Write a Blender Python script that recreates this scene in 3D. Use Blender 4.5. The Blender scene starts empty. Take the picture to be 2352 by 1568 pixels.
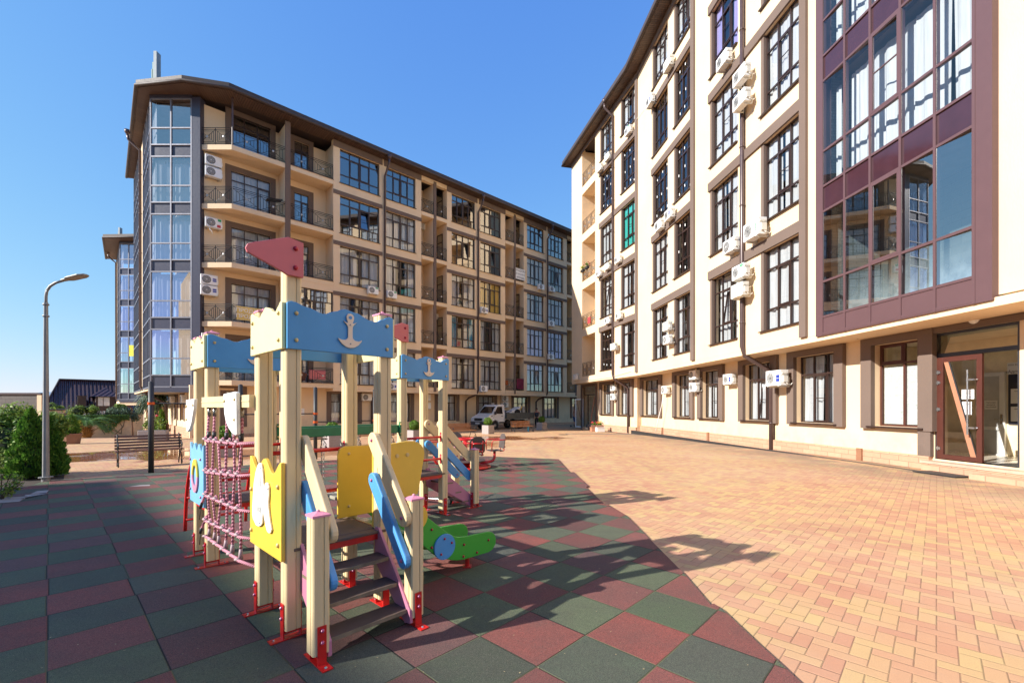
import bpy, bmesh, math, random
from mathutils import Vector, Matrix
R = math.radians
S = bpy.context.scene
C = S.collection
random.seed(7)
F, CX, HY, CH = 1027.0, 1176.0, 935.0, 1.55
V = Vector
I4 = Matrix.Identity(4)

def sm(a, b, x):
    t = min(1, max(0, (x - a) / (b - a))); return t * t * (3 - 2 * t)

def zg(X, Y):
    """height of the ground: level at the playground, falling gently away and into the back lane"""
    z = -0.25 * min(1, max(0, (Y - 14) / 18))
    z -= 0.058 * max(0, Y - 25) * sm(13.5, 18.5, -X) * (1 if Y < 60 else 1)
    return max(z, -3.2)

def G(x, y):
    """ground point that shows at picture point x, y (2352 wide)"""
    z = 0.0
    for _ in range(40):
        Y = (CH - z) * F / (y - HY); z = 0.5 * z + 0.5 * zg((x - CX) / F * Y, Y)
    Y = (CH - z) * F / (y - HY)
    return V(((x - CX) / F * Y, Y, z))

def P(x, y, Y):
    return V(((x - CX) / F * Y, Y, CH + (HY - y) / F * Y))

# ------------------------------------------------------------------ materials
MATS = {}
class NT:
    def __init__(s, m):
        s.t = m.node_tree; s.n = s.t.nodes; s.l = s.t.links
    def new(s, kind, **kw):
        n = s.n.new(kind)
        for k, v in kw.items(): setattr(n, k, v)
        return n
    def put(s, sock, v):
        if hasattr(v, 'is_linked') or isinstance(v, bpy.types.NodeSocket): s.l.new(v, sock)
        else: sock.default_value = v
    def m(s, op, a, b=None, c=None, clamp=False):
        n = s.new('ShaderNodeMath', operation=op); n.use_clamp = clamp
        s.put(n.inputs[0], a)
        if b is not None: s.put(n.inputs[1], b)
        if c is not None: s.put(n.inputs[2], c)
        return n.outputs[0]
    def mix(s, f, a, b, mode='MIX'):
        n = s.new('ShaderNodeMix', data_type='RGBA', blend_type=mode)
        s.put(n.inputs[0], f); s.put(n.inputs[6], a); s.put(n.inputs[7], b)
        return n.outputs[2]
    def coord(s, kind='Object'):
        return s.new('ShaderNodeTexCoord').outputs[kind]
    def pos(s):
        return s.new('ShaderNodeNewGeometry').outputs['Position']
    def map(s, vec, loc=(0, 0, 0), rot=(0, 0, 0), sc=(1, 1, 1)):
        n = s.new('ShaderNodeMapping'); s.l.new(vec, n.inputs[0])
        n.inputs[1].default_value = loc; n.inputs[2].default_value = rot; n.inputs[3].default_value = sc
        return n.outputs[0]
    def noise(s, vec, scale, detail=3, rough=.55, col=False):
        n = s.new('ShaderNodeTexNoise'); s.l.new(vec, n.inputs['Vector'])
        n.inputs['Scale'].default_value = scale; n.inputs['Detail'].default_value = detail; n.inputs['Roughness'].default_value = rough
        return n.outputs[1 if col else 0]
    def ramp(s, f, stops, interp='LINEAR'):
        n = s.new('ShaderNodeValToRGB'); s.put(n.inputs[0], f); e = n.color_ramp.elements
        n.color_ramp.interpolation = interp
        while len(e) < len(stops): e.new(.5)
        for k, (p, c) in enumerate(stops):
            e[k].position = p; e[k].color = c if len(c) == 4 else (*c, 1)
        return n.outputs[0]
    def rng(s, f, a, b, c, d):
        n = s.new('ShaderNodeMapRange'); s.put(n.inputs[0], f)
        for k, v in enumerate((a, b, c, d)): n.inputs[k + 1].default_value = v
        return n.outputs[0]
    def bump(s, h, strength, dist):
        n = s.new('ShaderNodeBump'); s.l.new(h, n.inputs['Height'])
        n.inputs['Strength'].default_value = strength; n.inputs['Distance'].default_value = dist
        return n.outputs[0]
    def sep(s, vec):
        n = s.new('ShaderNodeSeparateXYZ'); s.l.new(vec, n.inputs[0]); return n.outputs
    def comb(s, x, y, z=0.0):
        n = s.new('ShaderNodeCombineXYZ'); s.put(n.inputs[0], x); s.put(n.inputs[1], y); s.put(n.inputs[2], z); return n.outputs[0]
    def white(s, vec):
        n = s.new('ShaderNodeTexWhiteNoise', noise_dimensions='3D'); s.l.new(vec, n.inputs[0]); return n.outputs

def base(name):
    m = bpy.data.materials.new(name); m.use_nodes = True; MATS[name] = m
    t = NT(m); b = t.n['Principled BSDF']; return m, t, b

def mat(name, col, rough=.6, metal=0, var=.12, scale=3., bump=0., bscale=40., bdist=.004, dirt=0., dcol=(.08, .06, .05), grain=None, coat=0, spec=None):
    """painted / plain surface: tone drifts softly, a fine bump, optional grime of its own shape"""
    m, t, b = base(name); co = t.coord()
    if grain: co = t.map(co, sc=grain)
    c = (*col, 1)
    n1 = t.noise(co, scale, 4)
    lo = (*[max(0, x * (1 - var)) for x in col], 1); hi = (*[min(1, x * (1 + var)) for x in col], 1)
    cc = t.ramp(n1, [(.3, lo), (.7, hi)])
    if dirt:
        n2 = t.noise(co, scale * 2.7, 8, .7)
        cc = t.mix(t.rng(n2, .55, .8, 0, dirt), cc, (*dcol, 1))
    t.l.new(cc, b.inputs['Base Color'])
    b.inputs['Roughness'].default_value = rough; b.inputs['Metallic'].default_value = metal
    n3 = t.noise(co, scale * 4, 4)
    t.l.new(t.rng(n3, .3, .7, max(0, rough - .03), min(1, rough + .04)), b.inputs['Roughness'])
    if coat: b.inputs['Coat Weight'].default_value = coat
    if spec is not None: b.inputs['Specular IOR Level'].default_value = spec
    if bump:
        t.l.new(t.bump(t.noise(co, bscale, 3, .6), bump, bdist), b.inputs['Normal'])
    return m

def plaster(name, col, streak=.12):
    m, t, b = base(name); co = t.pos()
    n1 = t.noise(co, .5, 5, .6)
    c = t.ramp(n1, [(.3, [x * .93 for x in col]), (.7, [min(1, x * 1.05) for x in col])])
    st = t.noise(t.map(co, sc=(3.5, 3.5, .22)), 1.2, 5, .65)
    c = t.mix(t.rng(st, .56, .8, 0, streak), c, (*[x * .55 for x in col], 1))
    pt = t.noise(co, .16, 2, .4); c = t.mix(t.rng(pt, .5, .54, 0, .07), c, (*[x * .8 for x in col], 1))
    zz = t.sep(co)[2]; sp_ = t.m('MULTIPLY', t.rng(zz, .25, 1.1, 1, 0), t.rng(t.noise(co, 2.2, 5, .7), .4, .65, 0, .45)); c = t.mix(sp_, c, (*[x * .55 for x in col], 1))
    fine = t.noise(t.map(co, sc=(1, 1, .5)), 26, 4, .7)
    c = t.mix(t.rng(fine, .35, .7, .1, 0), c, (*[x * .6 for x in col], 1))
    t.l.new(c, b.inputs['Base Color']); b.inputs['Roughness'].default_value = .9
    b.inputs['Specular IOR Level'].default_value = .2
    t.l.new(t.bump(fine, .5, .012), b.inputs['Normal'])
    return m

def glass(name, tint=(.86, .9, .9), lo=.12, hi=1.0, rough=.0):
    m, t, b = base(name); t.n.remove(b)
    tr = t.new('ShaderNodeBsdfTransparent'); tr.inputs[0].default_value = (*tint, 1)
    gl = t.new('ShaderNodeBsdfGlossy'); gl.inputs['Roughness'].default_value = rough
    lw = t.new('ShaderNodeLayerWeight'); lw.inputs[0].default_value = .5
    f = t.m('POWER', lw.outputs['Facing'], 4.0)
    f = t.m('MULTIPLY_ADD', f, hi - lo, lo)
    mx = t.new('ShaderNodeMixShader'); t.l.new(f, mx.inputs[0]); t.l.new(tr.outputs[0], mx.inputs[1]); t.l.new(gl.outputs[0], mx.inputs[2])
    t.l.new(mx.outputs[0], t.n['Material Output'].inputs[0])
    return m

def brick_axes():
    return math.atan2(.688, .726)

def m_paving():
    m, t, b = base('paving_bricks'); p = t.pos()
    q = t.map(p, rot=(0, 0, -brick_axes() - R(3)))
    x, y, _ = t.sep(q)
    x = t.m('DIVIDE', x, .1); y = t.m('DIVIDE', y, .1)
    i = t.m('FLOOR', x); j = t.m('FLOOR', y); fx = t.m('SUBTRACT', x, i); fy = t.m('SUBTRACT', y, j)
    d = t.m('FLOORED_MODULO', t.m('SUBTRACT', i, j), 4.0)
    is_ = [t.m('COMPARE', d, float(k), .3) for k in range(4)]
    bi = t.m('SUBTRACT', i, is_[1]); bj = t.m('SUBTRACT', j, is_[2])
    e = t.m('MINIMUM', t.m('MINIMUM', t.m('ADD', fx, is_[1]), t.m('ADD', t.m('SUBTRACT', 1.0, fx), is_[0])),
            t.m('MINIMUM', t.m('ADD', fy, is_[2]), t.m('ADD', t.m('SUBTRACT', 1.0, fy), is_[3])))
    w = t.white(t.comb(bi, bj, t.m('ADD', is_[0], is_[1])))
    rnd = w[0]
    big = t.noise(p, .35, 3)
    sel = t.m('ADD', rnd, t.rng(big, .3, .7, -.18, .18))
    c = t.ramp(sel, [(.0, (.52, .245, .145)), (.25, (.56, .295, .165)), (.5, (.58, .33, .175)), (.75, (.59, .375, .175)), (1., (.60, .41, .175))])
    g = t.noise(p, 160, 2, .7)
    c = t.mix(t.rng(g, .35, .75, 0, .42), c, (.32, .20, .13, 1))
    # traffic grime and the damp margin by the drain
    dn = t.noise(p, .8, 6, .65)
    c = t.mix(t.rng(dn, .52, .8, 0, .3), c, (.24, .16, .11, 1))
    sand = t.noise(p, .22, 6, .7)
    c = t.mix(t.rng(sand, .45, .7, 0, .35), c, (.60, .47, .33, 1))
    tr_ = t.noise(t.map(p, rot=(0, 0, -1.1), sc=(.9, .07, 1)), 1.0, 4, .6)
    c = t.mix(t.rng(tr_, .58, .75, 0, .28), c, (.25, .17, .12, 1))
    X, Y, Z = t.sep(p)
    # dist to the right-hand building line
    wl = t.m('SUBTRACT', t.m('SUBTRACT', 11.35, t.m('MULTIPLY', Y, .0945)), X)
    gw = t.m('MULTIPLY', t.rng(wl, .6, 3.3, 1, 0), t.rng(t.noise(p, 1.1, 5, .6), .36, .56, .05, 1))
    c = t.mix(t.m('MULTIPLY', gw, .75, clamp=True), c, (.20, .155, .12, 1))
    # joints
    jm = t.rng(e, .012, .038, 1, 0)
    jd = t.rng(t.noise(p, 5, 4), .4, .6, .35, .85)
    jw = t.white(t.comb(bj, bi, 3.3))[0]
    c = t.mix(t.m('MULTIPLY', jm, t.m('MULTIPLY', jd, t.rng(jw, .3, .95, .25, 1.0)), clamp=True), c, (.13, .085, .055, 1))
    # wet patches (hosed paving): centre x, y, radii, strength
    wet = None
    for (wx, wy, rx, ry, s_) in WETS:
        dd = t.m('SQRT', t.m('ADD', t.m('POWER', t.m('DIVIDE', t.m('SUBTRACT', X, wx), rx), 2.0), t.m('POWER', t.m('DIVIDE', t.m('SUBTRACT', Y, wy), ry), 2.0)))
        dd = t.m('ADD', dd, t.rng(t.noise(p, .55, 5, .6), .3, .7, -.45, .45))
        k = t.rng(dd, .75, 1.0, s_, 0)
        wet = k if wet is None else t.m('MAXIMUM', wet, k)
    dark = t.mix(1.0, c, (.62, .42, .30, 1), 'MULTIPLY')
    c = t.mix(t.m('MINIMUM', wet, 1.0), c, dark)
    t.l.new(c, b.inputs['Base Color'])
    puddle = t.m('MULTIPLY', t.rng(wet, .7, 1.2, 0, 1), t.rng(t.noise(p, .9, 4, .6), .30, .46, 0, 1), clamp=True)
    t.l.new(t.m('SUBTRACT', t.rng(wet, 0, 1, .85, .30), t.m('MULTIPLY', puddle, .29), clamp=True), b.inputs['Roughness'])
    b.inputs['Specular IOR Level'].default_value = .35
    h = t.m('ADD', t.rng(e, .0, .07, 0, 1), t.m('MULTIPLY', g, .25))
    h = t.m('ADD', h, t.m('MULTIPLY', rnd, .3))
    bp = t.new('ShaderNodeBump'); t.l.new(h, bp.inputs['Height']); bp.inputs['Distance'].default_value = .006
    t.l.new(t.m('SUBTRACT', .8, t.m('MULTIPLY', puddle, .799)), bp.inputs['Strength'])
    t.l.new(bp.outputs[0], b.inputs['Normal'])
    return m

TILE0 = G(1345, 1468)
TANG = math.atan2(.7193, .6947)
def m_rubber():
    m, t, b = base('rubber_tiles'); p = t.pos()
    q = t.map(t.map(p, loc=(-TILE0.x, -TILE0.y, 0)), rot=(0, 0, -TANG))
    x, y, _ = t.sep(q)
    y = t.m('ADD', t.m('DIVIDE', y, .5), t.rng(t.noise(p, 1.3, 3), .3, .7, -.012, .012))
    j = t.m('FLOOR', y)
    x = t.m('ADD', t.m('DIVIDE', x, .5), t.m('MULTIPLY', t.m('SUBTRACT', t.white(t.comb(j, 2.0, 1.0))[0], .5), .05))
    i = t.m('FLOOR', x); fx = t.m('SUBTRACT', x, i); fy = t.m('SUBTRACT', y, j)
    ch = t.m('FLOORED_MODULO', t.m('ADD', t.m('ADD', i, j), 1.0), 2.0)
    e = t.m('MINIMUM', t.m('MINIMUM', fx, t.m('SUBTRACT', 1.0, fx)), t.m('MINIMUM', fy, t.m('SUBTRACT', 1.0, fy)))
    r = t.white(t.comb(i, j, .5))[0]
    red = t.mix(r, (.27, .068, .052, 1), (.35, .10, .08, 1)); grn = t.mix(r, (.092, .128, .066, 1), (.14, .175, .092, 1))
    c = t.mix(ch, red, grn)
    r2 = t.white(t.comb(j, i, 4.4))[0]
    c = t.mix(t.rng(r2, .25, 1, 0, .5), c, (.10, .10, .105, 1))
    c = t.mix(t.rng(t.white(t.comb(i, j, 9.1))[0], .72, 1, 0, .45), c, (.03, .03, .035, 1))
    bl = t.noise(t.map(p, sc=(1, 1.6, 1)), 1.5, 7, .7)
    c = t.mix(t.rng(bl, .36, .70, 0, .5), c, (.085, .075, .066, 1))
    g = t.noise(p, 230, 2, .8)
    c = t.mix(t.rng(g, .42, .60, 0, .7), c, (.022, .022, .022, 1))
    g2 = t.noise(p, 300, 1, .5)
    c = t.mix(t.rng(g2, .60, .70, 0, .3), c, (.34, .29, .23, 1))
    jn = t.rng(e, .004, .013, 1, 0)
    sel = t.white(t.comb(j, i, 7.0))[0]
    jc = t.mix(t.rng(sel, .4, .6, 0, 1), (.012, .012, .012, 1), (.11, .11, .055, 1))
    c = t.mix(jn, c, jc)
    t.l.new(c, b.inputs['Base Color']); b.inputs['Roughness'].default_value = .78
    b.inputs['Specular IOR Level'].default_value = .3
    h = t.m('ADD', t.m('MULTIPLY', t.rng(e, 0, .014, 0, 1), 1.6), t.m('MULTIPLY', g, .7))
    h = t.m('ADD', h, t.m('MULTIPLY', r, 1.2))
    t.l.new(t.bump(h, .7, .005), b.inputs['Normal'])
    return m

WETS = []
for (a, b_, rx, ry, s_) in [(1080, 1006, 5.2, 2.6, 1.0), (985, 1020, 3.5, 2.5, .9), (235, 1046, 2.4, 3.0, 1.6), (330, 1045, 2.2, 2.2, 1.4), (560, 1040, 5.0, 2.2, .8), (760, 1036, 4, 1.6, .7)]:
    g_ = G(a, b_); WETS.append((g_.x, g_.y, rx, ry, s_))

M = {}
M['cream'] = plaster('cream_plaster', (.78, .60, .40))
M['cream_lit'] = M['cream']
M['brown'] = plaster('brown_plaster_trim', (.175, .128, .105), .05)
M['bump_dk'] = mat('dark_metal_frame', (.035, .035, .042), .35)
M['frame'] = mat('dark_brown_frame', (.040, .022, .018), .35, var=.15)
M['frame_red'] = mat('red_brown_frame', (.085, .026, .018), .35, var=.12)
M['bayframe'] = mat('violet_brown_cladding', (.115, .062, .066), .42, var=.03, dirt=.04, dcol=(.2, .15, .14))
M['bayspan'] = mat('dark_violet_glass_panel', (.055, .022, .030), .08, var=.1, spec=.8)
M['steelblue'] = mat('slate_cladding_panel', (.045, .045, .070), .3, var=.03)
M['roofmetal'] = mat('dark_brown_roof_metal', (.055, .038, .034), .6, var=.1)
M['glass_tower'] = glass('tower_glass', (.90, .93, .97), .42)
M['mullion'] = mat('grey_aluminium_mullion', (.20, .20, .23), .4, .4, var=.1)
M['soffit'] = None
M['glass'] = glass('window_glass', (.93, .95, .95), .14)
M['glass_sky'] = glass('tinted_window_glass', (.42, .52, .58), .36)
M['glass_bay'] = glass('bay_window_glass', (.92, .96, .97), .12)
M['glass_low'] = glass('mirror_bay_glass', (.80, .89, .91), .42)
M['curtain'] = mat('white_curtain', (.52, .53, .55), .9, var=.10, grain=(6, 6, .4))
M['curtain2'] = mat('cream_curtain', (.66, .60, .50), .9, var=.08, grain=(6, 6, .4))
M['teal'] = mat('teal_curtain', (.03, .42, .36), .85, var=.1, grain=(6, 6, .4))
M['bluecurt'] = mat('blue_curtain', (.02, .25, .42), .85, var=.1, grain=(6, 6, .4))
M['lilac'] = mat('lilac_curtain', (.33, .28, .55), .85, var=.1, grain=(6, 6, .4))
M['yelcurt'] = mat('yellow_curtain', (.75, .50, .10), .85, var=.1, grain=(6, 6, .4))
M['room'] = mat('room_wall', (.30, .27, .23), .9)
M['white'] = mat('white_plastic', (.80, .80, .78), .4, var=.04, dirt=.1, dcol=(.5, .45, .38))
M['offwhite'] = mat('off_white_plastic', (.70, .68, .62), .45, var=.05, dirt=.15, dcol=(.4, .34, .26))
M['dark'] = mat('dark_plastic', (.03, .03, .032), .5)
M['grille'] = mat('grey_grille', (.13, .13, .13), .45)
M['lightgrille'] = mat('light_grille', (.55, .55, .54), .45)
M['iron'] = mat('black_wrought_iron', (.016, .015, .015), .45, .3, var=.2)
M['silver'] = mat('silver_rosette', (.45, .44, .42), .4, .6)
M['bronze'] = mat('bronze_railing', (.13, .085, .055), .5, .2)
M['pipe'] = mat('brown_metal_pipe', (.085, .055, .052), .32, .15, var=.12)
M['steel'] = mat('brushed_steel', (.55, .56, .57), .25, .9, var=.05)
M['galv'] = mat('galvanised_steel', (.27, .27, .27), .5, .45, var=.12, scale=6)
M['paving'] = m_paving()
M['rubber'] = m_rubber()
M['paper'] = mat('white_paper', (.82, .82, .80), .8, var=.03)
M['ink'] = mat('dark_ink', (.03, .03, .05), .7)
M['navy'] = mat('navy_ink', (.02, .05, .35), .6)
M['gterm'] = mat('green_print', (.02, .35, .12), .6)
M['redprint'] = mat('red_print', (.5, .05, .06), .6)

def m_soffit():
    m, t, b = base('brown_soffit_boards'); p = t.coord()
    x, y, z = t.sep(p)
    s = t.m('FRACT', t.m('MULTIPLY', x, 8.0))
    e = t.m('MINIMUM', s, t.m('SUBTRACT', 1.0, s))
    k = t.white(t.comb(t.m('FLOOR', t.m('MULTIPLY', x, 8.0)), 0.0))[0]
    c = t.mix(k, (.085, .048, .034, 1), (.125, .074, .052, 1))
    c = t.mix(t.rng(e, .04, .14, 1, 0), c, (.018, .010, .008, 1))
    t.l.new(c, b.inputs['Base Color']); b.inputs['Roughness'].default_value = .5
    t.l.new(t.bump(t.rng(e, 0, .15, 0, 1), .8, .02), b.inputs['Normal'])
    return m
M['soffit'] = m_soffit()

def m_stone(name, col, bw=.45, bh=.14, rot=0., dark=.55, ax=(.45, .9)):
    m, t, b = base(name); p = t.coord()
    x, y, z = t.sep(p)
    br = t.new('ShaderNodeTexBrick'); t.l.new(t.comb(t.m('ADD', t.m('MULTIPLY', x, ax[0]), t.m('MULTIPLY', y, ax[1])), z, 0.0), br.inputs['Vector'])
    br.inputs['Color1'].default_value = (*col, 1); br.inputs['Color2'].default_value = (*[c * .82 for c in col], 1)
    br.inputs['Mortar'].default_value = (*[c * dark for c in col], 1); br.inputs['Scale'].default_value = 1
    br.inputs['Brick Width'].default_value = bw; br.inputs['Row Height'].default_value = bh; br.inputs['Mortar Size'].default_value = .006
    n = t.noise(p, 9, 6, .7)
    c = t.mix(t.rng(n, .4, .75, 0, .35), br.outputs[0], (*[k * .6 for k in col], 1))
    t.l.new(c, b.inputs['Base Color']); b.inputs['Roughness'].default_value = .85
    h = t.m('SUBTRACT', t.m('MULTIPLY', n, .8), t.m('MULTIPLY', br.outputs['Fac'], 1.0))
    t.l.new(t.bump(h, .8, .012), b.inputs['Normal'])
    return m
M['plinth'] = m_stone('pink_stone_plinth', (.62, .36, .23))
M['block'] = m_stone('grey_concrete_blocks', (.15, .135, .12), .4, .2, dark=.6, ax=(1, 0))
M['whitebrick'] = m_stone('pale_brick_wall', (.55, .58, .58), .26, .085)
M['greyblock'] = m_stone('grey_block_wall', (.22, .22, .20), .4, .2)

# ------------------------------------------------------------------ mesh building
W = {}
class MB:
    def __init__(s, mx=None):
        s.v = []; s.f = []; s.i = []; s.M = mx.copy() if mx else I4.copy()
    def add(s, vs, fs, m=0):
        o = len(s.v); s.v += [s.M @ V(v) for v in vs]
        s.f += [tuple(o + k for k in f) for f in fs]; s.i += [m] * len(fs); return s
    def box(s, x0, y0, z0, x1, y1, z1, m=0):
        if x1 < x0: x0, x1 = x1, x0
        if y1 < y0: y0, y1 = y1, y0
        if z1 < z0: z0, z1 = z1, z0
        return s.add([(x0, y0, z0), (x1, y0, z0), (x1, y1, z0), (x0, y1, z0), (x0, y0, z1), (x1, y0, z1), (x1, y1, z1), (x0, y1, z1)],
                     [(0, 3, 2, 1), (4, 5, 6, 7), (0, 1, 5, 4), (1, 2, 6, 5), (2, 3, 7, 6), (3, 0, 4, 7)], m)
    def quad(s, a, b, c, d, m=0):
        return s.add([a, b, c, d], [(0, 1, 2, 3)], m)
    def prism(s, out, y0, y1, m=0, holes=None):
        """outline in x,z (counter-clockwise seen from -y) pushed from y0 to y1"""
        n = len(out)
        vs = [(x, y0, z) for x, z in out] + [(x, y1, z) for x, z in out]
        fs = [tuple(range(n)), tuple(range(2 * n - 1, n - 1, -1))] + [(k, n + k, n + (k + 1) % n, (k + 1) % n) for k in range(n)]
        return s.add(vs, fs, m)
    def slab(s, out, z0, z1, m=0):
        n = len(out)
        vs = [(x, y, z0) for x, y in out] + [(x, y, z1) for x, y in out]
        fs = [tuple(range(n - 1, -1, -1)), tuple(range(n, 2 * n))] + [(k, (k + 1) % n, n + (k + 1) % n, n + k) for k in range(n)]
        return s.add(vs, fs, m)
    def tube(s, pts, r, n=8, m=0, closed=False, r1=None):
        pts = [V(p) for p in pts]; N = len(pts); vs = []; up = None
        for k, p in enumerate(pts):
            a = pts[(k - 1) % N] if (k or closed) else p
            b = pts[(k + 1) % N] if (k < N - 1 or closed) else p
            d = (b - a).normalized()
            if up is None: up = d.orthogonal().normalized()
            up = (up - d * up.dot(d))
            up = up.normalized() if up.length > 1e-6 else d.orthogonal().normalized()
            sd = d.cross(up); rr = r if r1 is None else r + (r1 - r) * k / max(1, N - 1)
            if isinstance(r, (list, tuple)): rr = r[k]
            for q in range(n):
                an = 2 * math.pi * q / n; vs.append(p + (up * math.cos(an) + sd * math.sin(an)) * rr)
        fs = []
        for k in range(N if closed else N - 1):
            k2 = (k + 1) % N
            fs += [(k * n + q, k * n + (q + 1) % n, k2 * n + (q + 1) % n, k2 * n + q) for q in range(n)]
        if not closed: fs += [tuple(range(n - 1, -1, -1)), tuple(range((N - 1) * n, N * n))]
        return s.add(vs, fs, m)
    def ball(s, c, r, seg=10, rings=6, m=0, sc=(1, 1, 1)):
        vs = []; c = V(c)
        for k in range(rings + 1):
            th = math.pi * k / rings
            for q in range(seg):
                ph = 2 * math.pi * q / seg
                vs.append((c.x + r * sc[0] * math.sin(th) * math.cos(ph), c.y + r * sc[1] * math.sin(th) * math.sin(ph), c.z + r * sc[2] * math.cos(th)))
        fs = [(k * seg + q, (k + 1) * seg + q, (k + 1) * seg + (q + 1) % seg, k * seg + (q + 1) % seg) for k in range(rings) for q in range(seg)]
        return s.add(vs, fs, m)
    def lathe(s, prof, n=16, m=0, axis='z', at=(0, 0, 0)):
        vs = []; at = V(at)
        for r, h in prof:
            for q in range(n):
                an = 2 * math.pi * q / n
                p = (r * math.cos(an), r * math.sin(an), h) if axis == 'z' else ((r * math.cos(an), -h, r * math.sin(an)) if axis == 'y' else (h, r * math.cos(an), r * math.sin(an)))
                vs.append(at + V(p))
        fs = [(k * n + q, k * n + (q + 1) % n, (k + 1) * n + (q + 1) % n, (k + 1) * n + q) for k in range(len(prof) - 1) for q in range(n)]
        fs += [tuple(range(n - 1, -1, -1)), tuple(range((len(prof) - 1) * n, len(prof) * n))]
        return s.add(vs, fs, m)
    def mesh(s, name, mats, smooth=False):
        me = bpy.data.meshes.new(name); me.from_pydata([tuple(v) for v in s.v], [], s.f)
        for q in (mats if isinstance(mats, (list, tuple)) else [mats]): me.materials.append(q)
        me.polygons.foreach_set('material_index', s.i)
        if smooth: me.polygons.foreach_set('use_smooth', [True] * len(me.polygons))
        me.update(); return me
    def obj(s, name, mats, parent=None, smooth=False, bevel=0, seg=2, mx=None, fixn=False):
        me = s.mesh(name, mats, smooth)
        if fixn:
            bm = bmesh.new(); bm.from_mesh(me); bmesh.ops.recalc_face_normals(bm, faces=bm.faces); bm.to_mesh(me); bm.free()
        return place(name, me, parent, mx, bevel, seg)

def place(name, data, parent=None, mx=None, bevel=0, seg=2):
    o = bpy.data.objects.new(name, data); C.objects.link(o)
    w = mx.copy() if mx else I4.copy(); W[o.name] = w
    if parent is not None:
        o.parent = parent; o.matrix_local = W[parent.name].inverted() @ w
    else: o.matrix_local = w
    if bevel:
        b = o.modifiers.new('edge', 'BEVEL'); b.width = bevel; b.segments = seg; b.limit_method = 'ANGLE'; b.angle_limit = R(35)
        b.harden_normals = False
    return o

def tag(o, label=None, cat=None, group=None, kind=None):
    if label: o['label'] = label
    if cat: o['category'] = cat
    if group: o['group'] = group
    if kind: o['kind'] = kind
    return o

def thing(name, label, cat, loc=(0, 0, 0), group=None, mx=None):
    w = mx.copy() if mx else Matrix.Translation(V(loc))
    o = place(name, None, None, w); o.empty_display_size = .2
    return tag(o, label, cat, group)

def dup(root, mx, label=None, group=None):
    r = root.copy(); C.objects.link(r); r.matrix_local = mx; W[r.name] = mx.copy()
    if label: r['label'] = label
    if group: r['group'] = group
    def kids(src, dst):
        for ch in list(src.children):
            c = ch.copy(); C.objects.link(c); c.parent = dst; c.matrix_local = ch.matrix_local.copy(); kids(ch, c)
    kids(root, r)
    return r

def frame(o, d, z=0.0):
    """matrix with x along d (horizontal), y = left-hand normal of d, z up"""
    d = V((d[0], d[1], 0)).normalized()
    return Matrix(((d.x, -d.y, 0, o[0]), (d.y, d.x, 0, o[1]), (0, 0, 1, o[2] if len(o) > 2 else z), (0, 0, 0, 1)))
T = lambda x, y, z: Matrix.Translation((x, y, z))
RZ = lambda a: Matrix.Rotation(a, 4, 'Z')

class Pl:
    """vertical wall plane: x runs to the right for somebody facing it, y into the building"""
    def __init__(s, O, d):
        s.d = V((d[0], d[1])).normalized(); s.i = V((-s.d.y, s.d.x)); s.O = V(O); s.M = frame((O[0], O[1], 0), s.d)
    def t(s, x, off=0.):
        u = (x - CX) / F; o = s.O + s.i * off
        return (u * o.y - o.x) / (s.d.x - u * s.d.y)
    def Y(s, x, off=0.):
        return (s.O + s.i * off + s.d * s.t(x, off)).y
    def z(s, x, y, off=0.):
        return CH + (HY - y) / F * s.Y(x, off)
    def off(s, o):
        return Pl(s.O + s.i * o, s.d)

# ------------------------------------------------------------------ camera, world, sun
cam = bpy.data.cameras.new('camera'); co_ = bpy.data.objects.new('camera', cam); C.objects.link(co_)
co_.location = (0, 0, CH); co_.rotation_euler = (R(90), 0, 0)
cam.sensor_width = 36; cam.lens = 36 * F / 2352; cam.shift_y = (HY - 784) / 2352; cam.clip_end = 3000; cam.clip_start = .05
S.camera = co_
SUN = V((-1.608, -.693, 1.0)).normalized()
sd = bpy.data.lights.new('sun', 'SUN'); so = bpy.data.objects.new('sun', sd); C.objects.link(so)
sd.energy = 3.1; sd.angle = R(.55); sd.color = (1, .945, .86)
so.rotation_euler = SUN.to_track_quat('Z', 'Y').to_euler(); so.location = (-20, -10, 40)
wd = bpy.data.worlds.new('World'); S.world = wd; wd.use_nodes = True
wt = wd.node_tree; bg = wt.nodes['Background']
sky = wt.nodes.new('ShaderNodeTexSky'); sky.sky_type = 'NISHITA'; sky.sun_disc = False
sky.sun_elevation = math.asin(SUN.z); sky.sun_rotation = math.atan2(SUN.x, SUN.y)
sky.altitude = 0; sky.air_density = 1.0; sky.dust_density = 0.0; sky.ozone_density = 5.0
sx_ = wt.nodes.new('ShaderNodeSeparateColor'); cb_ = wt.nodes.new('ShaderNodeCombineColor'); wt.links.new(sky.outputs[0], sx_.inputs[0])
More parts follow.
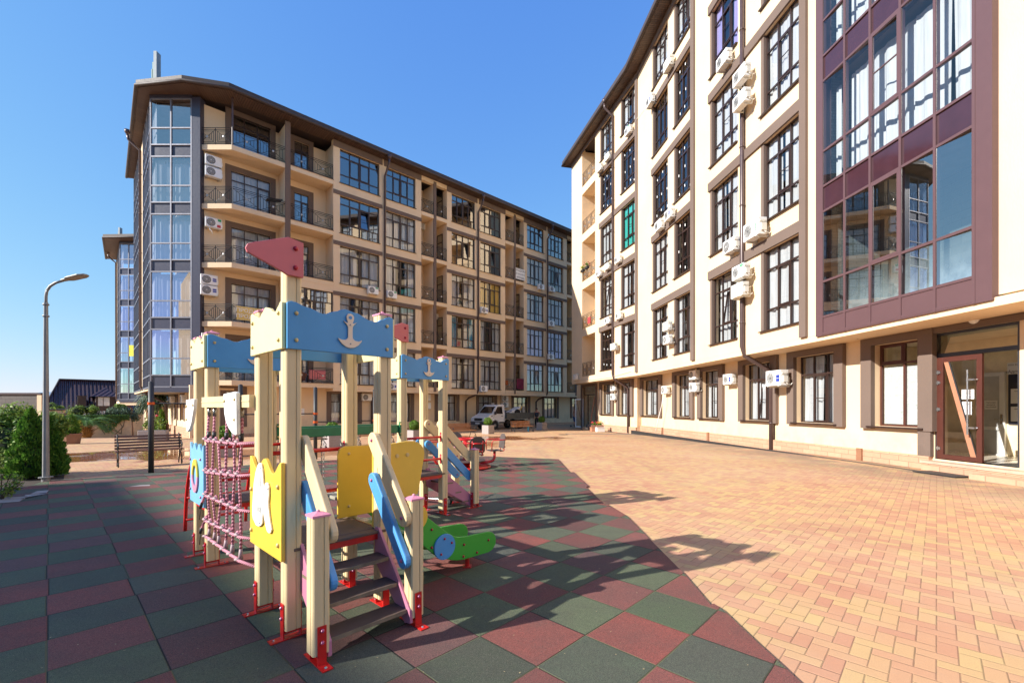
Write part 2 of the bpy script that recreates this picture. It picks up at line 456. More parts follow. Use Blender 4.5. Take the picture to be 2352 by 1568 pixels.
for k_, (a_, b_) in enumerate(((.53, .10), (.87, .26), (3.0, 1.1))):      # soft shoulder so that the sky near the horizon keeps its blue
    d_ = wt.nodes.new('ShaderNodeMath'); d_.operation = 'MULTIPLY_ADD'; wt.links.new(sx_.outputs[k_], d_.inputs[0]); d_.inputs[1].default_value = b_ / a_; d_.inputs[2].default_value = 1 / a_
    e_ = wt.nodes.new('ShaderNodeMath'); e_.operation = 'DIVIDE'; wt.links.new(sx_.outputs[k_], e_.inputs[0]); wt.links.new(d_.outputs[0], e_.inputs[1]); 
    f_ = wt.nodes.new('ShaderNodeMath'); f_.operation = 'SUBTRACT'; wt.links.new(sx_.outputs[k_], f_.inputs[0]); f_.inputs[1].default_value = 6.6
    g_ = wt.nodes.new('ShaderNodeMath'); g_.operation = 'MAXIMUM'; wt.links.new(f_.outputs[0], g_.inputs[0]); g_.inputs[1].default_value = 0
    h_ = wt.nodes.new('ShaderNodeMath'); h_.operation = 'MULTIPLY_ADD'; wt.links.new(g_.outputs[0], h_.inputs[0]); h_.inputs[1].default_value = .7; wt.links.new(e_.outputs[0], h_.inputs[2]); wt.links.new(h_.outputs[0], cb_.inputs[k_])  # adds brightness above the framed sky's peak, as out-of-view sun-side fill
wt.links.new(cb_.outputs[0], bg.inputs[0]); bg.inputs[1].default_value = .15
S.view_settings.view_transform = 'Standard'; S.view_settings.look = 'None'; S.view_settings.gamma = 1; S.view_settings.exposure = 1.5
S.cycles.use_denoising = True
try: S.cycles.denoiser = 'OPENIMAGEDENOISE'
except Exception: pass
S.cycles.max_bounces = 8; S.cycles.transparent_max_bounces = 16; S.cycles.glossy_bounces = 4; S.cycles.diffuse_bounces = 4
S.cycles.sample_clamp_indirect = 6; S.cycles.caustics_reflective = False; S.cycles.caustics_refractive = False

# ------------------------------------------------------------------ ground
def grid(name, xs, ys, m, dz=0.):
    b = MB(); nx, ny = len(xs), len(ys)
    b.add([(x, y, zg(x, y) + dz) for y in ys for x in xs], [(j * nx + i, j * nx + i + 1, (j + 1) * nx + i + 1, (j + 1) * nx + i) for j in range(ny - 1) for i in range(nx - 1)])
    return b.obj(name, m, smooth=True)
xs = [-900, -300, -120, -80] + [-60 + 1.5 * k for k in range(60)] + [40, 60, 120, 300, 900]
ys = [-300, -60, -20, -5] + [1.5 * k for k in range(44)] + [70, 90, 130, 200, 400, 1200]
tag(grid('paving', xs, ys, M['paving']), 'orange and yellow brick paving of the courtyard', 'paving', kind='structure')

pol = [G(100, 1108), G(146, 1103), G(287, 1092.5), G(390, 1085), G(555, 1071), G(700, 1061), G(860, 1053), G(1055, 1047), G(1283, 1056)]
edge = [(1310, 1087), (1318, 1086), (1330, 1098), (1352, 1118), (1346, 1121), (1392, 1164), (1398, 1162), (1440, 1188), (1500, 1250), (1570, 1322), (1632, 1396), (1640, 1393), (1658, 1405), (1738, 1482), (1790, 1530), (1850, 1588)]
pol = [(p.x, p.y) for p in pol] + [(G(*e).x, G(*e).y) for e in edge]
pol += [(2.6, .6), (3.2, -4), (-14, -4), (-15.5, 3.2)] + [(G(-30, 1160).x, G(-30, 1160).y), (G(40, 1128).x, G(40, 1128).y)]
pol = pol[::-1]
b = MB(); b.slab(pol, -.05, .028)
o = b.obj('rubber_surface', M['rubber'])
tag(o, 'red and green rubber tiles laid as a checkerboard under the playground', 'rubber surface', kind='structure')
# ------------------------------------------------------------------ buildings
WCACHE = {}
def curtain_mb(w, h, seed, cover=1.0, drop=0.):
    """two hanging sheets with folds; cover = share of the width they close"""
    rnd = random.Random(seed); b = MB()
    spans = [(0, w)] if cover >= 1 else [(0, w * cover * rnd.uniform(.35, .65)), (w - w * cover * rnd.uniform(.35, .6), w)]
    for (a, c) in spans:
        n = max(8, int((c - a) * 16)); ph = rnd.uniform(0, 6); vs = []
        for k in range(n + 1):
            x = a + (c - a) * k / n
            f = .026 * math.sin(k * 1.5 + ph) + .014 * math.sin(k * .63 + ph * 2) + rnd.uniform(-.008, .008)
            vs += [(x, f * .6, h), (x + .3 * f, f, h * .5), (x + .5 * f, f * 1.3, drop)]
        b.add(vs, [(3 * k + j, 3 * k + 3 + j, 3 * k + 4 + j, 3 * k + 1 + j) for k in range(n) for j in (0, 1)])
    return b

def win_frame_mb(w, h, cx, rz, sash=(), fw=.045, d=.06, thick=()):
    b = MB(); b.box(0, 0, 0, fw, d, h); b.box(w - fw, 0, 0, w, d, h)
    xs = [fw] + [c * w for c in cx] + [w - fw]; hw = [0] + [(.045 if k in thick else .023) for k in range(len(cx))] + [0]
    for k, c in enumerate(cx): b.box(c * w - hw[k + 1], 0, fw, c * w + hw[k + 1], d, h - fw)
    b.box(fw, 0, 0, w - fw, d, fw); b.box(fw, 0, h - fw, w - fw, d, h)
    zs = [fw] + [z * h for z in rz] + [h - fw]
    cells = []
    for k in range(len(xs) - 1):
        a, c = xs[k] + hw[k], xs[k + 1] - hw[k + 1]
        for z in rz: b.box(a, .001, z * h - .028, c, d - .001, z * h + .028)
        for j in range(len(zs) - 1):
            z0 = zs[j] + (.028 if j else 0); z1 = zs[j + 1] - (.028 if j < len(zs) - 2 else 0)
            cells.append((a, z0, c, z1))
            if (k, j) in sash:
                s_ = .045
                b.box(a, -.018, z0, a + s_, d - .02, z1); b.box(c - s_, -.018, z0, c, d - .02, z1)
                b.box(a + s_, -.017, z0, c - s_, d - .02, z0 + s_); b.box(a + s_, -.017, z1 - s_, c - s_, d - .02, z1)
    return b, cells

def window(parent, mx, w, h, cx, rz, sash=(), curt=None, cover=1.0, seed=0, gl='glass', fm='frame', name='window', thick=(), depth=.16, tilt=(), net=()):
    """frame with its panes and what hangs behind them"""
    key = (round(w, 2), round(h, 2), tuple(cx), tuple(rz), tuple(sash), fm, seed % 3, gl, tuple(tilt), tuple(net))
    if key not in WCACHE:
        b, cells = win_frame_mb(w, h, cx, rz, sash, thick=thick)
        nr = len(rz) + 1
        p = MB(); rnd = random.Random(str(key))
        for q, (a, z0, c, z1) in enumerate(cells):
            if (q // nr, q % nr) in tilt: continue
            e = [rnd.uniform(-.0025, .0025) for _ in range(3)]
            p.quad((a, .04 + e[0], z0), (c, .04 + e[1], z0), (c, .04 + e[2], z1), (a, .04 + e[2] - e[1] + e[0], z1))
        for q, (a, z0, c, z1) in enumerate(cells):
            ij = (q // nr, q % nr)
            if ij in tilt:      # a sash tilted inwards at its top
                yy = .22
                p.quad((a + .05, .03, z0 + .05), (c - .05, .03, z0 + .05), (c - .05, yy, z1 - .05), (a + .05, yy, z1 - .05))
                for (xa, xb) in ((a + .003, a + .05), (c - .05, c - .003)):
                    b.add([(xa, .0, z0), (xb, .0, z0), (xb, .05, z0), (xa, .05, z0), (xa, yy - .03, z1), (xb, yy - .03, z1), (xb, yy + .02, z1), (xa, yy + .02, z1)], [(0, 3, 2, 1), (4, 5, 6, 7), (0, 1, 5, 4), (1, 2, 6, 5), (2, 3, 7, 6), (3, 0, 4, 7)])
                b.box(a + .05, yy - .03, z1 - .05, c - .05, yy + .02, z1)
                b.box(a + .05, 0, z0, c - .05, .05, z0 + .05)
            if ij in net:       # a fly-screen frame with its middle bar
                zz = (z0 + z1) / 2; b.box(a + .05, -.012, zz - .012, c - .05, .01, zz + .012)
        WCACHE[key] = (b.mesh(name, M[fm]), p.mesh('pane', M[gl]))
    fr, pn = WCACHE[key]
    f = place(name, fr, parent, mx)
    place('pane', pn, f, mx)
    if curt:
        k2 = ('c', round(w, 2), round(h, 2), curt, round(cover, 2), seed % 4)
        if k2 not in WCACHE: WCACHE[k2] = curtain_mb(w - .08, h - .06, seed, cover).mesh('curtain', M[curt])
        place('curtain', WCACHE[k2], f, mx @ T(.04, depth, .03))
    return f

def holed(b, t0, t1, z0, z1, holes, th=.4, m=0):
    """wall slab with rectangular openings, as butted boxes"""
    ts = sorted({t0, t1, *[h[0] for h in holes], *[h[1] for h in holes]})
    ts = [t for t in ts if t0 <= t <= t1]
    for a, c in zip(ts, ts[1:]):
        if c - a < 1e-4: continue
        hs = sorted([(h[2], h[3]) for h in holes if h[0] <= a + 1e-5 and h[1] >= c - 1e-5])
        z = z0
        for (p, q) in hs:
            if p > z + 1e-4: b.box(a, 0, z, c, th, p, m)
            z = max(z, q)
        if z < z1 - 1e-4: b.box(a, 0, z, c, th, z1, m)

def railing_mb(L, h=.95, n=2, iron=True):
    """wrought iron panel: rails, nested diamonds and a rosette in each of n fields"""
    b = MB(); r = .012
    bar = lambda p, q, r_=.012: b.tube([p, q], r_, 5)
    for z in (.06, h - .10, h): bar((0, 0, z), (L, 0, z), .018)
    for k in range(n + 1): bar((L * k / n, 0, 0), (L * k / n, 0, h), .02)
    for k in range(n):
        a, c = L * k / n, L * (k + 1) / n; z0, z1 = .06, h - .10; cx_, cz = (a + c) / 2, (z0 + z1) / 2
        for (x, z) in ((a, z0), (c, z0), (c, z1), (a, z1)): bar((x, 0, z), (cx_, 0, cz))
        for q in (.28, .52, .76):
            x0, x1, zz0, zz1 = cx_ + (a - cx_) * q, cx_ + (c - cx_) * q, cz + (z0 - cz) * q, cz + (z1 - cz) * q
            bar((x0, 0, zz0), (x0, 0, zz1)); bar((x1, 0, zz0), (x1, 0, zz1))
            if q == .76: bar((x0, 0, zz0), (x1, 0, zz0)); bar((x0, 0, zz1), (x1, 0, zz1))
        b.lathe([(.001, -.03), (.055, -.022), (.07, 0), (.055, .022), (.001, .03)], 8, 1, 'y', (cx_, 0, cz))
    return b

def pipe_part(parent, pts, r=.06, name='drainpipe', funnel=True):
    b = MB(); b.tube(pts, r, 10)
    if funnel:
        p = V(pts[0]); b.tube([p + V((0, 0, .28)), p + V((0, 0, .12)), p], [r * 1.9, r * 1.9, r], 10)
    for k in range(1, len(pts)):
        a, c = V(pts[k - 1]), V(pts[k]); L = (c - a).length
        for q in range(int(L / 2.2)):
            m_ = a + (c - a) * ((q + .6) / max(1, int(L / 2.2)))
            d = (c - a).normalized() * .025; b.tube([m_ - d, m_ + d], r * 1.18, 10)
    return b.obj(name, M['pipe'], parent, smooth=True)

def text(s_, size, mx, parent, mt='ink', name='lettering', ext=.001, align='CENTER'):
    c = bpy.data.curves.new(name, 'FONT'); c.body = s_; c.size = size; c.extrude = ext; c.align_x = align; c.align_y = 'CENTER'
    t_ = bpy.data.objects.new('tmp', c); C.objects.link(t_)
    me = bpy.data.meshes.new_from_object(t_); bpy.data.objects.remove(t_); bpy.data.curves.remove(c)
    me.materials.clear(); me.materials.append(M[mt])
    return place(name, me, parent, mx @ Matrix.Rotation(R(90), 4, 'X'))

# ================================================================== the far courtyard block (left wing)
UL = Pl((-3.526, 36.99), (.726, .688)); LM = UL.M
GL = UL.off(1.2)
EA = 19.1
SILL = [3.08 + 3.33 * k for k in range(5)]
HT = [2.5, 2.5, 2.5, 2.5, 2.26]
bl = thing('apartment_building', 'long cream apartment block with wrought iron balconies and slate glazed tower behind the playground', 'building', (-10, 33, 0))
tx = UL.t
P5 = [tx(x) for x in (765.6, 781, 871.7, 887, 954.4, 967.6)]
PB = [tx(x) for x in (967.6, 996, 1002, 1026.5, 1037.6, 1091, 1103.4, 1150.4, 1160.4, 1180.5, 1184.5, 1203, 1210.6, 1249.5, 1259, 1293.8, 1302)]
WINS = [(P5[1], P5[2]), (P5[3], P5[4]), (PB[4], PB[5]), (PB[6], PB[7]), (PB[12], PB[13]), (PB[14], PB[15])]
TL0, TL1 = P5[0], 30.0
RECS = [(P5[5], PB[1], PB[2], PB[3]), (PB[8], PB[9], PB[10], PB[11]), (PB[16], tx(1321), tx(1325), tx(1343))]
b = MB(LM); holes = []
for (a, c) in WINS:
    for k in range(5): holes.append((a, c, SILL[k], SILL[k] + HT[k]))
for (a, f0, f1, e) in RECS: holes.append((a, e, 2.8, EA - .3))
holed(b, TL0, TL1, 2.8, EA, holes, .35)
# recessed loggias: side cheeks, back wall, dividing fin
def loggia(b, a, e, f0=None, f1=None, dep=1.5):
    b.box(a - .2, .351, 2.8, a, dep, EA - .3); b.box(e, .351, 2.8, e + .2, dep, EA - .3)
    b.box(a - .2, dep + .001, 2.8, e + .2, dep + .2, EA - .3)
    if f0 is not None: b.box(f0, .06, 2.8, f1, dep, EA - .3)
for (a, f0, f1, e) in RECS: loggia(b, a, e, f0, f1)
# the wide corner balconies: back wall 1.3 m in
F0, F1 = tx(655), tx(667)
BW = UL.off(1.3)
tb0 = BW.t(453)
dB = [(BW.t(676), BW.t(709), 2.35), (BW.t(531), BW.t(621), 2.45)]
b.M = BW.M; holed(b, tb0 - .1, TL0 + .3, 2.6, EA - .3, [(a_, c_, 2.8 + 3.33 * k + .29, 2.8 + 3.33 * k + .29 + h_) for (a_, c_, h_) in dB for k in range(5)], .3); b.M = LM
b.box(F0, .05, 2.8, F1, 1.299, EA - .3); b.box(TL0, .351, 2.8, TL0 + .3, 1.299, EA - .3)
# ground floor wall, set back
gw = []
GWX = [(507, 566), (751, 830), (888.9, 950), (998.7, 1054), (1094, 1140.8), (1175, 1217), (1245.7, 1282.6), (1310, 1340)]
for (x0, x1) in GWX:
    a, c = GL.t(x0), GL.t(x1); gw.append((a + .28, c - .28, .45, 2.5))
bg_ = MB(GL.M); holed(bg_, GL.t(436), 30, -1, 2.8, gw, .35)
o = b.obj('upper_wall', M['cream'], bl); bg_.obj('ground_wall', M['cream'], bl)
# solid core so that rooms are dark: back wall, floors, roof
b = MB(LM)
b.box(tb0, 4.6, -1.2, 30, 4.8, EA)
for k in range(5): b.box(TL0 + .4, 2.0, 2.8 + 3.33 * k, 30, 4.59, 2.95 + 3.33 * k)
for k in range(-8, 20, 4): b.box(k * 1.5, 1.8, 2.96, k * 1.5 + .15, 4.58, EA - .4)
b.obj('interior', M['room'], bl)
b = MB(LM); b.box(-16, 4.9, -1.2, 30, 13, EA); b.obj('rear_wall', M['cream'], bl)
# slab soffit over the recessed ground floor
b = MB(LM); b.box(TL0 - .02, .002, 2.62, 30, 1.25, 2.795); b.obj('overhang_soffit', M['cream'], bl)
# bands, fins and surrounds
for k in range(5):
    zt = SILL[k] + HT[k]
    for (x0, x1) in ((765.6, 878), (882, 967.6), (1026.5, 1096), (1100.5, 1160.4), (1203, 1254), (1258, 1302)):
        b = MB(LM); b.box(tx(x0), -.045, zt, tx(x1), .0, zt + (.26 if k < 4 else .42)); b.obj('lintel_band', M['brown'], bl)
for (f0, f1) in ((F0, F1), (PB[1], PB[2]), (PB[9], PB[10]), (tx(1321), tx(1325))):
    b = MB(LM); b.box(f0, -.03, 2.75, f1, .049, EA - .1); b.obj('brown_fin', M['brown'], bl)
for (x0, x1), (a, c, z0, z1) in zip(GWX, gw):
    b = MB(GL.M); b.prism([(a - .3, z0 - .06), (a - .01, z0 - .06), (a - .01, z1 + .01), (c + .01, z1 + .01), (c + .01, z0 - .06), (c + .3, z0 - .06), (c + .3, 2.79), (a - .3, 2.79)], -.06, .0); b.obj('window_surround', M['brown'], bl, fixn=True)
b = MB(GL.M); b.box(GL.t(440), -.09, -1, 30, -.001, -.02); b.obj('plinth', M['plinth'], bl)
# windows
PAT = dict(cx=(.25, .5, .75), rz=(.27, .79), thick=(1,))
CUR = {(0, 4): None, (1, 4): None, (2, 4): None, (3, 4): None, (4, 4): None, (5, 4): None, (0, 3): None, (1, 3): 'curtain', (2, 3): None, (3, 3): None}
rs = random.Random(3)
for wi, (a, c) in enumerate(WINS):
    for k in range(5):
        cu = CUR.get((wi, k), 'curtain'); cov = 1.0 if rs.random() < .55 else .8
        if (wi, k) == (3, 2): cu = 'yelcurt'
        if (wi, k) == (2, 1): cu = 'bluecurt'; cov = .5
        if (wi, k) in ((0, 1), (3, 1), (0, 2)): cov = .7
        ti = ((2, 1),) if (wi, k) in ((3, 3), (2, 3), (0, 3), (4, 0), (5, 0), (5, 3)) else ()
        window(bl, LM @ T(a, .12, SILL[k]), c - a, HT[k], PAT['cx'], PAT['rz'], ((1, 1), (2, 1)), cu, cov, wi * 5 + k, 'glass_sky' if cu is None else 'glass', thick=(1,), tilt=ti, net=((2, 1),) if (wi + k) % 3 == 0 else ())
        if (wi, k) == (2, 1): place('curtain', curtain_mb(c - a - .1, 2.4, 40, .7).mesh('curtain', M['curtain']), bl, LM @ T(a + .05, .36, SILL[k] + .03))
for (a, c) in WINS:
    for k in range(5): b = MB(LM); b.box(a - .06, -.07, SILL[k] - .03, c + .06, .119, SILL[k]); b.obj('window_sill', M['frame'], bl)
for q, (a, c, z0, z1) in enumerate(gw):
    window(bl, GL.M @ T(a, .14, z0), c - a, z1 - z0, (.36, .68), (.72,), ((1, 0),), 'curtain', .75 if q % 2 else 1.0, q + 50)
# balconies and their doors
def balcony(parent, L, dep, mx, rail_n, cream='cream', z_r=.0):
    s_ = MB(); s_.box(0, -.02, -.28, L, dep, 0)
    s_.box(-.02, -.05, 0, L + .02, .04, .035, 1)
    o = s_.obj('balcony', [M[cream], M['brown']], parent, mx=mx)
    r = railing_mb(L, .95, rail_n).obj('railing', [M['iron'], M['silver']], o, mx=mx @ T(0, .03, .035))
    return o
def bal_door(parent, mx, w, h, seed, curt='curtain', gl='glass'):
    b = MB(); b.prism([(-.3, 0), (0, 0), (0, h), (w, h), (w, 0), (w + .3, 0), (w + .3, h + .3), (-.3, h + .3)], -.03, 0)
    s_ = b.obj('door_surround', M['brown'], parent, mx=mx, fixn=True)
    n = 3 if w > 1.6 else 2
    window(parent, mx @ T(0, .06, 0), w, h, [k / n for k in range(1, n)], (.78,), ((n - 1, 0),), curt, 1.0, seed, gl, name='balcony_door', depth=.17)
FLR = [2.8 + 3.33 * k for k in range(5)]
for (a, f0, f1, e) in RECS:
    for k in range(5):
        balcony(bl, f0 - a - .02, 1.48, LM @ T(a + .01, .0, FLR[k] + .28), 1)
        balcony(bl, e - f1 - .02, 1.48, LM @ T(f1 + .01, .0, FLR[k] + .28), 1)
        if a < 5:
            # narrow glazed door in the right-hand cheek
            mx = LM @ T(e - .015, .55, FLR[k] + .29) @ RZ(R(90))
            window(bl, mx @ T(0, 0, 0), .75, 2.35, (), (.72,), (), None, 1, 0, 'glass_sky', name='balcony_door')
for k in range(5):
    if k != 1:
        balcony(bl, TL0 - F1 - .02, 1.28, LM @ T(F1 + .01, .0, FLR[k] + .28), 2)
    d0 = BW.t(676); bal_door(bl, BW.M @ T(d0, 0, FLR[k] + .29), BW.t(709) - d0, 2.35, k + 70, None if k == 4 else 'curtain', 'glass_sky' if k > 2 else 'glass')
    d0 = BW.t(531); bal_door(bl, BW.M @ T(d0, 0, FLR[k] + .29), BW.t(621) - d0, 2.45, k + 80, None if k == 4 else 'curtain', 'glass_sky' if k > 3 else 'glass')
a, c = tx(680), tx(764)
window(bl, LM @ T(a, .08, FLR[1] + .02), c - a, 2.9, (.25, .5, .75), (.3, .75), ((1, 1), (2, 1)), None, 1, 1, 'glass_sky', thick=(1,))
b = MB(LM); b.box(F1, .0, FLR[1] - .28, TL0, 1.28, FLR[1] + .01); b.box(F1, .001, FLR[1] + 2.93, TL0, .3, FLR[2] + .0); b.obj('loggia_slab', M['cream'], bl)
# angled corner balconies: polygon slab from the tower to the first fin
cn = V((UL.O + UL.d * tx(532)).to_tuple())
lf = V(((447 - CX) / F * cn.y, cn.y))
fn = UL.O + UL.d * F0; bk = UL.O + UL.d * F0 + UL.i * 1.33
bk0 = BW.O + BW.d * (tb0 - .05) + BW.i * .05
for k in range(5):
    z = FLR[k] + .28
    s_ = MB(); s_.slab([(lf.x, lf.y), (cn.x, cn.y), (fn.x, fn.y), (bk.x, bk.y), (bk0.x, bk0.y)], z - .28, z, 0)
    o = s_.obj('balcony', M['cream'], bl)
    L1 = (cn - lf).length - .25; r1 = railing_mb(L1, .95, 2)
    mx1 = frame((lf.x + .22, lf.y + .05, z + .03), (1, 0)); r1.obj('railing', [M['iron'], M['silver']], o, mx=mx1)
    L2 = (fn - cn).length - .03; r2 = railing_mb(L2, .95, 2)
    r2.obj('railing', [M['iron'], M['silver']], o, mx=frame((cn.x + .03, cn.y + .06, z + .03), UL.d))
b = MB(); b.tube([(cn.x, cn.y + .08, FLR[4] + .2), (cn.x, cn.y + .08, EA)], .05, 8); b.obj('corner_post', M['pipe'], bl)
# drainpipes with the offset to the ground floor wall
for x, xg in ((882.5, 0), (1097, 1078), (1256, 1242)):
    t = tx(x); pts = [(t, -.75, EA - .25), (t, -.7, EA - .55), (t, -.12, EA - 1.2), (t, -.1, 3.0), (t, .1, 2.62)]
    if xg or 1: pts += [(t - .35, .75, 2.35), (t - .4, 1.05, 2.1), (t - .4, 1.08, -.2)]
    pipe_part(bl, [LM @ V(p) for p in pts], .075)
# eaves: soffit boards and gutter following the plan
def eaves(parent, walls, outs, z, th=.30, drop=.12):
    """boards between the wall line and the outer line, then the fascia, gutter and roof"""
    for k in range(len(walls) - 1):
        a, c, d, e = V(walls[k]), V(walls[k + 1]), V(outs[k + 1]), V(outs[k])
        dr = (c - a).normalized(); mx = frame((e.x, e.y, z), (d - e))
        inv = mx.inverted(); b = MB()
        q = [inv @ V((p.x, p.y, z + dz)) for p, dz in ((e, 0), (d, 0), (c, .0), (a, .0))]
        b.quad(*[tuple(v) for v in q])
        b.obj('soffit', M['soffit'], parent, mx=mx)
    b = MB(); pts = [V((p[0], p[1], z + .05)) for p in outs]
    b.tube(pts, .085, 8)
    for k in range(len(outs) - 1):
        a, c = V(outs[k]), V(outs[k + 1]); n_ = V((-(c - a).y, (c - a).x)).normalized() * .1
        a2, c2 = a + n_, c + n_
        b.quad((a2.x, a2.y, z - .03), (c2.x, c2.y, z - .03), (c2.x, c2.y, z + th), (a2.x, a2.y, z + th))
    b.obj('gutter', M['roofmetal'], parent, smooth=True)
def hit(x, y, z):
    Y = (z - CH) * F / (HY - y); return V(((x - CX) / F * Y, Y))
TOW0 = V((-20.35, 25.2)); TOW1 = V((-18.05, 25.2)); SIDE = V((-.688, .726)); TOW2 = TOW0 + SIDE * 12.4
outs = [TOW2 + V((-.7, .1)), hit(312, 194, EA + .1), hit(417, 183, EA + .1), hit(526, 200, EA + .1), UL.O + UL.d * 30 - UL.i * .75]
walls = [TOW2 + V((.3, .3)), TOW0 + V((.35, .3)), V((TOW1.x, TOW1.y + .2)), V((cn.x + .2, cn.y + 1.0)), UL.O + UL.d * 30 + UL.i * .4]
eaves(bl, [(w.x, w.y) for w in walls], [(w.x, w.y) for w in outs], EA + .02)
b = MB(); top = [(w.x, w.y) for w in outs]; inn = UL.O + UL.d * 30 + UL.i * 13; inb = TOW2 + V((9, 9))
b.slab([*top, (inn.x, inn.y), (inb.x, inb.y)], EA + .1, EA + .35); b.obj('roof', M['roofmetal'], bl)

# ---- glazed corner tower
def curtain_wall(parent, mx, L, ncol, top, pitch, n=5, wide=True, seed=0):
    """slate mullion grid: tall glass, low glass, spandrel panel on every floor"""
    fr = MB(); gl_ = MB(); sp = MB(); cu = MB(); rnd = random.Random(seed)
    hs = (.505 * pitch, .29 * pitch, .205 * pitch)
    m_ = .035
    bot = top - n * pitch
    for k in range(ncol + 1): fr.box(L * k / ncol - m_, -.05, bot, L * k / ncol + m_, .06, top)
    zz = [top]
    for k in range(n):
        for h_ in hs: zz.append(zz[-1] - h_)
    for k in range(ncol):
        a, c = L * k / ncol + m_, L * (k + 1) / ncol - m_
        for z in zz: fr.box(a, -.045, z - m_, c, .055, z + m_)
        for j in range(len(zz) - 1):
            z1, z0 = zz[j] - m_, zz[j + 1] + m_
            e = [rnd.uniform(-.002, .002) for _ in range(3)]
            if j % 3 == 2: fr.quad((a, .02, z0), (c, .02, z0), (c, .02, z1), (a, .02, z1), 1)
            else: gl_.quad((a, e[0], z0), (c, e[1], z0), (c, e[2], z1), (a, e[2] - e[1] + e[0], z1))
        for f_ in range(n):
            if f_ == 0 and wide: continue
            z1 = top - f_ * pitch - .05
            cb = curtain_mb(c - a, .79 * pitch - .1, rnd.randint(0, 99), 1.0)
            o_ = len(cu.v); cu.v += [v + V((a, .25, z1 - .79 * pitch + .1)) for v in cb.v]; cu.f += [tuple(o_ + q for q in f) for f in cb.f]; cu.i += cb.i
    f = fr.obj('curtain_wall', [M['mullion'], M['steelblue']], parent, mx=mx)
    gl_.obj('glazing', M['glass_tower'], f, mx=mx)
    cu.obj('curtain', M['curtain'], f, mx=mx)
def tower(parent, t0, t1, side, L, top, pitch, gz, sx=True):
    bot = top - 5 * pitch
    mxF = frame((t0.x, t0.y, 0), t1 - t0); W_ = (t1 - t0).length
    curtain_wall(parent, mxF, W_, 2, top, pitch, 5, True, 1)
    p2 = t0 + side * L
    mxS = frame((p2.x, p2.y, 0), t0 - p2)
    # side: glazed, plain strip with the downpipe, glazed
    curtain_wall(parent, mxS @ T(L - 4.6, 0, 0), 4.6, 5, top, pitch, 5, False, 2)
    curtain_wall(parent, mxS, L - 6.4, 6, top, pitch, 5, False, 3)
    b = MB(mxS); b.box(L - 6.4, .0, bot, L - 4.6, .3, top); b.obj('side_wall', M['cream'], parent)
    b = MB(mxF); b.box(W_ + .03, -.04, bot - .05, W_ + .5, .4, top + .1); b.box(-.04, -.06, bot - .3, W_ + .03, .3, bot - .04); b.box(-.04, -.06, top + .04, W_ + .03, .3, top + .22)
    b.obj('cladding', M['steelblue'], parent)
    # inside: dark back, floors
    q0 = t0 + V((.5, 3.2)); b = MB()
    ns = V((side.y, -side.x))
    for k in range(6):
        z = bot + pitch * k - .12
        c0, c1, c2, c3 = t0 + side * .1 + ns * .15 + V((.1, .12)), t1 + V((.4, .12)), t1 + V((.4, .12)) + side * L, p2 + ns * .15
        b.slab([(c0.x, c0.y), (c1.x, c1.y), (c2.x, c2.y), (c3.x, c3.y)], z - .15, z)
    c0, c1 = t0 + ns * 2.5 + side * 1.5, p2 + ns * 2.5
    d_ = ns * .1
    b.slab([(c0.x, c0.y), (c0.x + d_.x, c0.y + d_.y), (c1.x + d_.x, c1.y + d_.y), (c1.x, c1.y)], bot, top)
    b.slab([(t1.x - 2.2, t1.y + 2.4), (t1.x + .4, t1.y + 2.4), (t1.x + .4, t1.y + 2.5), (t1.x - 2.2, t1.y + 2.5)], bot, top)
    b.obj('interior', M['room'], parent)
    b = MB(mxS)
    tt = L - 5.4
    pipe_part(parent, [mxS @ V(p) for p in ((tt, -.75, top + .1), (tt, -.7, top - .2), (tt, -.12, top - .7), (tt, -.1, bot + .2), (tt, .2, bot - .25), (tt, 1.2, bot - .9), (tt, 1.3, gz))], .08)
tower(bl, TOW0, TOW1, SIDE, 12.4, 18.9, 3.24, 0)
# ground floor under the tower: walls set back, two windows in the sunny side
s0 = P(437, 1003, 26.2); s1 = s0.xy + SIDE * 10
mS = frame((s1.x, s1.y, 0), s0.xy - s1); LS = 10
b = MB(mS); wl = [(LS - 3.6, LS - 2.3, .75, 2.2), (LS - 6.2, LS - 5.0, .75, 2.2)]
holed(b, 0, LS, -1.6, 2.62, wl, .3); b.obj('ground_wall', M['cream'], bl)
b = MB(mS); b.box(0, -.08, -1.6, LS, -.001, .3); b.obj('plinth', M['plinth'], bl)
for (a, c, z0, z1) in wl:
    window(bl, mS @ T(a, .12, z0), c - a, z1 - z0, (.5,), (.7,), (), None, 1, 3, 'glass_sky')
for (a, c, z0, z1) in wl: b = MB(mS); b.prism([(a - .25, z0 - .05), (a, z0 - .05), (a, z1), (c, z1), (c, z0 - .05), (c + .25, z0 - .05), (c + .25, 2.6), (a - .25, 2.6)], -.05, 0); b.obj('window_surround', M['brown'], bl, fixn=True)
b = MB(); c3 = TOW2 + V((8, 8))
b.slab([(TOW0.x, TOW0.y + .05), (lf.x + .6, lf.y + .05), (bk0.x + 8, bk0.y + 8), (c3.x, c3.y), (TOW2.x, TOW2.y)], 2.55, 2.66); b.obj('overhang_soffit', M['cream'], bl)

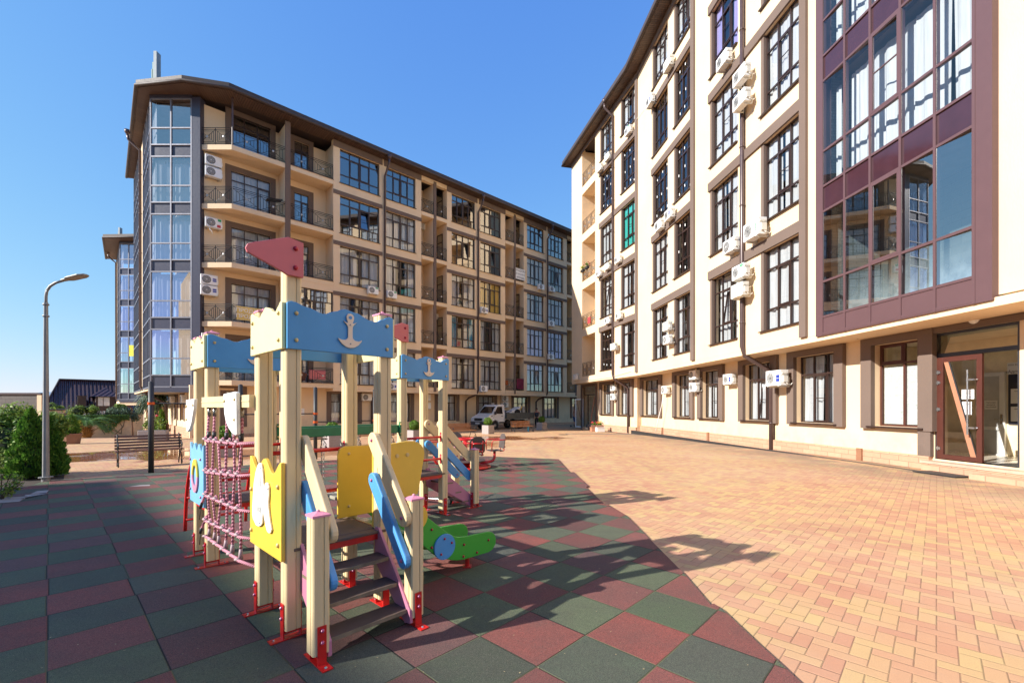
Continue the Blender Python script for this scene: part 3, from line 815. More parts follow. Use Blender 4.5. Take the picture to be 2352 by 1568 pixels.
# ---- twin end of the next wing, farther along the lane
fw = thing('apartment_building', 'distant cream block with a slate glazed corner tower past the palm', 'building', (-38, 47, zg(-38, 47)))
A0 = P(275.5, 930, 45); A1 = P(316, 930, 45); A0 = A0.xy; A1 = A1.xy
tower(fw, A0, A1, SIDE, 7.5, 18.0, 3.13, -2)
b = MB(); e0 = A0 + V((-.9, -.9)); e1 = A0 + SIDE * 7.5 + V((-1.2, 0)); e2 = A1 + V((.6, -1.1))
eaves(fw, [(A0 + SIDE * 7.5)[:], A0[:], A1[:]], [e1[:], e0[:], (e2.x + 2.5, e2.y)], 18.25)
b.slab([e1[:], e0[:], (e2.x + 2.5, e2.y), (e2.x + 9, e2.y + 12), (e1.x + 6, e1.y + 6)], 18.35, 18.6); b.obj('roof', M['roofmetal'], fw)
b = MB(); n_ = V((.726, .688))
w0 = A0 + V((2.3, 1.2)); w1 = w0 + SIDE * 9; w2 = w0 + n_ * 1.6; w3 = w1 + n_ * 9
b.slab([w0[:], (w0 + n_ * 9)[:], w3[:], w1[:]], -3, 1.75); b.obj('ground_wall', M['cream'], fw)
b = MB(); z0 = zg(*A1) - .1
b.slab([(w0 - n_ * .06 - SIDE * .06)[:], (w0 + n_ * 9)[:], w3[:], (w1 - n_ * .06)[:]], -3, z0 + .75); b.obj('plinth', M['plinth'], fw)
b = MB(); b.slab([A0[:], (A1.x + 3, A1.y), (A1.x + 9, A1.y + 9), (A0 + SIDE * 7.5)[:]], 1.77, 2.2); b.obj('overhang_soffit', M['cream'], fw)
for x in (.9, 2.9): b = MB(frame((w0.x, w0.y, 0), n_)); b.box(x, -.08, z0 + 1.1, x + .55, -.0, 1.75); b.obj('window_shutter', M['brown'], fw)

# rooftop shaft stacks
def stack(x0, x1, y0, y1, Y, label, zb):
    s_ = thing('roof_vent_stack', label, 'vent stack', P((x0 + x1) / 2, y1, Y))
    w = (x1 - x0) / F * Y; h = (y1 - y0) / F * Y; p = P(x0, y1, Y); mx = T(p.x, p.y, zb); h += p.z - zb
    b = MB(mx); b.box(w * .50, 0, 0, w * .80, .35, h); b.obj('tall_panel', mat_stack2, s_)
    b = MB(mx)
    for q, (f, g_) in enumerate(((.30, .86), (.2, .76), (.1, .5), (.0, .3))): b.box(w * f - .03, .1, 0, w * f + .06, .3, h * g_)
    b.box(w * .84, .1, 0, w * .95, .3, h * .62); b.obj('side_panel', mat_stack, s_)
    b = MB(mx); b.tube([(w * .8, .15, h * .5), (w * 1.15, .15, 0)], .03, 6); b.tube([(w * .8, .15, h * .25), (w * 1.1, .15, 0)], .03, 6); b.obj('stay', M['galv'], s_)
mat_stack2 = mat('grey_sheet_metal', (.20, .23, .25), .5, .2)
mat_stack = mat('pale_green_sheet_metal', (.16, .24, .23), .5, .2)
stack(341, 364, 117, 189, 28, 'tall stepped metal vent stack on the near roof corner', EA + .3)
stack(266, 277, 522, 545, 50, 'small metal vent stack on the distant roof', 18.5)

# ================================================================== the sunny block on the right
R1 = Pl((9.04, 13.3), (.0689, -.9976)); R2 = Pl((8.91, 15.15), (.0941, -.9956)); R3 = Pl((7.73, 27.6), (.2425, -.970))
br = thing('apartment_building', 'sunlit cream apartment block with a violet brown glazed bay and entrance at its ground floor', 'building', (10, 18, 0))
SB, ER = 3.69, 22.2
RS = [4.22 + 3.8 * k for k in range(5)]; RH = [2.79] * 4 + [2.4]
def r_wall(pl, t0, t1, wins, extra=()):
    b = MB(pl.M); hs = [(a, c, RS[k], RS[k] + RH[k]) for (a, c) in wins for k in range(5)] + list(extra)
    holed(b, t0, t1, SB, ER, hs, .3); b.obj('upper_wall', M['cream'], br)
wA = (R2.t(1753.5), R2.t(1841)); wB = (R2.t(1635), R2.t(1695)); wC = (R2.t(1551), R2.t(1589)); wD = (R2.t(1501), R2.t(1534))
wE = (R3.t(1428.5), R3.t(1460.5)); wF = (R3.t(1380.5), R3.t(1405))
t12 = R2.t(1874); t23 = R2.t(1463); t33 = R3.t(1463.5)
bal = (R3.t(1337), R3.t(1367))
bh = [(bal[0], bal[1], SB + .3 + 3.8 * k, SB + 3.8 * k + 3.75 - .25) for k in range(5)]
r_wall(R2, t23, t12 + .1, (wA, wB, wC, wD)); r_wall(R3, R3.t(1313.5), t33, (wE, wF), bh)
b = MB(R1.M); tb1 = R1.t(2283)
b.box(R1.t(1874) + .02, .3, ER - .3, tb1, .6, ER); b.box(tb1 - .15, .12, SB + .05, tb1 + 9, .5, ER); b.obj('upper_wall', M['cream'], br)
# far gable, core and floors
def slab3(b, o1, o2, z0, z1):
    """plan strip that follows the three facade planes between two depths"""
    def line(o): 
        return [R3.M @ V((R3.t(1313.5), o, 0)), R3.M @ V((t33, o, 0)), R2.M @ V((t12, o, 0)), R1.M @ V((14, o, 0))]
    a, c = line(o1), line(o2)
    for k in range(3): b.slab([(a[k].x, a[k].y), (a[k + 1].x, a[k + 1].y), (c[k + 1].x, c[k + 1].y), (c[k].x, c[k].y)], z0, z1)
b = MB(); slab3(b, 4.2, 4.4, -1, ER); 
for k in range(6): slab3(b, .45, 4.19, SB + 3.8 * k - .05, SB + 3.8 * k + .1)
for pl, ts in ((R2, (wA[0] - .35, wB[0] - .3, wC[0] - .4, wD[0] - .4)), (R3, (wE[0] - .4, wF[0] - .3))):
    b.M = pl.M
    for t in ts: b.box(t, .5, SB + .11, t + .12, 4.18, ER - .06)
b.obj('interior', M['room'], br)
b = MB(); slab3(b, 4.5, 12, -1, ER); b.obj('rear_wall', M['cream'], br)
b = MB(R3.M); b.box(R3.t(1313.5), .31, SB, R3.t(1313.5) + .3, 4.4, ER); b.obj('gable_wall', M['cream'], br)
b = MB(); slab3(b, .003, 1.16, SB - .18, SB - .002); b.obj('overhang_soffit', M['cream'], br)
# far balconies
b = MB(R3.M)
b.box(bal[0] - .2, .302, SB, bal[0], 1.6, ER - .1); b.box(bal[1], .302, SB, bal[1] + .2, 1.6, ER - .1); b.box(bal[0] - .2, 1.601, SB, bal[1] + .2, 1.8, ER - .1)
for k in range(1, 6): b.box(bal[0], .303, SB + 3.8 * k - .3, bal[1], 1.599, SB + 3.8 * k + .25)
b.obj('loggia_wall', M['cream'], br)
for k in range(5):
    L = bal[1] - bal[0] - .04
    railing_mb(L, 1.05, 3).obj('railing', [M['bronze'], M['silver']], br, mx=R3.M @ T(bal[0] + .02, .05, SB + .33 + 3.8 * k))
# lintel bands, vertical strips, sills, jamb linings
for pl, pair, xs in ((R2, (wB, wA), (1840.8, 1856, 1629)), (R2, (wD, wC), (1589.2, 1597, 1498)), (R3, (wF, wE), (1460.6, 1465.5, 1377))):
    s0_, s1_, xl = pl.t(xs[0]), pl.t(xs[1]), pl.t(xs[2])
    b = MB(pl.M); b.box(s0_, -.09, SB + .02, s1_, .0, ER - .06); b.obj('vertical_strip', M['brown'], br)
    for k in range(5):
        zt = RS[k] + RH[k]; b = MB(pl.M); b.box(xl, -.075, zt, s0_, .0, min(zt + .36, ER - .06)); b.obj('lintel_band', M['brown'], br)
        for (a, c) in pair:
            b = MB(pl.M); b.box(a - .13, -.006, RS[k], a + .02, .15, zt); b.box(a - .16, -.1, RS[k] - .035, c, .15, RS[k] - .001, 1); b.obj('window_surround', [M['brown'], M['frame']], br)
rs = random.Random(11)
for wi, (pl, (a, c)) in enumerate(((R2, wA), (R2, wB), (R2, wC), (R2, wD), (R3, wE), (R3, wF))):
    for k in range(5):
        cu = 'curtain'; cov = rs.choice((1.0, .9, .8, .97))
        if (wi, k) in ((2, 1), (2, 3), (2, 2), (3, 2), (4, 3), (5, 3), (5, 0), (3, 3)): cu = None
        if (wi, k) == (4, 2): cu = 'teal'
        if (wi, k) == (1, 3): cu = 'lilac'; cov = .6
        ti = ((1, 1),) if (wi, k) in ((2, 1), (1, 4), (5, 3), (5, 1), (1, 0), (0, 3)) else ()
        net = ((1, 1),) if (wi + 2 * k) % 3 else ()
        window(br, pl.M @ T(a + .02, .10, RS[k]), c - a - .02, RH[k], (.33, .66), (.26, .76), ((1, 1),), cu, cov, wi * 7 + k, 'glass', 'frame', tilt=ti, net=net, depth=.10 if not ti else .27)
# pieces of protective tape still on the new panes
b2 = {}
for (wi, pl, wn, ks) in ((2, R2, wC, (1, 2, 3)), (3, R2, wD, (2,)), (4, R3, wE, (3,)), (5, R3, wF, (0, 3))):
    rr = random.Random(wi)
    for k in ks:
        b = MB(pl.M)
        for cxk in (.17, .5, .83):
            for rz in (.13, .5, .88):
                x = wn[0] + (wn[1] - wn[0]) * (cxk + rr.uniform(-.05, .05)); z = RS[k] + RH[k] * rz + rr.uniform(-.15, .15)
                b.box(x - .03, .085, z - .06, x + .03, .095, z + .06)
        b.obj('tape_strip', M['paper'], br)
# drainpipes
for pl, x, base_x in ((R2, 1710.5, None), (R3, 1410.5, None)):
    t = pl.t(x); pts = [(t, -.1, ER - .75), (t, -.1, SB + .15), (t, .0, SB - .2), (t + .05, .95, SB - .75), (t + .05, 1.03, SB - 1.0), (t + .05, 1.03, -.2)]
    if pl is R3: pts = [(t, -.72, ER - .02), (t, -.7, ER - .3)] + pts
    pipe_part(br, [pl.M @ V(p) for p in pts], .085, funnel=pl is R3)
# eaves
def ro(pl, t, o): v = pl.M @ V((t, o, 0)); return (v.x, v.y)
tend = R3.t(1313.5)
outs = [ro(R3, tend - .45, 2.5), ro(R3, tend - .5, -.7), ro(R3, t33, -.78), ro(R2, t12, -.8), ro(R1, 12, -.8)]
walls = [ro(R3, tend, 2.5), ro(R3, tend, .1), ro(R3, t33, .1), ro(R2, t12, .1), ro(R1, 12, .1)]
eaves(br, walls, outs, ER)
b = MB(); b.slab([*outs, ro(R1, 12, 11), ro(R3, tend, 11)], ER + .12, ER + .4); b.obj('roof', M['roofmetal'], br)
b = MB(); slab3(b, -.06, -.001, ER - .3, ER - .002); b.obj('frieze', M['brown'], br)

# ---- violet brown bay
by0, by1 = 3.635, 21.9
tl, tr = R1.t(1875), R1.t(2281)
bay = tr - tl
fr = MB(R1.M); sp = MB(R1.M); gl_ = MB(R1.M); glo = MB(R1.M); cuA = MB(R1.M)
xcol = [1890, 1941, 1999.5, 2069, 2148.5, 2238.5]; tc = [R1.t(x) for x in xcol]
fr.box(tl, -.02, by0, tc[0] - .03, .28, by1); fr.box(tc[5] + .03, -.02, by0, tr, .35, by1)
# rows measured on the right-hand mullion: base panel, low glass, tall glass, spandrel ...
def zr(y): return R1.z(2238.5, y)
rows = [by0 + .1, zr(654), zr(524)]
pit = zr(289) - (zr(654)); 
lev = []
z = zr(657)
zc = {'gb': zr(636), 'gm': zr(520), 'gt': zr(288), 'st': zr(205)}
pit = zc['st'] - zc['gb']
zs = [by0 + .06]
kinds = ['panel']
z = zc['gb']; zs.append(z)
for k in range(5):
    for nm in ('gm', 'gt', 'st'):
        zz = zc[nm] + pit * k
        if zz > by1 - .1: zz = by1 - .1
        zs.append(zz); kinds.append('low' if nm == 'gm' else 'tall' if nm == 'gt' else 'span')
for k in range(6): fr.box(tc[k] - .03, -.03, by0, tc[k] + .03, .08, by1)
rr = random.Random(5)
for k in range(5):
    a, c = tc[k] + .03, tc[k + 1] - .03
    for z in zs: fr.box(a, -.025, z - .03, c, .075, z + .03)
    fr.box(a, -.02, by0, c, .3, zs[0] - .031)
    for j, kd in enumerate(kinds):
        z0, z1 = zs[j] + .03, zs[j + 1] - .03
        if z1 - z0 < .1: continue
        if kd == 'panel': fr.box(a, -.008, z0, c, .05, z1, 0)
        elif kd == 'span': fr.quad((a, .012, z0), (c, .012, z0), (c, .012, z1), (a, .012, z1), 1)
        else:
            e = [rr.uniform(-.002, .002) for _ in range(3)]; k0, k1 = -.012, .068      # panes set a little askew in the deep mullions
            (glo if j < 3 else gl_).quad((a, k0 + e[0], z0), (c, k1 + e[1], z0), (c, k1 + e[2], z1), (a, k0 + e[2] - e[1] + e[0], z1))
            if k == 2 and kd == 'tall':
                s_ = .05
                fr.box(a, -.03, z0, a + s_, .03, z1); fr.box(c - s_, -.03, z0, c, .03, z1); fr.box(a + s_, -.029, z0, c - s_, .03, z0 + s_); fr.box(a + s_, -.029, z1 - s_, c - s_, .03, z1)
                if j > 3: fr.box(a + s_, -.015, (z0 + z1) / 2 - .012, c - s_, .02, (z0 + z1) / 2 + .012)
    for f_ in range(1, 5):
        zb = zs[1] + pit * f_ + .06; zt = min(zb + (zc['gt'] - zc['gb']) - .12, by1 - .2)
        if zt - zb < .5: continue
        cb = curtain_mb(c - a + .06, zt - zb - .12, rr.randint(0, 99), 1.0 if k else .6)
        o_ = len(cuA.v); cuA.v += [R1.M @ (v + V((a - .03, .42, zb))) for v in cb.v]; cuA.f += [tuple(o_ + q for q in f) for f in cb.f]; cuA.i += cb.i
f = fr.obj('glazed_bay', [M['bayframe'], M['bayspan']], br); gl_.obj('glazing', M['glass_bay'], f); glo.obj('glazing', M['glass_low'], f); cuA.obj('curtain', M['curtain'], f)
b = MB(R1.M)
for k in range(6): b.box(tl + .05, .1, zs[1] - .35 + pit * k, tr - .1, 1.9, zs[1] - .06 + pit * k) if zs[1] + pit * k < ER else None
b.box(tl, 1.95, by0 + .2, tr, 2.1, ER - .1); b.obj('bay_floor', M['greyblock'], br)
b = MB(R1.M); b.box(tl + .02, .29, by0 + .2, tl + .12, 1.9, ER - .1); b.obj('brick_reveal', M['whitebrick'], br)
def m_smear():
    m, t, b = base('whitewash_smear'); t.n.remove(b); g = t.sep(t.coord('Generated'))[2]; n = t.noise(t.pos(), 3.0, 5, .65)
    a = t.m('MULTIPLY', t.m('POWER', t.m('SUBTRACT', 1.0, g, clamp=True), 1.3), t.rng(n, .3, .65, .35, .95))
    tr = t.new('ShaderNodeBsdfTransparent'); df = t.new('ShaderNodeBsdfDiffuse'); df.inputs[0].default_value = (.75, .78, .78, 1)
    mx = t.new('ShaderNodeMixShader'); t.l.new(a, mx.inputs[0]); t.l.new(tr.outputs[0], mx.inputs[1]); t.l.new(df.outputs[0], mx.inputs[2]); t.l.new(mx.outputs[0], t.n['Material Output'].inputs[0]); return m
b = MB(R1.M)
for k in range(1, 5): b.quad((tc[k] + .03, .072, zs[1] + .03), (tc[k + 1] - .03, .072, zs[1] + .03), (tc[k + 1] - .03, .072, zs[2] - .03), (tc[k] + .03, .072, zs[2] - .03))
b.obj('dusty_film', m_smear(), f)
# ---- ground floor of the sunny block
OG = 1.15
G2 = R2.off(OG); G3 = R3.off(OG)
gx = [(G3, 1379, 1411), (G3, 1418, 1456), (G2, 1474, 1521.6), (G2, 1548, 1596), (G2, 1606, 1665), (G2, 1701, 1789), (G2, 1814, 1943.6), (G2, 1984, 2120)]
entr = (G2.t(2147), G2.t(2342))
holes2 = []; holes3 = []
for (pl, x0, x1) in gx:
    a, c = pl.t(x0), pl.t(x1); q = .34 if x1 < 2000 else .36
    (holes2 if pl is G2 else holes3).append((a + q, c - (q if x1 < 2000 else .0), 1.03, 3.3))
tg23 = G2.t(1463.5)
b = MB(G2.M); holed(b, tg23, G2.t(2352) + 6, -.4, SB - .18, holes2 + [(entr[0], entr[1], .28, 3.36)], .35); b.obj('ground_wall', M['cream'], br)
ed = (G3.t(1337), G3.t(1371))
b = MB(G3.M); holed(b, G3.t(1325), G3.t(1463.5), -.6, SB - .18, holes3 + [(ed[0] + .15, ed[1] - .15, -.1, 3.3)], .35); b.obj('ground_wall', M['cream'], br)
for pl, hs in ((G2, holes2), (G3, holes3)):
    for (a, c, z0, z1) in hs:
        b = MB(pl.M); b.prism([(a - .34, z0 - .08), (a, z0 - .08), (a, z1), (c, z1), (c, z0 - .08), (c + .34, z0 - .08), (c + .34, SB - .19), (a - .34, SB - .19)], -.13, 0)
        b.box(a - .12, -.17, z0 - .05, c + .12, .2, z0 - .005, 1); b.obj('window_surround', [M['brown'], M['frame']], br, fixn=True)
b = MB(G3.M); b.prism([(ed[0] - .1, -.3), (ed[0] + .14, -.3), (ed[0] + .14, 3.3), (ed[1] - .14, 3.3), (ed[1] - .14, -.3), (ed[1] + .1, -.3), (ed[1] + .1, SB - .19), (ed[0] - .1, SB - .19)], -.1, 0); b.obj('door_surround', M['brown'], br, fixn=True)
b = MB(G2.M); b.prism([(entr[0] - .34, .33), (entr[0] - .02, .33), (entr[0] - .02, 3.361), (entr[1] + 4, 3.361), (entr[1] + 4, SB - .19), (entr[0] - .34, SB - .19)], -.1, 0); b.obj('door_surround', M['brown'], br, fixn=True)
q = 0
for pl, hs in ((G3, holes3), (G2, holes2)):
    for (a, c, z0, z1) in hs:
        q += 1
        if q == 8:
            window(br, pl.M @ T(a, .16, z0), c - a, z1 - z0, (.52,), (.76,), ((0, 1),), None, 1, 9, 'glass', 'frame_red')
        else: window(br, pl.M @ T(a, .16, z0), c - a, z1 - z0, (.34, .68), (.72,), ((1, 0),), 'curtain', (.95, .9, .95, .9, .95, 1.0, .95)[q - 1], q + 31, 'glass', 'frame', net=((1, 0),), tilt=((1, 0),) if q == 6 else ())
b = MB(G2.M); b.box(tg23, -.11, -.5, entr[0] - .05, -.001, .33); b.box(entr[1] + .0, -.111, -.5, entr[1] + 6, -.001, .2); b.obj('plinth', M['plinth'], br)
b = MB(G3.M); b.box(ed[1] + .1, -.11, -.8, G3.t(1463.5), -.001, .22); b.obj('plinth', M['plinth'], br)
# rough corner stones let into the plinth
mat_pier = mat('rough_brown_stone', (.30, .14, .075), .9, bump=.9, bscale=30, bdist=.02)
for x in (1525, 1630, 1978): t = G2.t(x); b = MB(G2.M); b.box(t, -.16, -.4, t + .17, -.111, .36); b.obj('plinth_pier', mat_pier, br)
# ------------------------------------------------------------------ playground
M['wood'] = mat('cream_painted_wood', (.72, .56, .32), .45, var=.07, scale=2.5, bump=.15, bscale=25, grain=(4, 4, .35), dirt=.5, dcol=(.30, .22, .13), spec=.35)
M['pale'] = mat('pale_yellow_board', (.80, .69, .33), .4, var=.05, dirt=.1, dcol=(.5, .4, .15))
M['yellow'] = mat('yellow_board', (.78, .50, .06), .4, var=.06, dirt=.15, dcol=(.35, .22, .05))
M['blue'] = mat('blue_board', (.07, .30, .60), .42, var=.08, dirt=.12, dcol=(.10, .16, .22))
M['blue_rail'] = mat('light_blue_rail', (.085, .32, .66), .38, var=.06, dirt=.12, dcol=(.1, .2, .3))
M['skyblue'] = mat('pale_blue_board', (.18, .43, .66), .45, var=.06, dirt=.15, dcol=(.4, .5, .55))
M['greenb'] = mat('green_board', (.055, .38, .040), .38, var=.06, dirt=.1, dcol=(.03, .12, .02))
M['greenbeam'] = mat('green_beam', (.012, .17, .065), .4, var=.12, grain=(1, 5, 5), dirt=.2, dcol=(.02, .06, .03))
M['red'] = mat('red_painted_steel', (.58, .016, .014), .32, var=.08, dirt=.15, dcol=(.25, .02, .02), coat=.2)
M['flag'] = mat('faded_red_board', (.60, .14, .15), .45, var=.08, dirt=.15, dcol=(.3, .1, .12))
M['pink'] = mat('pink_cap', (.68, .26, .36), .45, var=.06)
M['stringer'] = mat('faded_pink_board', (.50, .19, .29), .45, var=.1, dirt=.3, dcol=(.45, .30, .33))
M['deck'] = mat('brown_plywood', (.105, .072, .058), .5, var=.15, dirt=.35, dcol=(.16, .12, .10), bump=.3, bscale=90)
M['edgegrain'] = mat('worn_plywood_edge', (.20, .15, .10), .7, var=.3, scale=14)
M['anchor'] = mat('cream_cut_out', (.78, .63, .48), .45, var=.04)
M['bolt_y'] = mat('cream_bolt_cap', (.68, .50, .20), .35)
M['bolt_p'] = mat('pink_bolt_cap', (.50, .10, .22), .3)
M['bolt_r'] = mat('red_bolt_cap', (.45, .01, .03), .3)
M['rope'] = None
M['fishwhite'] = mat('white_cut_out', (.82, .81, .77), .4, var=.03, dirt=.12, dcol=(.5, .45, .4))
M['chain'] = mat('chain_steel', (.38, .37, .34), .35, .9)
M['seatply'] = mat('dark_plywood_seat', (.085, .065, .058), .5, var=.2, dirt=.3, dcol=(.2, .17, .15))
def m_rope():
    m, t, b = base('pink_rope'); p = t.pos(); x, y, z = t.sep(p)
    s_ = t.m('SINE', t.m('MULTIPLY', t.m('ADD', t.m('MULTIPLY', z, 1.0), t.m('MULTIPLY', t.m('SUBTRACT', y, x), .8)), 210.0))
    c = t.mix(t.rng(s_, -1, 1, 0, 1), (.34, .10, .14, 1), (.72, .33, .40, 1))
    t.l.new(c, b.inputs['Base Color']); b.inputs['Roughness'].default_value = .8
    t.l.new(t.bump(s_, .6, .004), b.inputs['Normal']); return m
M['rope'] = m_rope()
M['knob'] = mat('mauve_rubber_joint', (.42, .30, .31), .6)

BX = V((.6947, .7193)); AX = V((-.7193, .6947))
def wave(f):
    """height of the cut top edge of a frieze board at share f of its length"""
    pts = [(0, .300), (.04, .312), (.17, .285), (.31, .257), (.40, .285), (.50, .314), (.62, .298), (.74, .262), (.81, .254), (.88, .280), (.96, .311), (1, .300)]
    for (a, p), (c, q) in zip(pts, pts[1:]):
        if f <= c: k = (f - a) / (c - a); k = k * k * (3 - 2 * k); return p + (q - p) * k
    return pts[-1][1]
def anchor_outline(s_=1.0):
    r = []
    # ring top, stock, shank, flukes (half outlines mirrored)
    half = [(.026, .088), (.017, .060), (.036, .066), (.050, .074), (.022, .045), (.017, .030), (.016, -.035), (.020, -.046), (.036, -.058), (.060, -.060), (.087, -.050), (.082, -.062), (.060, -.088), (.030, -.106)]
    r = [(x, z) for x, z in half] + [(0, -.112)] + [(-x, z) for x, z in reversed(half)]
    top = [(-.027 + .027 * (1 - math.cos(a)) if 0 else .028 * math.cos(a), .100 + .028 * math.sin(a)) for a in [R(205 - 23 * k) for k in range(11)]]
    out = r + [(x, z) for x, z in top[1:-1]]
    return [(x * s_, z * s_) for x, z in out]
def bolts(b, pts, r, m, y=-.004):
    for x, z in pts: b.ball((x, y, z), r, 8, 5, m, (1, .75, 1))

def post_mb(h, w=.10, z0=.09):
    """square post with a narrow groove down the middle third lines of every face"""
    k = w / 2; g = .007; c = .008
    q = []
    prof = [(-k + c, -k), (.010, -k), (.015, -k + g), (.020, -k), (k - c, -k), (k, -k + c)]
    for r_ in range(4):
        a = R(90 * r_); 
        for x, y in prof: q.append((x * math.cos(a) - y * math.sin(a), x * math.sin(a) + y * math.cos(a)))
    b = MB(); b.slab(q, z0, h); return b
def cap_mb(w=.109, z=0.):
    b = MB(); k = w / 2
    b.box(-k, -k, z, k, k, z + .012)
    b.add([(-k, -k, z + .012), (k, -k, z + .012), (k, k, z + .012), (-k, k, z + .012), (0, 0, z + .030)], [(0, 1, 4), (1, 2, 4), (2, 3, 4), (3, 0, 4)])
    b.ball((0, 0, z + .028), .012, 8, 5); return b
def bracket_mb(axis='x'):
    """steel fork bolted to two faces of the post, welded to a floor plate"""
    b = MB(RZ(0 if axis == 'x' else R(90))); w = .052
    for s_ in (-1, 1):
        b.box(s_ * w, -.026, .03, s_ * (w + .007), .026, .26)
        for z in (.235, .165): b.ball((s_ * (w + .010), 0, z), .012, 8, 5, 1)
        b.ball((s_ * (w + .055), 0, .036), .009, 6, 4, 2)
    b.box(-w, -.024, .068, w, .024, .085)
    b.box(-w - .085, -.032, .029, w + .085, .032, .035)
    return b
WMESH = {}
def post(root, mx, h, axis='x', cap=True, bracket=True):
    kx = ('post', round(h, 2))
    if kx not in WMESH: WMESH[kx] = post_mb(h).mesh('post', M['wood'])
    o = place('post', WMESH[kx], root, mx, bevel=0)
    if cap:
        if 'cap' not in WMESH: WMESH['cap'] = cap_mb().mesh('post_cap', M['pink'])
        place('post_cap', WMESH['cap'], o, mx @ T(0, 0, h + .001))
    if bracket:
        if ('br', axis) not in WMESH: WMESH[('br', axis)] = bracket_mb(axis).mesh('foot_bracket', [M['red'], M['bolt_p'], M['steel']])
        place('foot_bracket', WMESH[('br', axis)], o, mx)
    return o
def board(root, name, mx, out, th, mt, bm='bolt_y', bp=(), br=.014, bevel=.004, parent=None):
    b = MB(); b.prism(out, 0, th); o = b.obj(name, [M[mt]], root, bevel=bevel, mx=mx, fixn=True)
    if bp:
        c = MB(); bolts(c, bp, br, 0); c.obj('bolt', M[bm], o, smooth=True, mx=mx)
    return o
def frieze(root, mx, L, mt, anchor=False, z=1.93):
    n = 30; out = [(0, z), (L, z)] + [(L * (1 - k / n), z + wave(1 - k / n)) for k in range(n + 1)]
    o = board(root, 'frieze_board', mx, out, .024, mt, 'bolt_y', [(.055, z + .06), (.055, z + .235), (L - .055, z + .06), (L - .055, z + .235)])
    if anchor:
        b = MB(); b.prism([(x, zz) for x, zz in anchor_outline(1.02)], -.013, -.001)
        m2 = mx @ T(L * .545, 0, z + .155)
        a = b.obj('anchor_emblem', M['anchor'], o, mx=m2, bevel=.002, fixn=True)
        c = MB(); c.lathe([(.0125, -.002), (.0125, .0015)], 14, 0, 'y', (0, -.0135, .102)); c.obj('ring_hole', M['blue'], a, mx=m2)
        c = MB(); c.ball((0, -.014, .05), .006, 8, 5); c.ball((0, -.014, -.085), .006, 8, 5); c.obj('screw', M['steel'], a, mx=m2, smooth=True)
    return o
def tower_core(name, label, FLp, w, d, flag=None, deck=.60, group='play towers of the climbing frame', caps=(1, 1, 1, 1)):
    root = thing(name, label, 'play tower', (FLp.x, FLp.y, 0), group)
    fr = frame((FLp.x, FLp.y, 0), BX)
    cor = [(0, 0), (w, 0), (w, d), (0, d)]
    for k, (x, y) in enumerate(cor):
        fl = flag == k
        post(root, fr @ T(x, y, 0), 2.60 if fl else 2.25, 'x' if k in (0, 3) else 'y', cap=not fl)
    # friezes outside the posts
    e = .05
    frieze(root, fr @ T(-e, -e - .025, 0), w + 2 * e, 'blue', True)
    frieze(root, fr @ T(w + e, d + e + .025, 0) @ RZ(R(180)), w + 2 * e, 'blue', False)
    frieze(root, fr @ T(-e - .025, d + e, 0) @ RZ(R(-90)), d + 2 * e, 'pale')
    frieze(root, fr @ T(w + e + .025, -e, 0) @ RZ(R(90)), d + 2 * e, 'pale')
    if flag is not None:
        x, y = cor[flag]; m2 = fr @ T(x, y - .078, 0)
        out = [(.052, 2.405), (.052, 2.635), (-.045, 2.650), (-.25, 2.562), (-.278, 2.548), (-.29, 2.52), (-.28, 2.495), (-.07, 2.415), (-.05, 2.405)]
        board(root, 'flag_board', m2, out[::-1], .022, 'flag', 'bolt_r', [(.0, 2.46), (0, 2.585)], .016)
    b = MB(fr); b.box(.03, .03, deck, w - .03, d - .03, deck + .022, 0); b.box(-.0, -.056, deck, w, .03, deck + .02, 0); b.box(.05, d - .03, deck, w - .05, d + .05, deck + .02)
    dk = b.obj('deck', M['deck'], root, bevel=.003)
    b = MB(fr)
    for (x0, y0, x1, y1) in ((.052, -.045, w - .052, -.02), (.052, d + .02, w - .052, d + .045), (-.045, .052, -.02, d - .052), (w + .02, .052, w + .045, d - .052)):
        b.box(x0, y0, deck - .045, x1, y1, deck - .001)
    b.obj('deck_frame', M['red'], dk)
    return root, fr
def rungs(root, fr, p0, p1, zs, side):
    """red cross bars with their bolted end plates"""
    for z in zs:
        b = MB(fr); b.tube([(p0[0], p0[1], z), (p1[0], p1[1], z)], .0165, 10)
        for p in (p0, p1):
            dx, dy = (.006, .02) if side == 'y' else (.02, .006)
            b.box(p[0] - dx, p[1] - dy, z - .065, p[0] + dx, p[1] + dy, z + .065)
            for s_ in (-.048, .048): b.ball((p[0], p[1] - (.02 if side == 'x' else 0), z + s_), .012, 8, 5, 1)
        b.obj('cross_bar', [M['red'], M['bolt_r']], root, smooth=True)
def rail(root, fr, y0, z0, y1, z1, x, w, mt, th=.045, n=8):
    """rounded plank lying in the plane x = const, from (y0, z0) to (y1, z1)"""
    d = V((y1 - y0, z1 - z0)); L = d.length; d.normalize(); nn = V((-d.y, d.x)); r = w / 2; out = []
    for k in range(n + 1):
        a = math.pi / 2 + math.pi * k / n; out.append(V((y0, z0)) + d * (r * math.cos(a)) + nn * (r * math.sin(a)))
    for k in range(n + 1):
        a = -math.pi / 2 + math.pi * k / n; out.append(V((y1, z1)) + d * (r * math.cos(a)) + nn * (r * math.sin(a)))
    b = MB(fr @ T(x, 0, 0) @ RZ(R(90))); b.prism([(p.x, p.y) for p in out], -th / 2, th / 2)
    o = b.obj('handrail', M[mt], root, bevel=.009, fixn=True)
    c = MB(fr)
    for (yy, zz) in ((y0, z0), (y1, z1)): c.ball((x - th / 2, yy, zz), .013, 8, 5); c.ball((x + th / 2, yy, zz), .013, 8, 5)
    c.obj('bolt', M['bolt_p'], o, smooth=True)
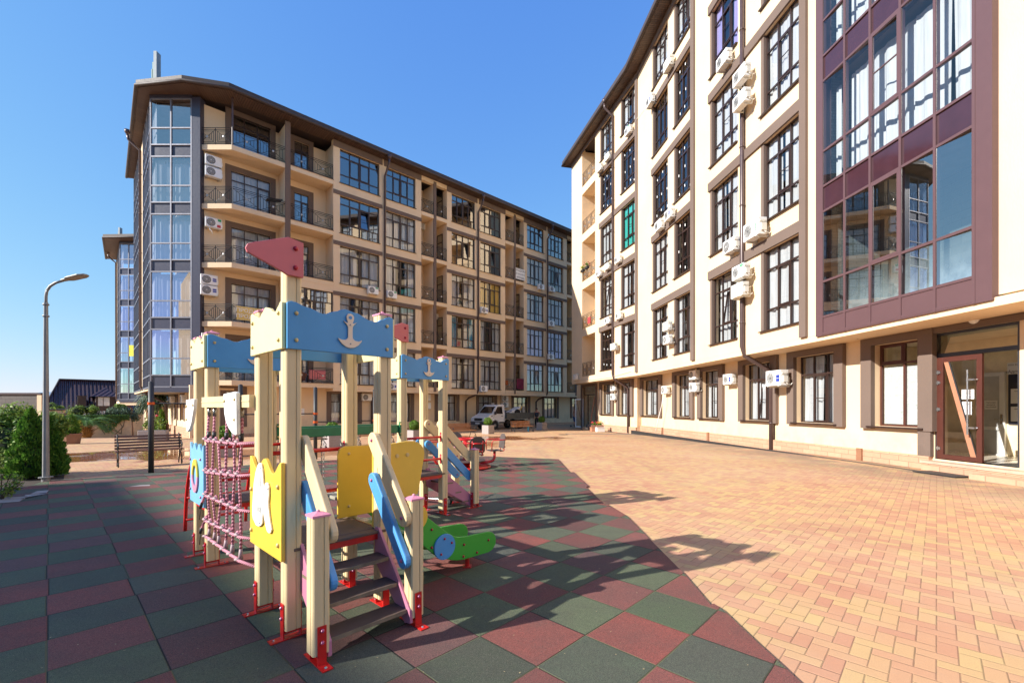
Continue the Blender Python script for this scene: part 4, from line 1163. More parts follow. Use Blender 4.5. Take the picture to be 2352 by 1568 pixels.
def stairs(root, fr, x0, x1, run, deck, ps):
    """flight leaving the tower across -y of frame fr, between stair posts"""
    for (x, y) in ps: post(root, fr @ T(x, y, 0), .90, 'y')
    for x in (x0 + .052, x1 - .052):
        out = [(.0, deck + .04), (-.05, deck + .04), (-.10, deck - .02), (-run + .03, .24), (-run - .045, .15), (-run - .05, .06), (-run + .02, .045), (-run + .09, .10), (.0, deck - .22)]
        b = MB(fr @ T(x, 0, 0) @ RZ(R(90))); b.prism(out, -.012, .012); o = b.obj('stringer', M['stringer'], root, bevel=.003, fixn=True)
        c = MB(fr)
        for q in (1, 2, 3): c.box(x - .0135, -run * q / 3.6 - .06, deck - .155 * q - .012, x + .0135, -run * q / 3.6 + .05, deck - .155 * q + .008)
        c.obj('tread_tenon', M['edgegrain'], o)
    for q in (1, 2, 3):
        y = -run * q / 3.6 - .0; z = deck - .155 * q
        b = MB(fr); b.box(x0 + .066, y - .085, z - .012, x1 - .066, y + .075, z + .014, 0); b.box(x0 + .066, y - .0875, z - .012, x1 - .066, y - .0852, z + .014, 1)
        b.obj('tread', [M['deck'], M['edgegrain']], root, bevel=.003)
    for x, s_ in ((x0 + .078, 1), (x1 - .078, -1)):
        rail(root, fr, -.02, 1.30, -run - .0, .785, x, .125, 'wood')
        rail(root, fr, -.02, 1.0, -run - .0, .49, x, .115, 'blue_rail')

# ---- near tower: stairs towards the camera, slide to the right
FL = G(668.6, 1470); FRp = G(881.6, 1395); BLp = G(602.4, 1409)
tw, td = .672, .545
T1, f1 = tower_core('play_tower', 'nearest play tower with red flag, anchor board, stairs and green slide', FL, tw, td, 0)
RUN = .43
stairs(T1, f1, 0, tw, RUN, .60, ((0, -RUN - .0), (tw, -RUN - .0)))
rungs(T1, f1, (.045, td), (tw - .045, td), (1.20, .86), 'y')
# yellow board with the fish on the left side
pL = Pl((f1 @ V((-.055, 0, 0))).xy[:], -AX)
def q2(pl, pts, off=0.): return [(pl.t(x, off), pl.z(x, y, off)) for x, y in pts]
cA = lambda x, y: ((680 + x / 3.136) * .574219, (1500 + y / 3.136) * .574219)
cB = lambda x, y: ((680 + x / 3.136) * .574219, (1950 + y / 3.136) * .574219)
dn = td + .1; zt0 = .55
n = 28; cr = lambda f: .60 + .045 * math.cos(f * 4 * math.pi) * (1 if .02 < f < .98 else .9)
out = [(0, zt0), (dn, zt0)] + [(dn * (1 - k / n), zt0 + cr(1 - k / n)) for k in range(n + 1)]
mF = f1 @ T(-.055 - .024, td + .05, 0) @ RZ(R(-90))
fb = board(T1, 'fish_board', mF, out, .024, 'yellow', 'bolt_y', [(.045, zt0 + .10), (.045, zt0 + .40), (dn - .05, zt0 + .10), (dn - .05, zt0 + .48)], .016)
fish = [cA(*p) for p in ((1150, 1098), (1165, 1110), (1178, 1180), (1190, 1340), (1196, 1385), (1210, 1385), (1216, 1352), (1228, 1342), (1245, 1352), (1258, 1400), (1259, 1500))] + [cB(*p) for p in ((1253, 180), (1256, 260), (1275, 420), (1294, 520), (1282, 560), (1262, 566), (1240, 545), (1222, 480), (1192, 312), (1186, 305), (1180, 380), (1178, 440), (1160, 470), (1128, 480), (1098, 462), (1062, 385), (1052, 330), (1054, 220), (1060, 120))] + [cA(*p) for p in ((1062, 1500), (1072, 1350), (1095, 1210), (1118, 1130), (1134, 1104))]
fo = q2(pL, fish, -.026); t_off = pL.t(0) if False else 0
b = MB(pL.off(-.026).M); b.prism(fo[::-1], -.012, -.001); fs_ = b.obj('fish_cut_out', M['fishwhite'], fb, bevel=.002, fixn=True)
b = MB(pL.off(-.026).M)
ln = lambda pts, cf=cA: b.tube([(t, -.0125, z) for t, z in q2(pL, [cf(*p) for p in pts], -.038)], .0016, 4)
ln([(1108, 1258), (1110, 1400), (1125, 1432), (1145, 1430), (1148, 1260)]); ln([(1122, 1265), (1124, 1395)]); ln([(1136, 1262), (1137, 1395)])
ln([(1062, 1515), (1095, 1535), (1120, 1568)]); ln([(1120, 118), (1140, 180), (1155, 175), (1172, 80), (1180, 65), (1190, 75)], cB)
for rr_ in (1.0, .62, .3): ln([(1120 + 26 * rr_ * math.cos(R(a)), 272 + 70 * rr_ * math.sin(R(a))) for a in range(0, 361, 24)], cB)
ln([(1056, 330), (1070, 345), (1085, 430), (1090, 445)], cB)
b.obj('engraved_line', M['dark'], fs_)
c = MB(pL.off(-.026).M)
for p in (cA(1135, 1165), cA(1228, 1420), cB(1128, 440), cB(1246, 505)):
    t, z = q2(pL, [p], -.038)[0]; c.ball((t, -.013, z), .006, 8, 5)
c.obj('screw', M['steel'], fs_, smooth=True)
# ---- slide: two green cheeks, bed, blue roundels, yellow guard boards
pN = Pl((f1 @ V((tw, .06, 0))).xy[:], BX)
c5 = lambda x, y: ((1550 + x / 3.92) * .574219, (1900 + y / 3.92) * .574219)
ch = q2(pN, [c5(*p) for p in ((545, 1090), (740, 1250), (870, 1302), (1000, 1330), (1100, 1335), (1220, 1315), (1590, 1205), (1650, 1160), (1695, 1080), (1703, 1000), (1685, 930), (1640, 890), (1590, 883), (1400, 920), (1210, 960), (1110, 970), (1040, 955), (950, 905), (630, 660), (480, 545))])
x0 = ch[0][0]
ch = [(-.03, ch[0][1] + (ch[1][1] - ch[0][1]) / (ch[1][0] - ch[0][0]) * (-.03 - ch[0][0]))] + ch[1:-1] + [(-.03, .86)]
sl = thing('s', 'x', 'x') if False else None
root_slide = None
def cheek(y, nm='slide_cheek'):
    b = MB(pN.off(y).M); b.prism(ch, 0, .022); return b.obj(nm, M['greenb'], T1, bevel=.005, fixn=True)
SW = td - .12
k1 = cheek(0); k2 = cheek(SW)
b = MB(pN.M); low = [(x, z) for x, z in ch]
bed = [(-.02, .62), (.10, .60), (.20, .52)] + [q2(pN, [c5(700, 960)])[0], q2(pN, [c5(860, 1110)])[0], q2(pN, [c5(990, 1180)])[0], q2(pN, [c5(1150, 1190)])[0], q2(pN, [c5(1560, 1085)])[0]]
vs = [(x, .022, z) for x, z in bed] + [(x, SW - .001, z) for x, z in bed]; nb = len(bed)
b.add(vs, [(k, k + 1, nb + k + 1, nb + k) for k in range(nb - 1)]); b.obj('slide_bed', M['steel'], T1, smooth=True)
for y, kk in ((0, k1),):
    bc = MB(pN.M)
    rd = q2(pN, [c5(885, 1115), c5(1045, 1115)]); rad = rd[1][0] - rd[0][0]
    rd = (rd[0][0], rd[0][1])
    o_ = [(rd[0] + rad * math.cos(R(a)), rd[1] + rad * .98 * math.sin(R(a))) for a in range(0, 360, 12)]
    bc.prism(o_, -.018, -.001); r_ = bc.obj('slide_roundel', M['blue_rail'], T1, bevel=.003, fixn=True)
    c = MB(pN.M)
    for p in ((690, 852), (690, 1130), (1197, 1085), (1187, 1270), (1580, 1015), (1400, 1208)): t, z = q2(pN, [c5(*p)])[0]; c.ball((t, -.003, z), .012, 8, 5)
    for p in ((875, 988), (988, 1048), (820, 1232)): t, z = q2(pN, [c5(*p)])[0]; c.ball((t, -.02, z), .011, 8, 5)
    c.obj('bolt', M['bolt_r'], r_, smooth=True)
gp = G(1073, 1307); b = MB(); b.tube([(gp.x, gp.y, .02), (gp.x, gp.y, .22)], .022, 10); b.box(gp.x - .04, gp.y - .04, .028, gp.x + .04, gp.y + .04, .036)
g2 = V((gp.x, gp.y)) + AX * (SW * .8); b.tube([(g2.x, g2.y, .02), (g2.x, g2.y, .24)], .022, 10); b.obj('slide_leg', M['red'], T1, smooth=False)
c6 = lambda x, y: ((1450 + x / 3.137) * .574219, (1600 + y / 3.137) * .574219)
pG = Pl((f1 @ V((tw, .052, 0))).xy[:], BX)
yo = q2(pG, [c6(*p) for p in ((330, 1180), (500, 1180), (700, 1165), (735, 950), (772, 720), (778, 660), (765, 600), (740, 560), (700, 530), (650, 513), (560, 512), (330, 545))])
yo = [(-.05, .60)] + [p for p in yo if p[0] > -.05][:] 
yo = [(-.05, .62), (.12, .62)] + q2(pG, [c6(*p) for p in ((640, 1210), (700, 1165), (735, 950), (772, 720), (778, 660), (765, 600), (740, 560), (700, 530), (650, 513), (560, 512))]) + [(-.05, 1.245)]
def guard(pl, nm):
    b = MB(pl.M); b.prism(yo, -.0, .022); return b.obj('guard_board', M['yellow'], T1, bevel=.006, fixn=True)
ga = guard(pG.off(-.002), 'a'); 
for p in ((432, 698), (562, 682)):
    t, z = q2(pG, [c6(*p)])[0]; b = MB(pG.M); b.lathe([(.016, .004), (.016, -.001), (.010, .006)], 12, 0, 'y', (t, -.004, z)); b.obj('bolt_socket', M['bolt_y'], ga, smooth=False)
# far guard (its left end shows beside the back post)
mG = f1 @ T(tw - .02, td - .052, 0) @ RZ(0)
far = [(-.115, .63), (.30, .63), (.36, 1.1), (.30, 1.22), (-.06, 1.225), (-.10, 1.205), (-.115, 1.16)]
b = MB(mG); b.prism(far, -.022, 0); gb_ = b.obj('guard_board', M['yellow'], T1, bevel=.006, fixn=True)
b = MB(mG); bolts(b, [(-.02, 1.16), (-.02, .72)], .013, 0, -.024); b.obj('bolt', M['bolt_y'], gb_, smooth=True)
dk_ = q2(pN, [c5(505, 660), c5(632, 660)], -.02); rad = dk_[1][0] - dk_[0][0]
b = MB(pN.off(-.02).M); b.prism([(dk_[0][0] + .1 * math.cos(R(a)) * 1.0 + (rad - .1), dk_[0][1] + .105 * math.sin(R(a))) for a in range(0, 360, 12)], -.0, .018); b.obj('yellow_roundel', M['yellow'], T1, bevel=.003, fixn=True)

# ---- left rear tower
FLB = G(486.6, 1305)
T2, f2 = tower_core('play_tower', 'play tower behind the rope net with a ring board and curved red ladder', FLB, tw, .47, None)
rungs(T2, f2, (.045, 0), (tw - .045, 0), (1.16, .84), 'y')
dn = .57; cr2 = lambda f: .56 + .035 * math.cos(f * 6 * math.pi)
out = [(0, .60), (dn, .60)] + [(dn * (1 - k / n), .60 + cr2(1 - k / n)) for k in range(n + 1)]
mR = f2 @ T(-.079, .52, 0) @ RZ(R(-90))
rb = board(T2, 'ring_board', mR, out, .024, 'skyblue', 'bolt_p', [(.03, .72), (.03, 1.02), (dn - .09, .69), (dn - .1, 1.05)], .013)
for half, mt in ((0, 'yellow'), (1, 'pink')):
    o_ = [(.13 * math.cos(R(a)), .165 * math.sin(R(a))) for a in range(0 + 180 * half, 181 + 180 * half, 12)] + [(.085 * math.cos(R(a)), .105 * math.sin(R(a))) for a in range(180 + 180 * half, -1 + 180 * half, -12)]
    b = MB(mR @ T(dn * .47, 0, .875)); b.prism(o_, -.016, -.001); b.obj('ring_cut_out', M[mt], rb, bevel=.002, fixn=True)
# curved red ladder on its far left
for x in (.0, tw * .92):
    b = MB(f2); pts = [(x, .50, 1.02)] + [(x, .47 + .12 + .62 * math.sin(R(a)) ** 1.0, .02 + 1.0 * math.cos(R(a)) ** .9 if a < 89 else .02) for a in range(5, 91, 8)]
    b.tube(pts, .019, 9); b.obj('ladder_rail', M['red'], T2, smooth=True)
for (yy, zz) in ((1.185, .26), (1.12, .52), (.98, .75)):
    b = MB(f2); b.tube([(0, yy, zz), (tw * .92, yy, zz)], .015, 8); b.obj('ladder_rung', M['red'], T2, smooth=True)

# ---- right rear tower
C1 = G(1017.5, 1184); FLC = C1.xy - BX * tw
T3, f3 = tower_core('play_tower', 'smaller looking play tower with red flag and stairs beside the merry-go-round', FLC, tw, .47, 0)
rungs(T3, f3, (.045, -.01), (tw - .045, -.01), (1.13, .82), 'y')
fs3 = f3 @ T(tw, 0, 0) @ RZ(R(90))      # stairs leave along +B
stairs(T3, fs3, .0, .47, .56, .60, ((0.0, -.60), (.47, -.60)))
out = [(0, .70), (tw, .70)] + [(tw * (1 - k / n), .70 + .35 + .05 * math.cos((1 - k / n) * 4 * math.pi)) for k in range(n + 1)]
board(T3, 'wave_board', f3 @ T(0, .47 + .055, 0), out, .022, 'blue_rail', 'bolt_y', [(.05, .8), (tw - .05, .8)])

# ---- rope net between the near and the left rear tower
fnB = f2 @ V((-.0, 0, 0)); fnA = f1 @ V((0, td, 0))
pK = Pl((fnB.x, fnB.y), (fnA.xy - fnB.xy)[:])
net = thing('climbing_net', 'pink rope climbing net hanging under a cream beam between two towers', 'climbing net', (fnB.x, fnB.y, 0))
Lk = (fnA.xy - fnB.xy).length
q0 = lambda pts, c=cA: [(pK.t(*[c(*p)[0]]), pK.z(*c(*p))) for p in pts]
zb0 = q0([(500, 355)])[0][1]; zb1 = q0([(890, 312)])[0][1]; zb = (zb0 + zb1) / 2
b = MB(pK.M); b.box(.03, -.09, zb - .05, Lk - .03, -.005, zb + .045); b.box(.03, -.094, zb - .006, Lk - .03, -.0901, zb + .002)
b.obj('top_beam', M['wood'], net, bevel=.006)
for pts in (((385, 312), (470, 300), (497, 300), (488, 420), (455, 600), (432, 670), (402, 703), (388, 690)), ((885, 240), (1030, 212), (1055, 222), (1060, 738), (1042, 745), (1000, 722), (955, 660), (920, 585), (897, 480))):
    o_ = q0(pts); b = MB(pK.M); b.prism(o_[::-1], -.125, -.097); pl_ = b.obj('end_plate', M['fishwhite'], net, bevel=.005, fixn=True)
    xs_ = [p[0] for p in o_]; zs_ = [p[1] for p in o_]; c = MB(pK.M)
    bolts(c, [(min(xs_) + .04, max(zs_) - .07), (max(xs_) - .04, max(zs_) - .06), ((min(xs_) + .035) if pts[0][0] < 500 else max(xs_) - .05, min(zs_) + .12)], .013, 0, -.127); c.obj('bolt', M['bolt_y'], pl_, smooth=True)
ax_ = [(575, 640, 715, 810, 895, 1000)]
tv = [q0([(x, 900)])[0][0] for x in (577, 645, 712, 806, 896, 998)]
zr_ = [q0([(560, 795)])[0][1], q0([(560, 1180)])[0][1], q0([(560, 1470)])[0][1], q0([(565, 370)], cB)[0][1], q0([(575, 585)], cB)[0][1]]
zl_ = [q0([(975, 830)])[0][1], q0([(975, 1220)])[0][1], q0([(975, 225)], cB)[0][1], q0([(990, 560)], cB)[0][1], q0([(1010, 880)], cB)[0][1]]
rr = random.Random(4)
def zrow(k, t): f = (t - tv[0]) / (tv[-1] - tv[0]); return zr_[k] + (zl_[k] - zr_[k]) * f
ropes_v = []
for q, t in enumerate(tv):
    pts = [(t - .01, -.05, zb - .05)] if q != 2 else []
    for k in range(5): pts.append((t + (0 if k == 4 else rr.uniform(-.016, .016)) + (.03 if q == 2 and k in (1, 2) else 0), -.06 + rr.uniform(-.012, .012), zrow(k, t)))
    b = MB(pK.M); b.tube(pts, .0105, 7); b.obj('vertical_rope', M['rope'], net, smooth=True)
    b = MB(pK.M)
    if q != 2: b.tube([(t - .01, -.05, zb - .05), (t - .009, -.05, zb - .13)], .015, 8, 0); b.tube([(t - .003, -.055, zrow(0, t) + .07), (t, -.058, zrow(0, t) + .01)], .017, 8, 1)
    p4, p3 = V(pts[-1]), V(pts[-2]); b.tube([p4 + (p3 - p4) * .42, p4], [.012, .02], 8, 2)
    b.obj('ferrule', [M['chain'], M['dark'], M['knob']], net, smooth=True)
for k in range(5):
    b = MB(pK.M); pts = [(.055, -.04, zrow(k, tv[0]) + .02 if k < 4 else zrow(4, tv[0]) - .02)]; kn = MB(pK.M)
    for q, t in enumerate(tv):
        zz = zrow(k, t); s_ = .018 if k < 4 else .0
        pts.append((t - .028, -.075, zz + s_)); pts.append((t + .02, -.085, zz - s_ * .6))
        kn.tube([(t - .03, -.07, zz + s_ - .006), (t - .005, -.098, zz + .006), (t + .024, -.078, zz - s_ * .6 + .006)], .0125, 7)
        if q < 5 and k < 4: m_ = (t + tv[q + 1]) / 2; pts.append((m_, -.07, (zz + zrow(k, tv[q + 1])) / 2 - .022))
    pts.append((Lk - .05, -.04, zrow(k, Lk - .05)))
    b.tube(pts, .0125, 7); rp = b.obj('cross_rope', M['rope'], net, smooth=True); kn.obj('rope_joint', M['knob'], rp, smooth=True)
for (za, tz) in ((2, .50), (3, .30)):
    b = MB(pK.M); z_ = zrow(za, tv[0]); b.tube([(tv[0] - .0, -.07, z_ + .02), (tv[0] - .05, -.09, z_ - .05), (tv[0] - .075, -.10, z_ - .10)], .011, 7); b.obj('loose_end', M['rope'], net, smooth=True)
    b = MB(pK.M); b.tube([(tv[0] - .068, -.098, z_ - .085), (tv[0] - .092, -.102, z_ - .14)], .014, 7); b.tube([(tv[0] - .09, -.102, z_ - .135), (tv[0] - .118, -.104, z_ - .25)], .004, 5); b.obj('wire_end', M['dark'], net, smooth=True)

# ---- hanging plank bridge between the two rear towers
bA = f2 @ V((tw, 0, 0)); bA2 = f2 @ V((tw, .47, 0)); bC = f3 @ V((0, 0, 0)); bC2 = f3 @ V((0, .47, 0))
br_ = thing('hanging_bridge', 'swaying bridge of wooden planks on chains under two green beams', 'bridge', ((bA.x + bC.x) / 2, (bA.y + bC.y) / 2, 0))
M['plank'] = mat('weathered_plank', (.30, .28, .22), .75, var=.15, grain=(1, 6, 6), dirt=.3, dcol=(.12, .13, .08))
for (p, q) in ((bA, bC), (bA2, bC2)):
    L = (q - p).length; mx = frame((p.x, p.y, 1.27), (q - p).xy[:])
    b = MB(mx); b.box(.05, -.03, -.05, L - .05, .03, .05); bo = b.obj('green_beam', M['greenbeam'], br_, bevel=.006)
    b = MB(mx)
    for x in (.06, L - .06): b.box(x - .012, -.055, -.09, x + .012, -.03, .09); b.ball((x, -.06, .06), .014, 8, 5, 1); b.ball((x, -.06, -.06), .014, 8, 5, 1)
    b.obj('beam_bracket', [M['greenbeam'], M['bolt_y']], bo, smooth=False)
    for k in range(6):
        x = L * (k + .7) / 6.4; z1 = -.72 - .07 * math.sin(math.pi * (k + .7) / 6.4)
        b = MB(mx); nl = 24
        for j in range(nl):
            zc_ = -.055 + (z1 + .055) * (j + .5) / nl; hl = (-.055 - z1) / nl * .72; a = j % 2
            pts = [((.008 * math.cos(R(t_)) if a else 0), (0 if a else .008 * math.cos(R(t_))), zc_ + hl * math.sin(R(t_))) for t_ in range(0, 360, 60)]
            b.tube([(x + u_, v_, w_) for u_, v_, w_ in pts], .0028, 4, 0, closed=True)
        b.obj('chain', M['chain'], br_)
Lb = (bC - bA).length; mid = frame((bA.x, bA.y, 0), (bC - bA).xy[:])
for k in range(6):
    x = Lb * (k + .7) / 6.4; z = .55 - .07 * math.sin(math.pi * (k + .7) / 6.4)
    p = mid @ V((x, 0, z)); p2 = V((bA2.x, bA2.y, 0)) + (V((bC2.x, bC2.y, 0)) - V((bA2.x, bA2.y, 0))) * (x / Lb); p2.z = z
    mx = frame((p.x, p.y, z), (p2 - p).xy[:]) @ Matrix.Rotation(R((-1) ** k * 7), 4, 'X')
    L = (p2 - p).length; b = MB(mx); b.box(-.05, -.075, -.018, L + .05, .075, .018); b.obj('plank', M['plank'], br_, bevel=.004)

# ---- black workout bars
pts = [G(347, 1088), G(552.5, 1070), G(724.5, 1054.3)]; pts.append(pts[2] + (pts[2] - pts[1]))
wb = thing('workout_bars', 'row of black posts with orange clamps and stepped pull-up bars', 'pull-up bars', pts[0])
for k, p in enumerate(pts):
    b = MB(T(p.x, p.y, p.z)); b.tube([(0, 0, 0), (0, 0, 2.13)], .055, 14); b.ball((0, 0, 2.13), .055, 12, 6, 0, (1, 1, .5)); b.obj('post', M['dark'], wb, smooth=True)
    for z in ([1.64] if k == 0 else [1.64, 1.36] if k == 1 else [1.36, 1.11] if k == 2 else [1.11]):
        b = MB(T(p.x, p.y, p.z)); b.tube([(0, 0, z - .03), (0, 0, z + .03)], .068, 14); b.obj('clamp', MATS.get('orange_clamp') or mat('orange_clamp', (.75, .11, .01), .35), wb, smooth=False)
for k, z in enumerate((1.64, 1.36, 1.11)):
    p, q = pts[k], pts[k + 1]; b = MB(); b.tube([(p.x, p.y, p.z + z), (q.x, q.y, q.z + z)], .017, 8); b.obj('bar', M['dark'], wb, smooth=True)

# ---- merry-go-round
mc = G(1069, 1076)
mg = thing('merry_go_round', 'red merry-go-round with four dark plywood seats and a steering wheel', 'merry-go-round', mc)
def ring(b, r, z, tr, n=32, m=0): b.tube([(r * math.cos(2 * math.pi * k / n), r * math.sin(2 * math.pi * k / n), z) for k in range(n)], tr, 8, m, closed=True)
mx = T(mc.x, mc.y, .03)
b = MB(mx); ring(b, .62, .03, .026); b.lathe([(.60, .0), (.60, .03), (.2, .05), (.14, .16)], 24); b.obj('base_ring', M['red'], mg, smooth=True)
b = MB(mx); b.lathe([(.50, .17), (.50, .195), (.05, .197)], 28); b.obj('footplate', M['seatply'], mg)
b = MB(mx); b.tube([(0, 0, .04), (0, 0, .70)], .055, 14); b.lathe([(.085, .195), (.085, .22), (.055, .23)], 12); b.obj('column', M['red'], mg, smooth=True)
b = MB(mx); ring(b, .30, .72, .022)
for k in range(3): a = R(120 * k + 20); b.tube([(0, 0, .70), (.3 * math.cos(a), .3 * math.sin(a), .72)], .016, 8)
b.obj('steering_wheel', M['red'], mg, smooth=True)
back_out = [(-.17, 0), (.17, 0), (.19, .05), (.19, .26), (.16, .33), (.10, .36), (.06, .385), (-.06, .385), (-.10, .36), (-.16, .33), (-.19, .26), (-.19, .05)]
for k in range(4):
    a = R((-68, 22, 112, 202)[k])
    ms = mx @ RZ(a) @ T(.78, 0, 0) @ RZ(R(90))          # x tangential, -y outward, facing the wheel
    b = MB(ms); b.tube([(0, .38, .12), (0, .18, .11), (0, .05, .14), (0, .0, .22), (0, .0, .38)], .035, 10); st = b.obj('seat_arm', M['red'], mg, smooth=True)
    b = MB(ms); b.box(-.18, -.17, .40, .18, .17, .42); b.obj('seat', M['seatply'], mg, bevel=.006)
    b = MB(ms @ T(0, -.19, .46) @ Matrix.Rotation(R(8), 4, 'X')); b.prism(back_out, -.01, .01); b.obj('seat_back', M['seatply'], mg, bevel=.004, fixn=True)
    b = MB(ms)
    for sx in (-1, 1):
        b.tube([(sx * .13, -.1, .39), (sx * .13, -.21, .40), (sx * .13, -.225, .66), (sx * .13, -.245, .74)], .013, 7)
        b.tube([(sx * .13, -.23, .69), (sx * .22, -.22, .69), (sx * .24, -.16, .69), (sx * .24, .12, .68), (sx * .235, .15, .62), (sx * .22, .15, .41)], .013, 7)
    for z in (.50, .68): b.box(-.13, -.262 + (.012 if z < .6 else 0), z - .016, .13, -.245 + (.012 if z < .6 else 0), z + .016); b.ball((.1, -.262, z), .01, 6, 4, 1); b.ball((-.1, -.262, z), .01, 6, 4, 1)
    b.obj('seat_frame', [M['red'], M['steel']], mg, smooth=True)
# ------------------------------------------------------------------ air conditioners
def ac_mb():
    w, h, d = .80, .55, .30
    b = MB(); b.box(-w / 2, -.42, 0, w / 2, -.12, h); return b
ACM = {}
def ac(label, mx, var=0, s=1.0, group='outdoor air conditioner units on the facades', logo=None):
    root = thing('air_conditioner', label, 'air conditioner', mx=mx @ Matrix.Scale(s, 4), group=group)
    if not ACM:
        w, h = .80, .55
        ACM['case'] = ac_mb().mesh('casing', M['white']); ACM['case2'] = ac_mb().mesh('casing', M['offwhite'])
        for nm, mt in (('fan', 'grille'), ('fan2', 'lightgrille'), ('fan3', 'offwhite')):
            b = MB(); b.lathe([(.215, .0), (.215, .006), (.20, .012), (.19, .008)], 24, 0, 'y', (-.13, -.42, .275))
            for r in (.165, .125, .085): b.tube([(-.13 + r * math.cos(2 * math.pi * k / 24), -.434, .275 + r * math.sin(2 * math.pi * k / 24)) for k in range(24)], .006, 4, 1, closed=True)
            for k in range(8): a = math.pi * k / 4; b.tube([(-.13 + .05 * math.cos(a), -.436, .275 + .05 * math.sin(a)), (-.13 + .2 * math.cos(a + .25), -.436, .275 + .2 * math.sin(a + .25))], .004, 4, 1)
            b.lathe([(.045, 0), (.045, .02), (.02, .024)], 12, 1, 'y', (-.13, -.42, .275))
            ACM[nm] = b.mesh('fan_grille', [M[mt], M['lightgrille'] if mt == 'grille' else M['grille'] if mt == 'lightgrille' else M['lightgrille']])
        b = MB(); b.box(.4, -.34, .12, .46, -.18, .34); b.tube([(.43, -.26, .14), (.45, -.2, .05), (.43, -.06, .02), (.42, 0, .08)], .016, 6); b.box(.401, -.38, .40, .43, -.2, .46)
        ACM['valve'] = b.mesh('valve_cover', M['offwhite'])
        b = MB()
        for x in (-.27, .29): b.box(x - .018, -.44, -.03, x + .018, -.0, -.002); b.box(x - .018, -.03, -.002, x + .018, -.0, .30); b.box(x - .004, -.36, -.06, x + .004, -.0, -.03)
        ACM['brk'] = b.mesh('bracket', M['offwhite'])
    mw = W[root.name]
    c = place('casing', ACM['case' if var != 2 else 'case2'], root, mw, bevel=.015)
    place('fan_grille', ACM[('fan', 'fan2', 'fan3')[var]], root, mw); place('valve_cover', ACM['valve'], root, mw); place('bracket', ACM['brk'], root, mw)
    if logo:
        kind = logo
        if kind == 'blue':
            b = MB(mw); b.box(.17, -.428, .14, .34, -.4205, .38); lg = b.obj('maker_label', M['navy'], root)
            text('Haier', .055, mw @ T(.255, -.4285, .26), lg, 'paper')
        elif kind == 'green':
            b = MB(mw); b.box(.16, -.428, .42, .36, -.4205, .52); b.obj('maker_label', M['gterm'], root)
            text('Haier', .05, mw @ T(.26, -.4285, .47), root, 'paper')
        elif kind == 'bars':
            b = MB(mw); b.box(.16, -.428, .18, .34, -.4205, .26); b.box(.16, -.428, .29, .34, -.4205, .37); b.obj('maker_label', M['navy'], root)
        elif kind == 'GREEN':
            text('GREEN', .11, mw @ T(.27, -.426, .28) @ Matrix.Rotation(R(90), 4, 'Y'), root, 'gterm')
        elif kind == 'red':
            b = MB(mw); b.box(.2, -.428, .40, .36, -.4205, .52); b.obj('maker_label', M['gterm'], root); b = MB(mw); b.box(.16, -.428, .05, .34, -.4205, .2); b.obj('price_label', M['redprint'], root)
    return root
def ac_on(pl, x, y, off, label, var=0, s=1.0, logo=None):
    t = pl.t(x, off - .3); z = pl.z(x, y, off - .3) - .275 * s
    return ac(label, pl.M @ T(t, off, z), var, s, logo=logo)
A = 'white air conditioner '
for x, y, lb, v, lg in (
    (490, 371, 'upper of two white air conditioners under the topmost corner balcony', 0, None),
    (490, 397, 'lower of two white air conditioners under the topmost corner balcony', 0, None),
    (490, 513, 'white air conditioner with red sticker and loose hose under the second highest corner balcony', 0, 'red'),
    (480, 643, 'upper white air conditioner with blue bars under the middle corner balcony', 0, 'bars'),
    (480, 667, 'lower white air conditioner with blue bars under the middle corner balcony', 0, 'bars'),
    (482, 777, 'white air conditioner half hidden behind a pink cap of the rear play tower', 0, 'bars')):
    r_ = ac_on(BW, x, y, 0, lb, v, 1.0, lg)
    if 'hose' in lb:
        b = MB(W[r_.name]); b.tube([(-.2, -.4, -.03), (-.18, -.42, -.15), (-.1, -.43, -.22), (-.06, -.43, -.38)], .022, 7); b.obj('hose', M['white'], r_, smooth=True)
for x, y, lb, lg in (
    (857, 667, 'white air conditioner with green label left of the first drainpipe', 'green'), (900, 676.5, 'white air conditioner with green label right of the first drainpipe', 'green'),
    (1112.5, 712.5, 'white air conditioner below the yellow curtained window', 'bars'), (1243.5, 659, 'white air conditioner left of the farthest drainpipe at the third upper storey', None),
    (1268.5, 664, 'white air conditioner right of the farthest drainpipe at the third upper storey', 'green'), (1267, 743, 'white air conditioner on the farthest drainpipe one storey below the pair', None),
    (1266, 819, 'white air conditioner beside the farthest drainpipe above the ground floor', None), (1111.5, 892.5, 'white air conditioner on the slab edge above the parked truck', None),
    (900.6, 887, 'white air conditioner on the slab edge behind the anchor board of the rear tower', 'bars')):
    ac_on(UL, x, y, -.0, lb, 0, .9, lg)
for x, y, lb in ((842.5, 912, 'white air conditioner on the ground floor wall between two play tower posts'), (979.7, 912.5, 'upper of two white air conditioners behind the right rear play tower'), (980, 931.5, 'lower of two white air conditioners behind the right rear play tower'),
                 (1160.5, 914.5, 'upper of two white air conditioners above the truck bed'), (1160.5, 929, 'lower of two white air conditioners above the truck bed')):
    ac_on(GL, x, y, 0, lb, 0, .88)
for x, y, lb in ((971, 519, 'small white air conditioner in the first recessed balcony, high up'), (1005.5, 727, 'small white air conditioner with blue tag in the first recessed balcony')):
    ac_on(UL, x, y, 1.5, lb, 2, .8)
mSP = Pl((mS @ V((0, 0, 0))).xy[:], (mS.col[0].x, mS.col[0].y))
for x, y, lb in ((418.6, 916.5, 'white air conditioner above the near window under the glazed tower'), (392.5, 918.5, 'white air conditioner above the far window under the glazed tower')):
    ac_on(mSP, x, y, 0, lb, 0, .9)
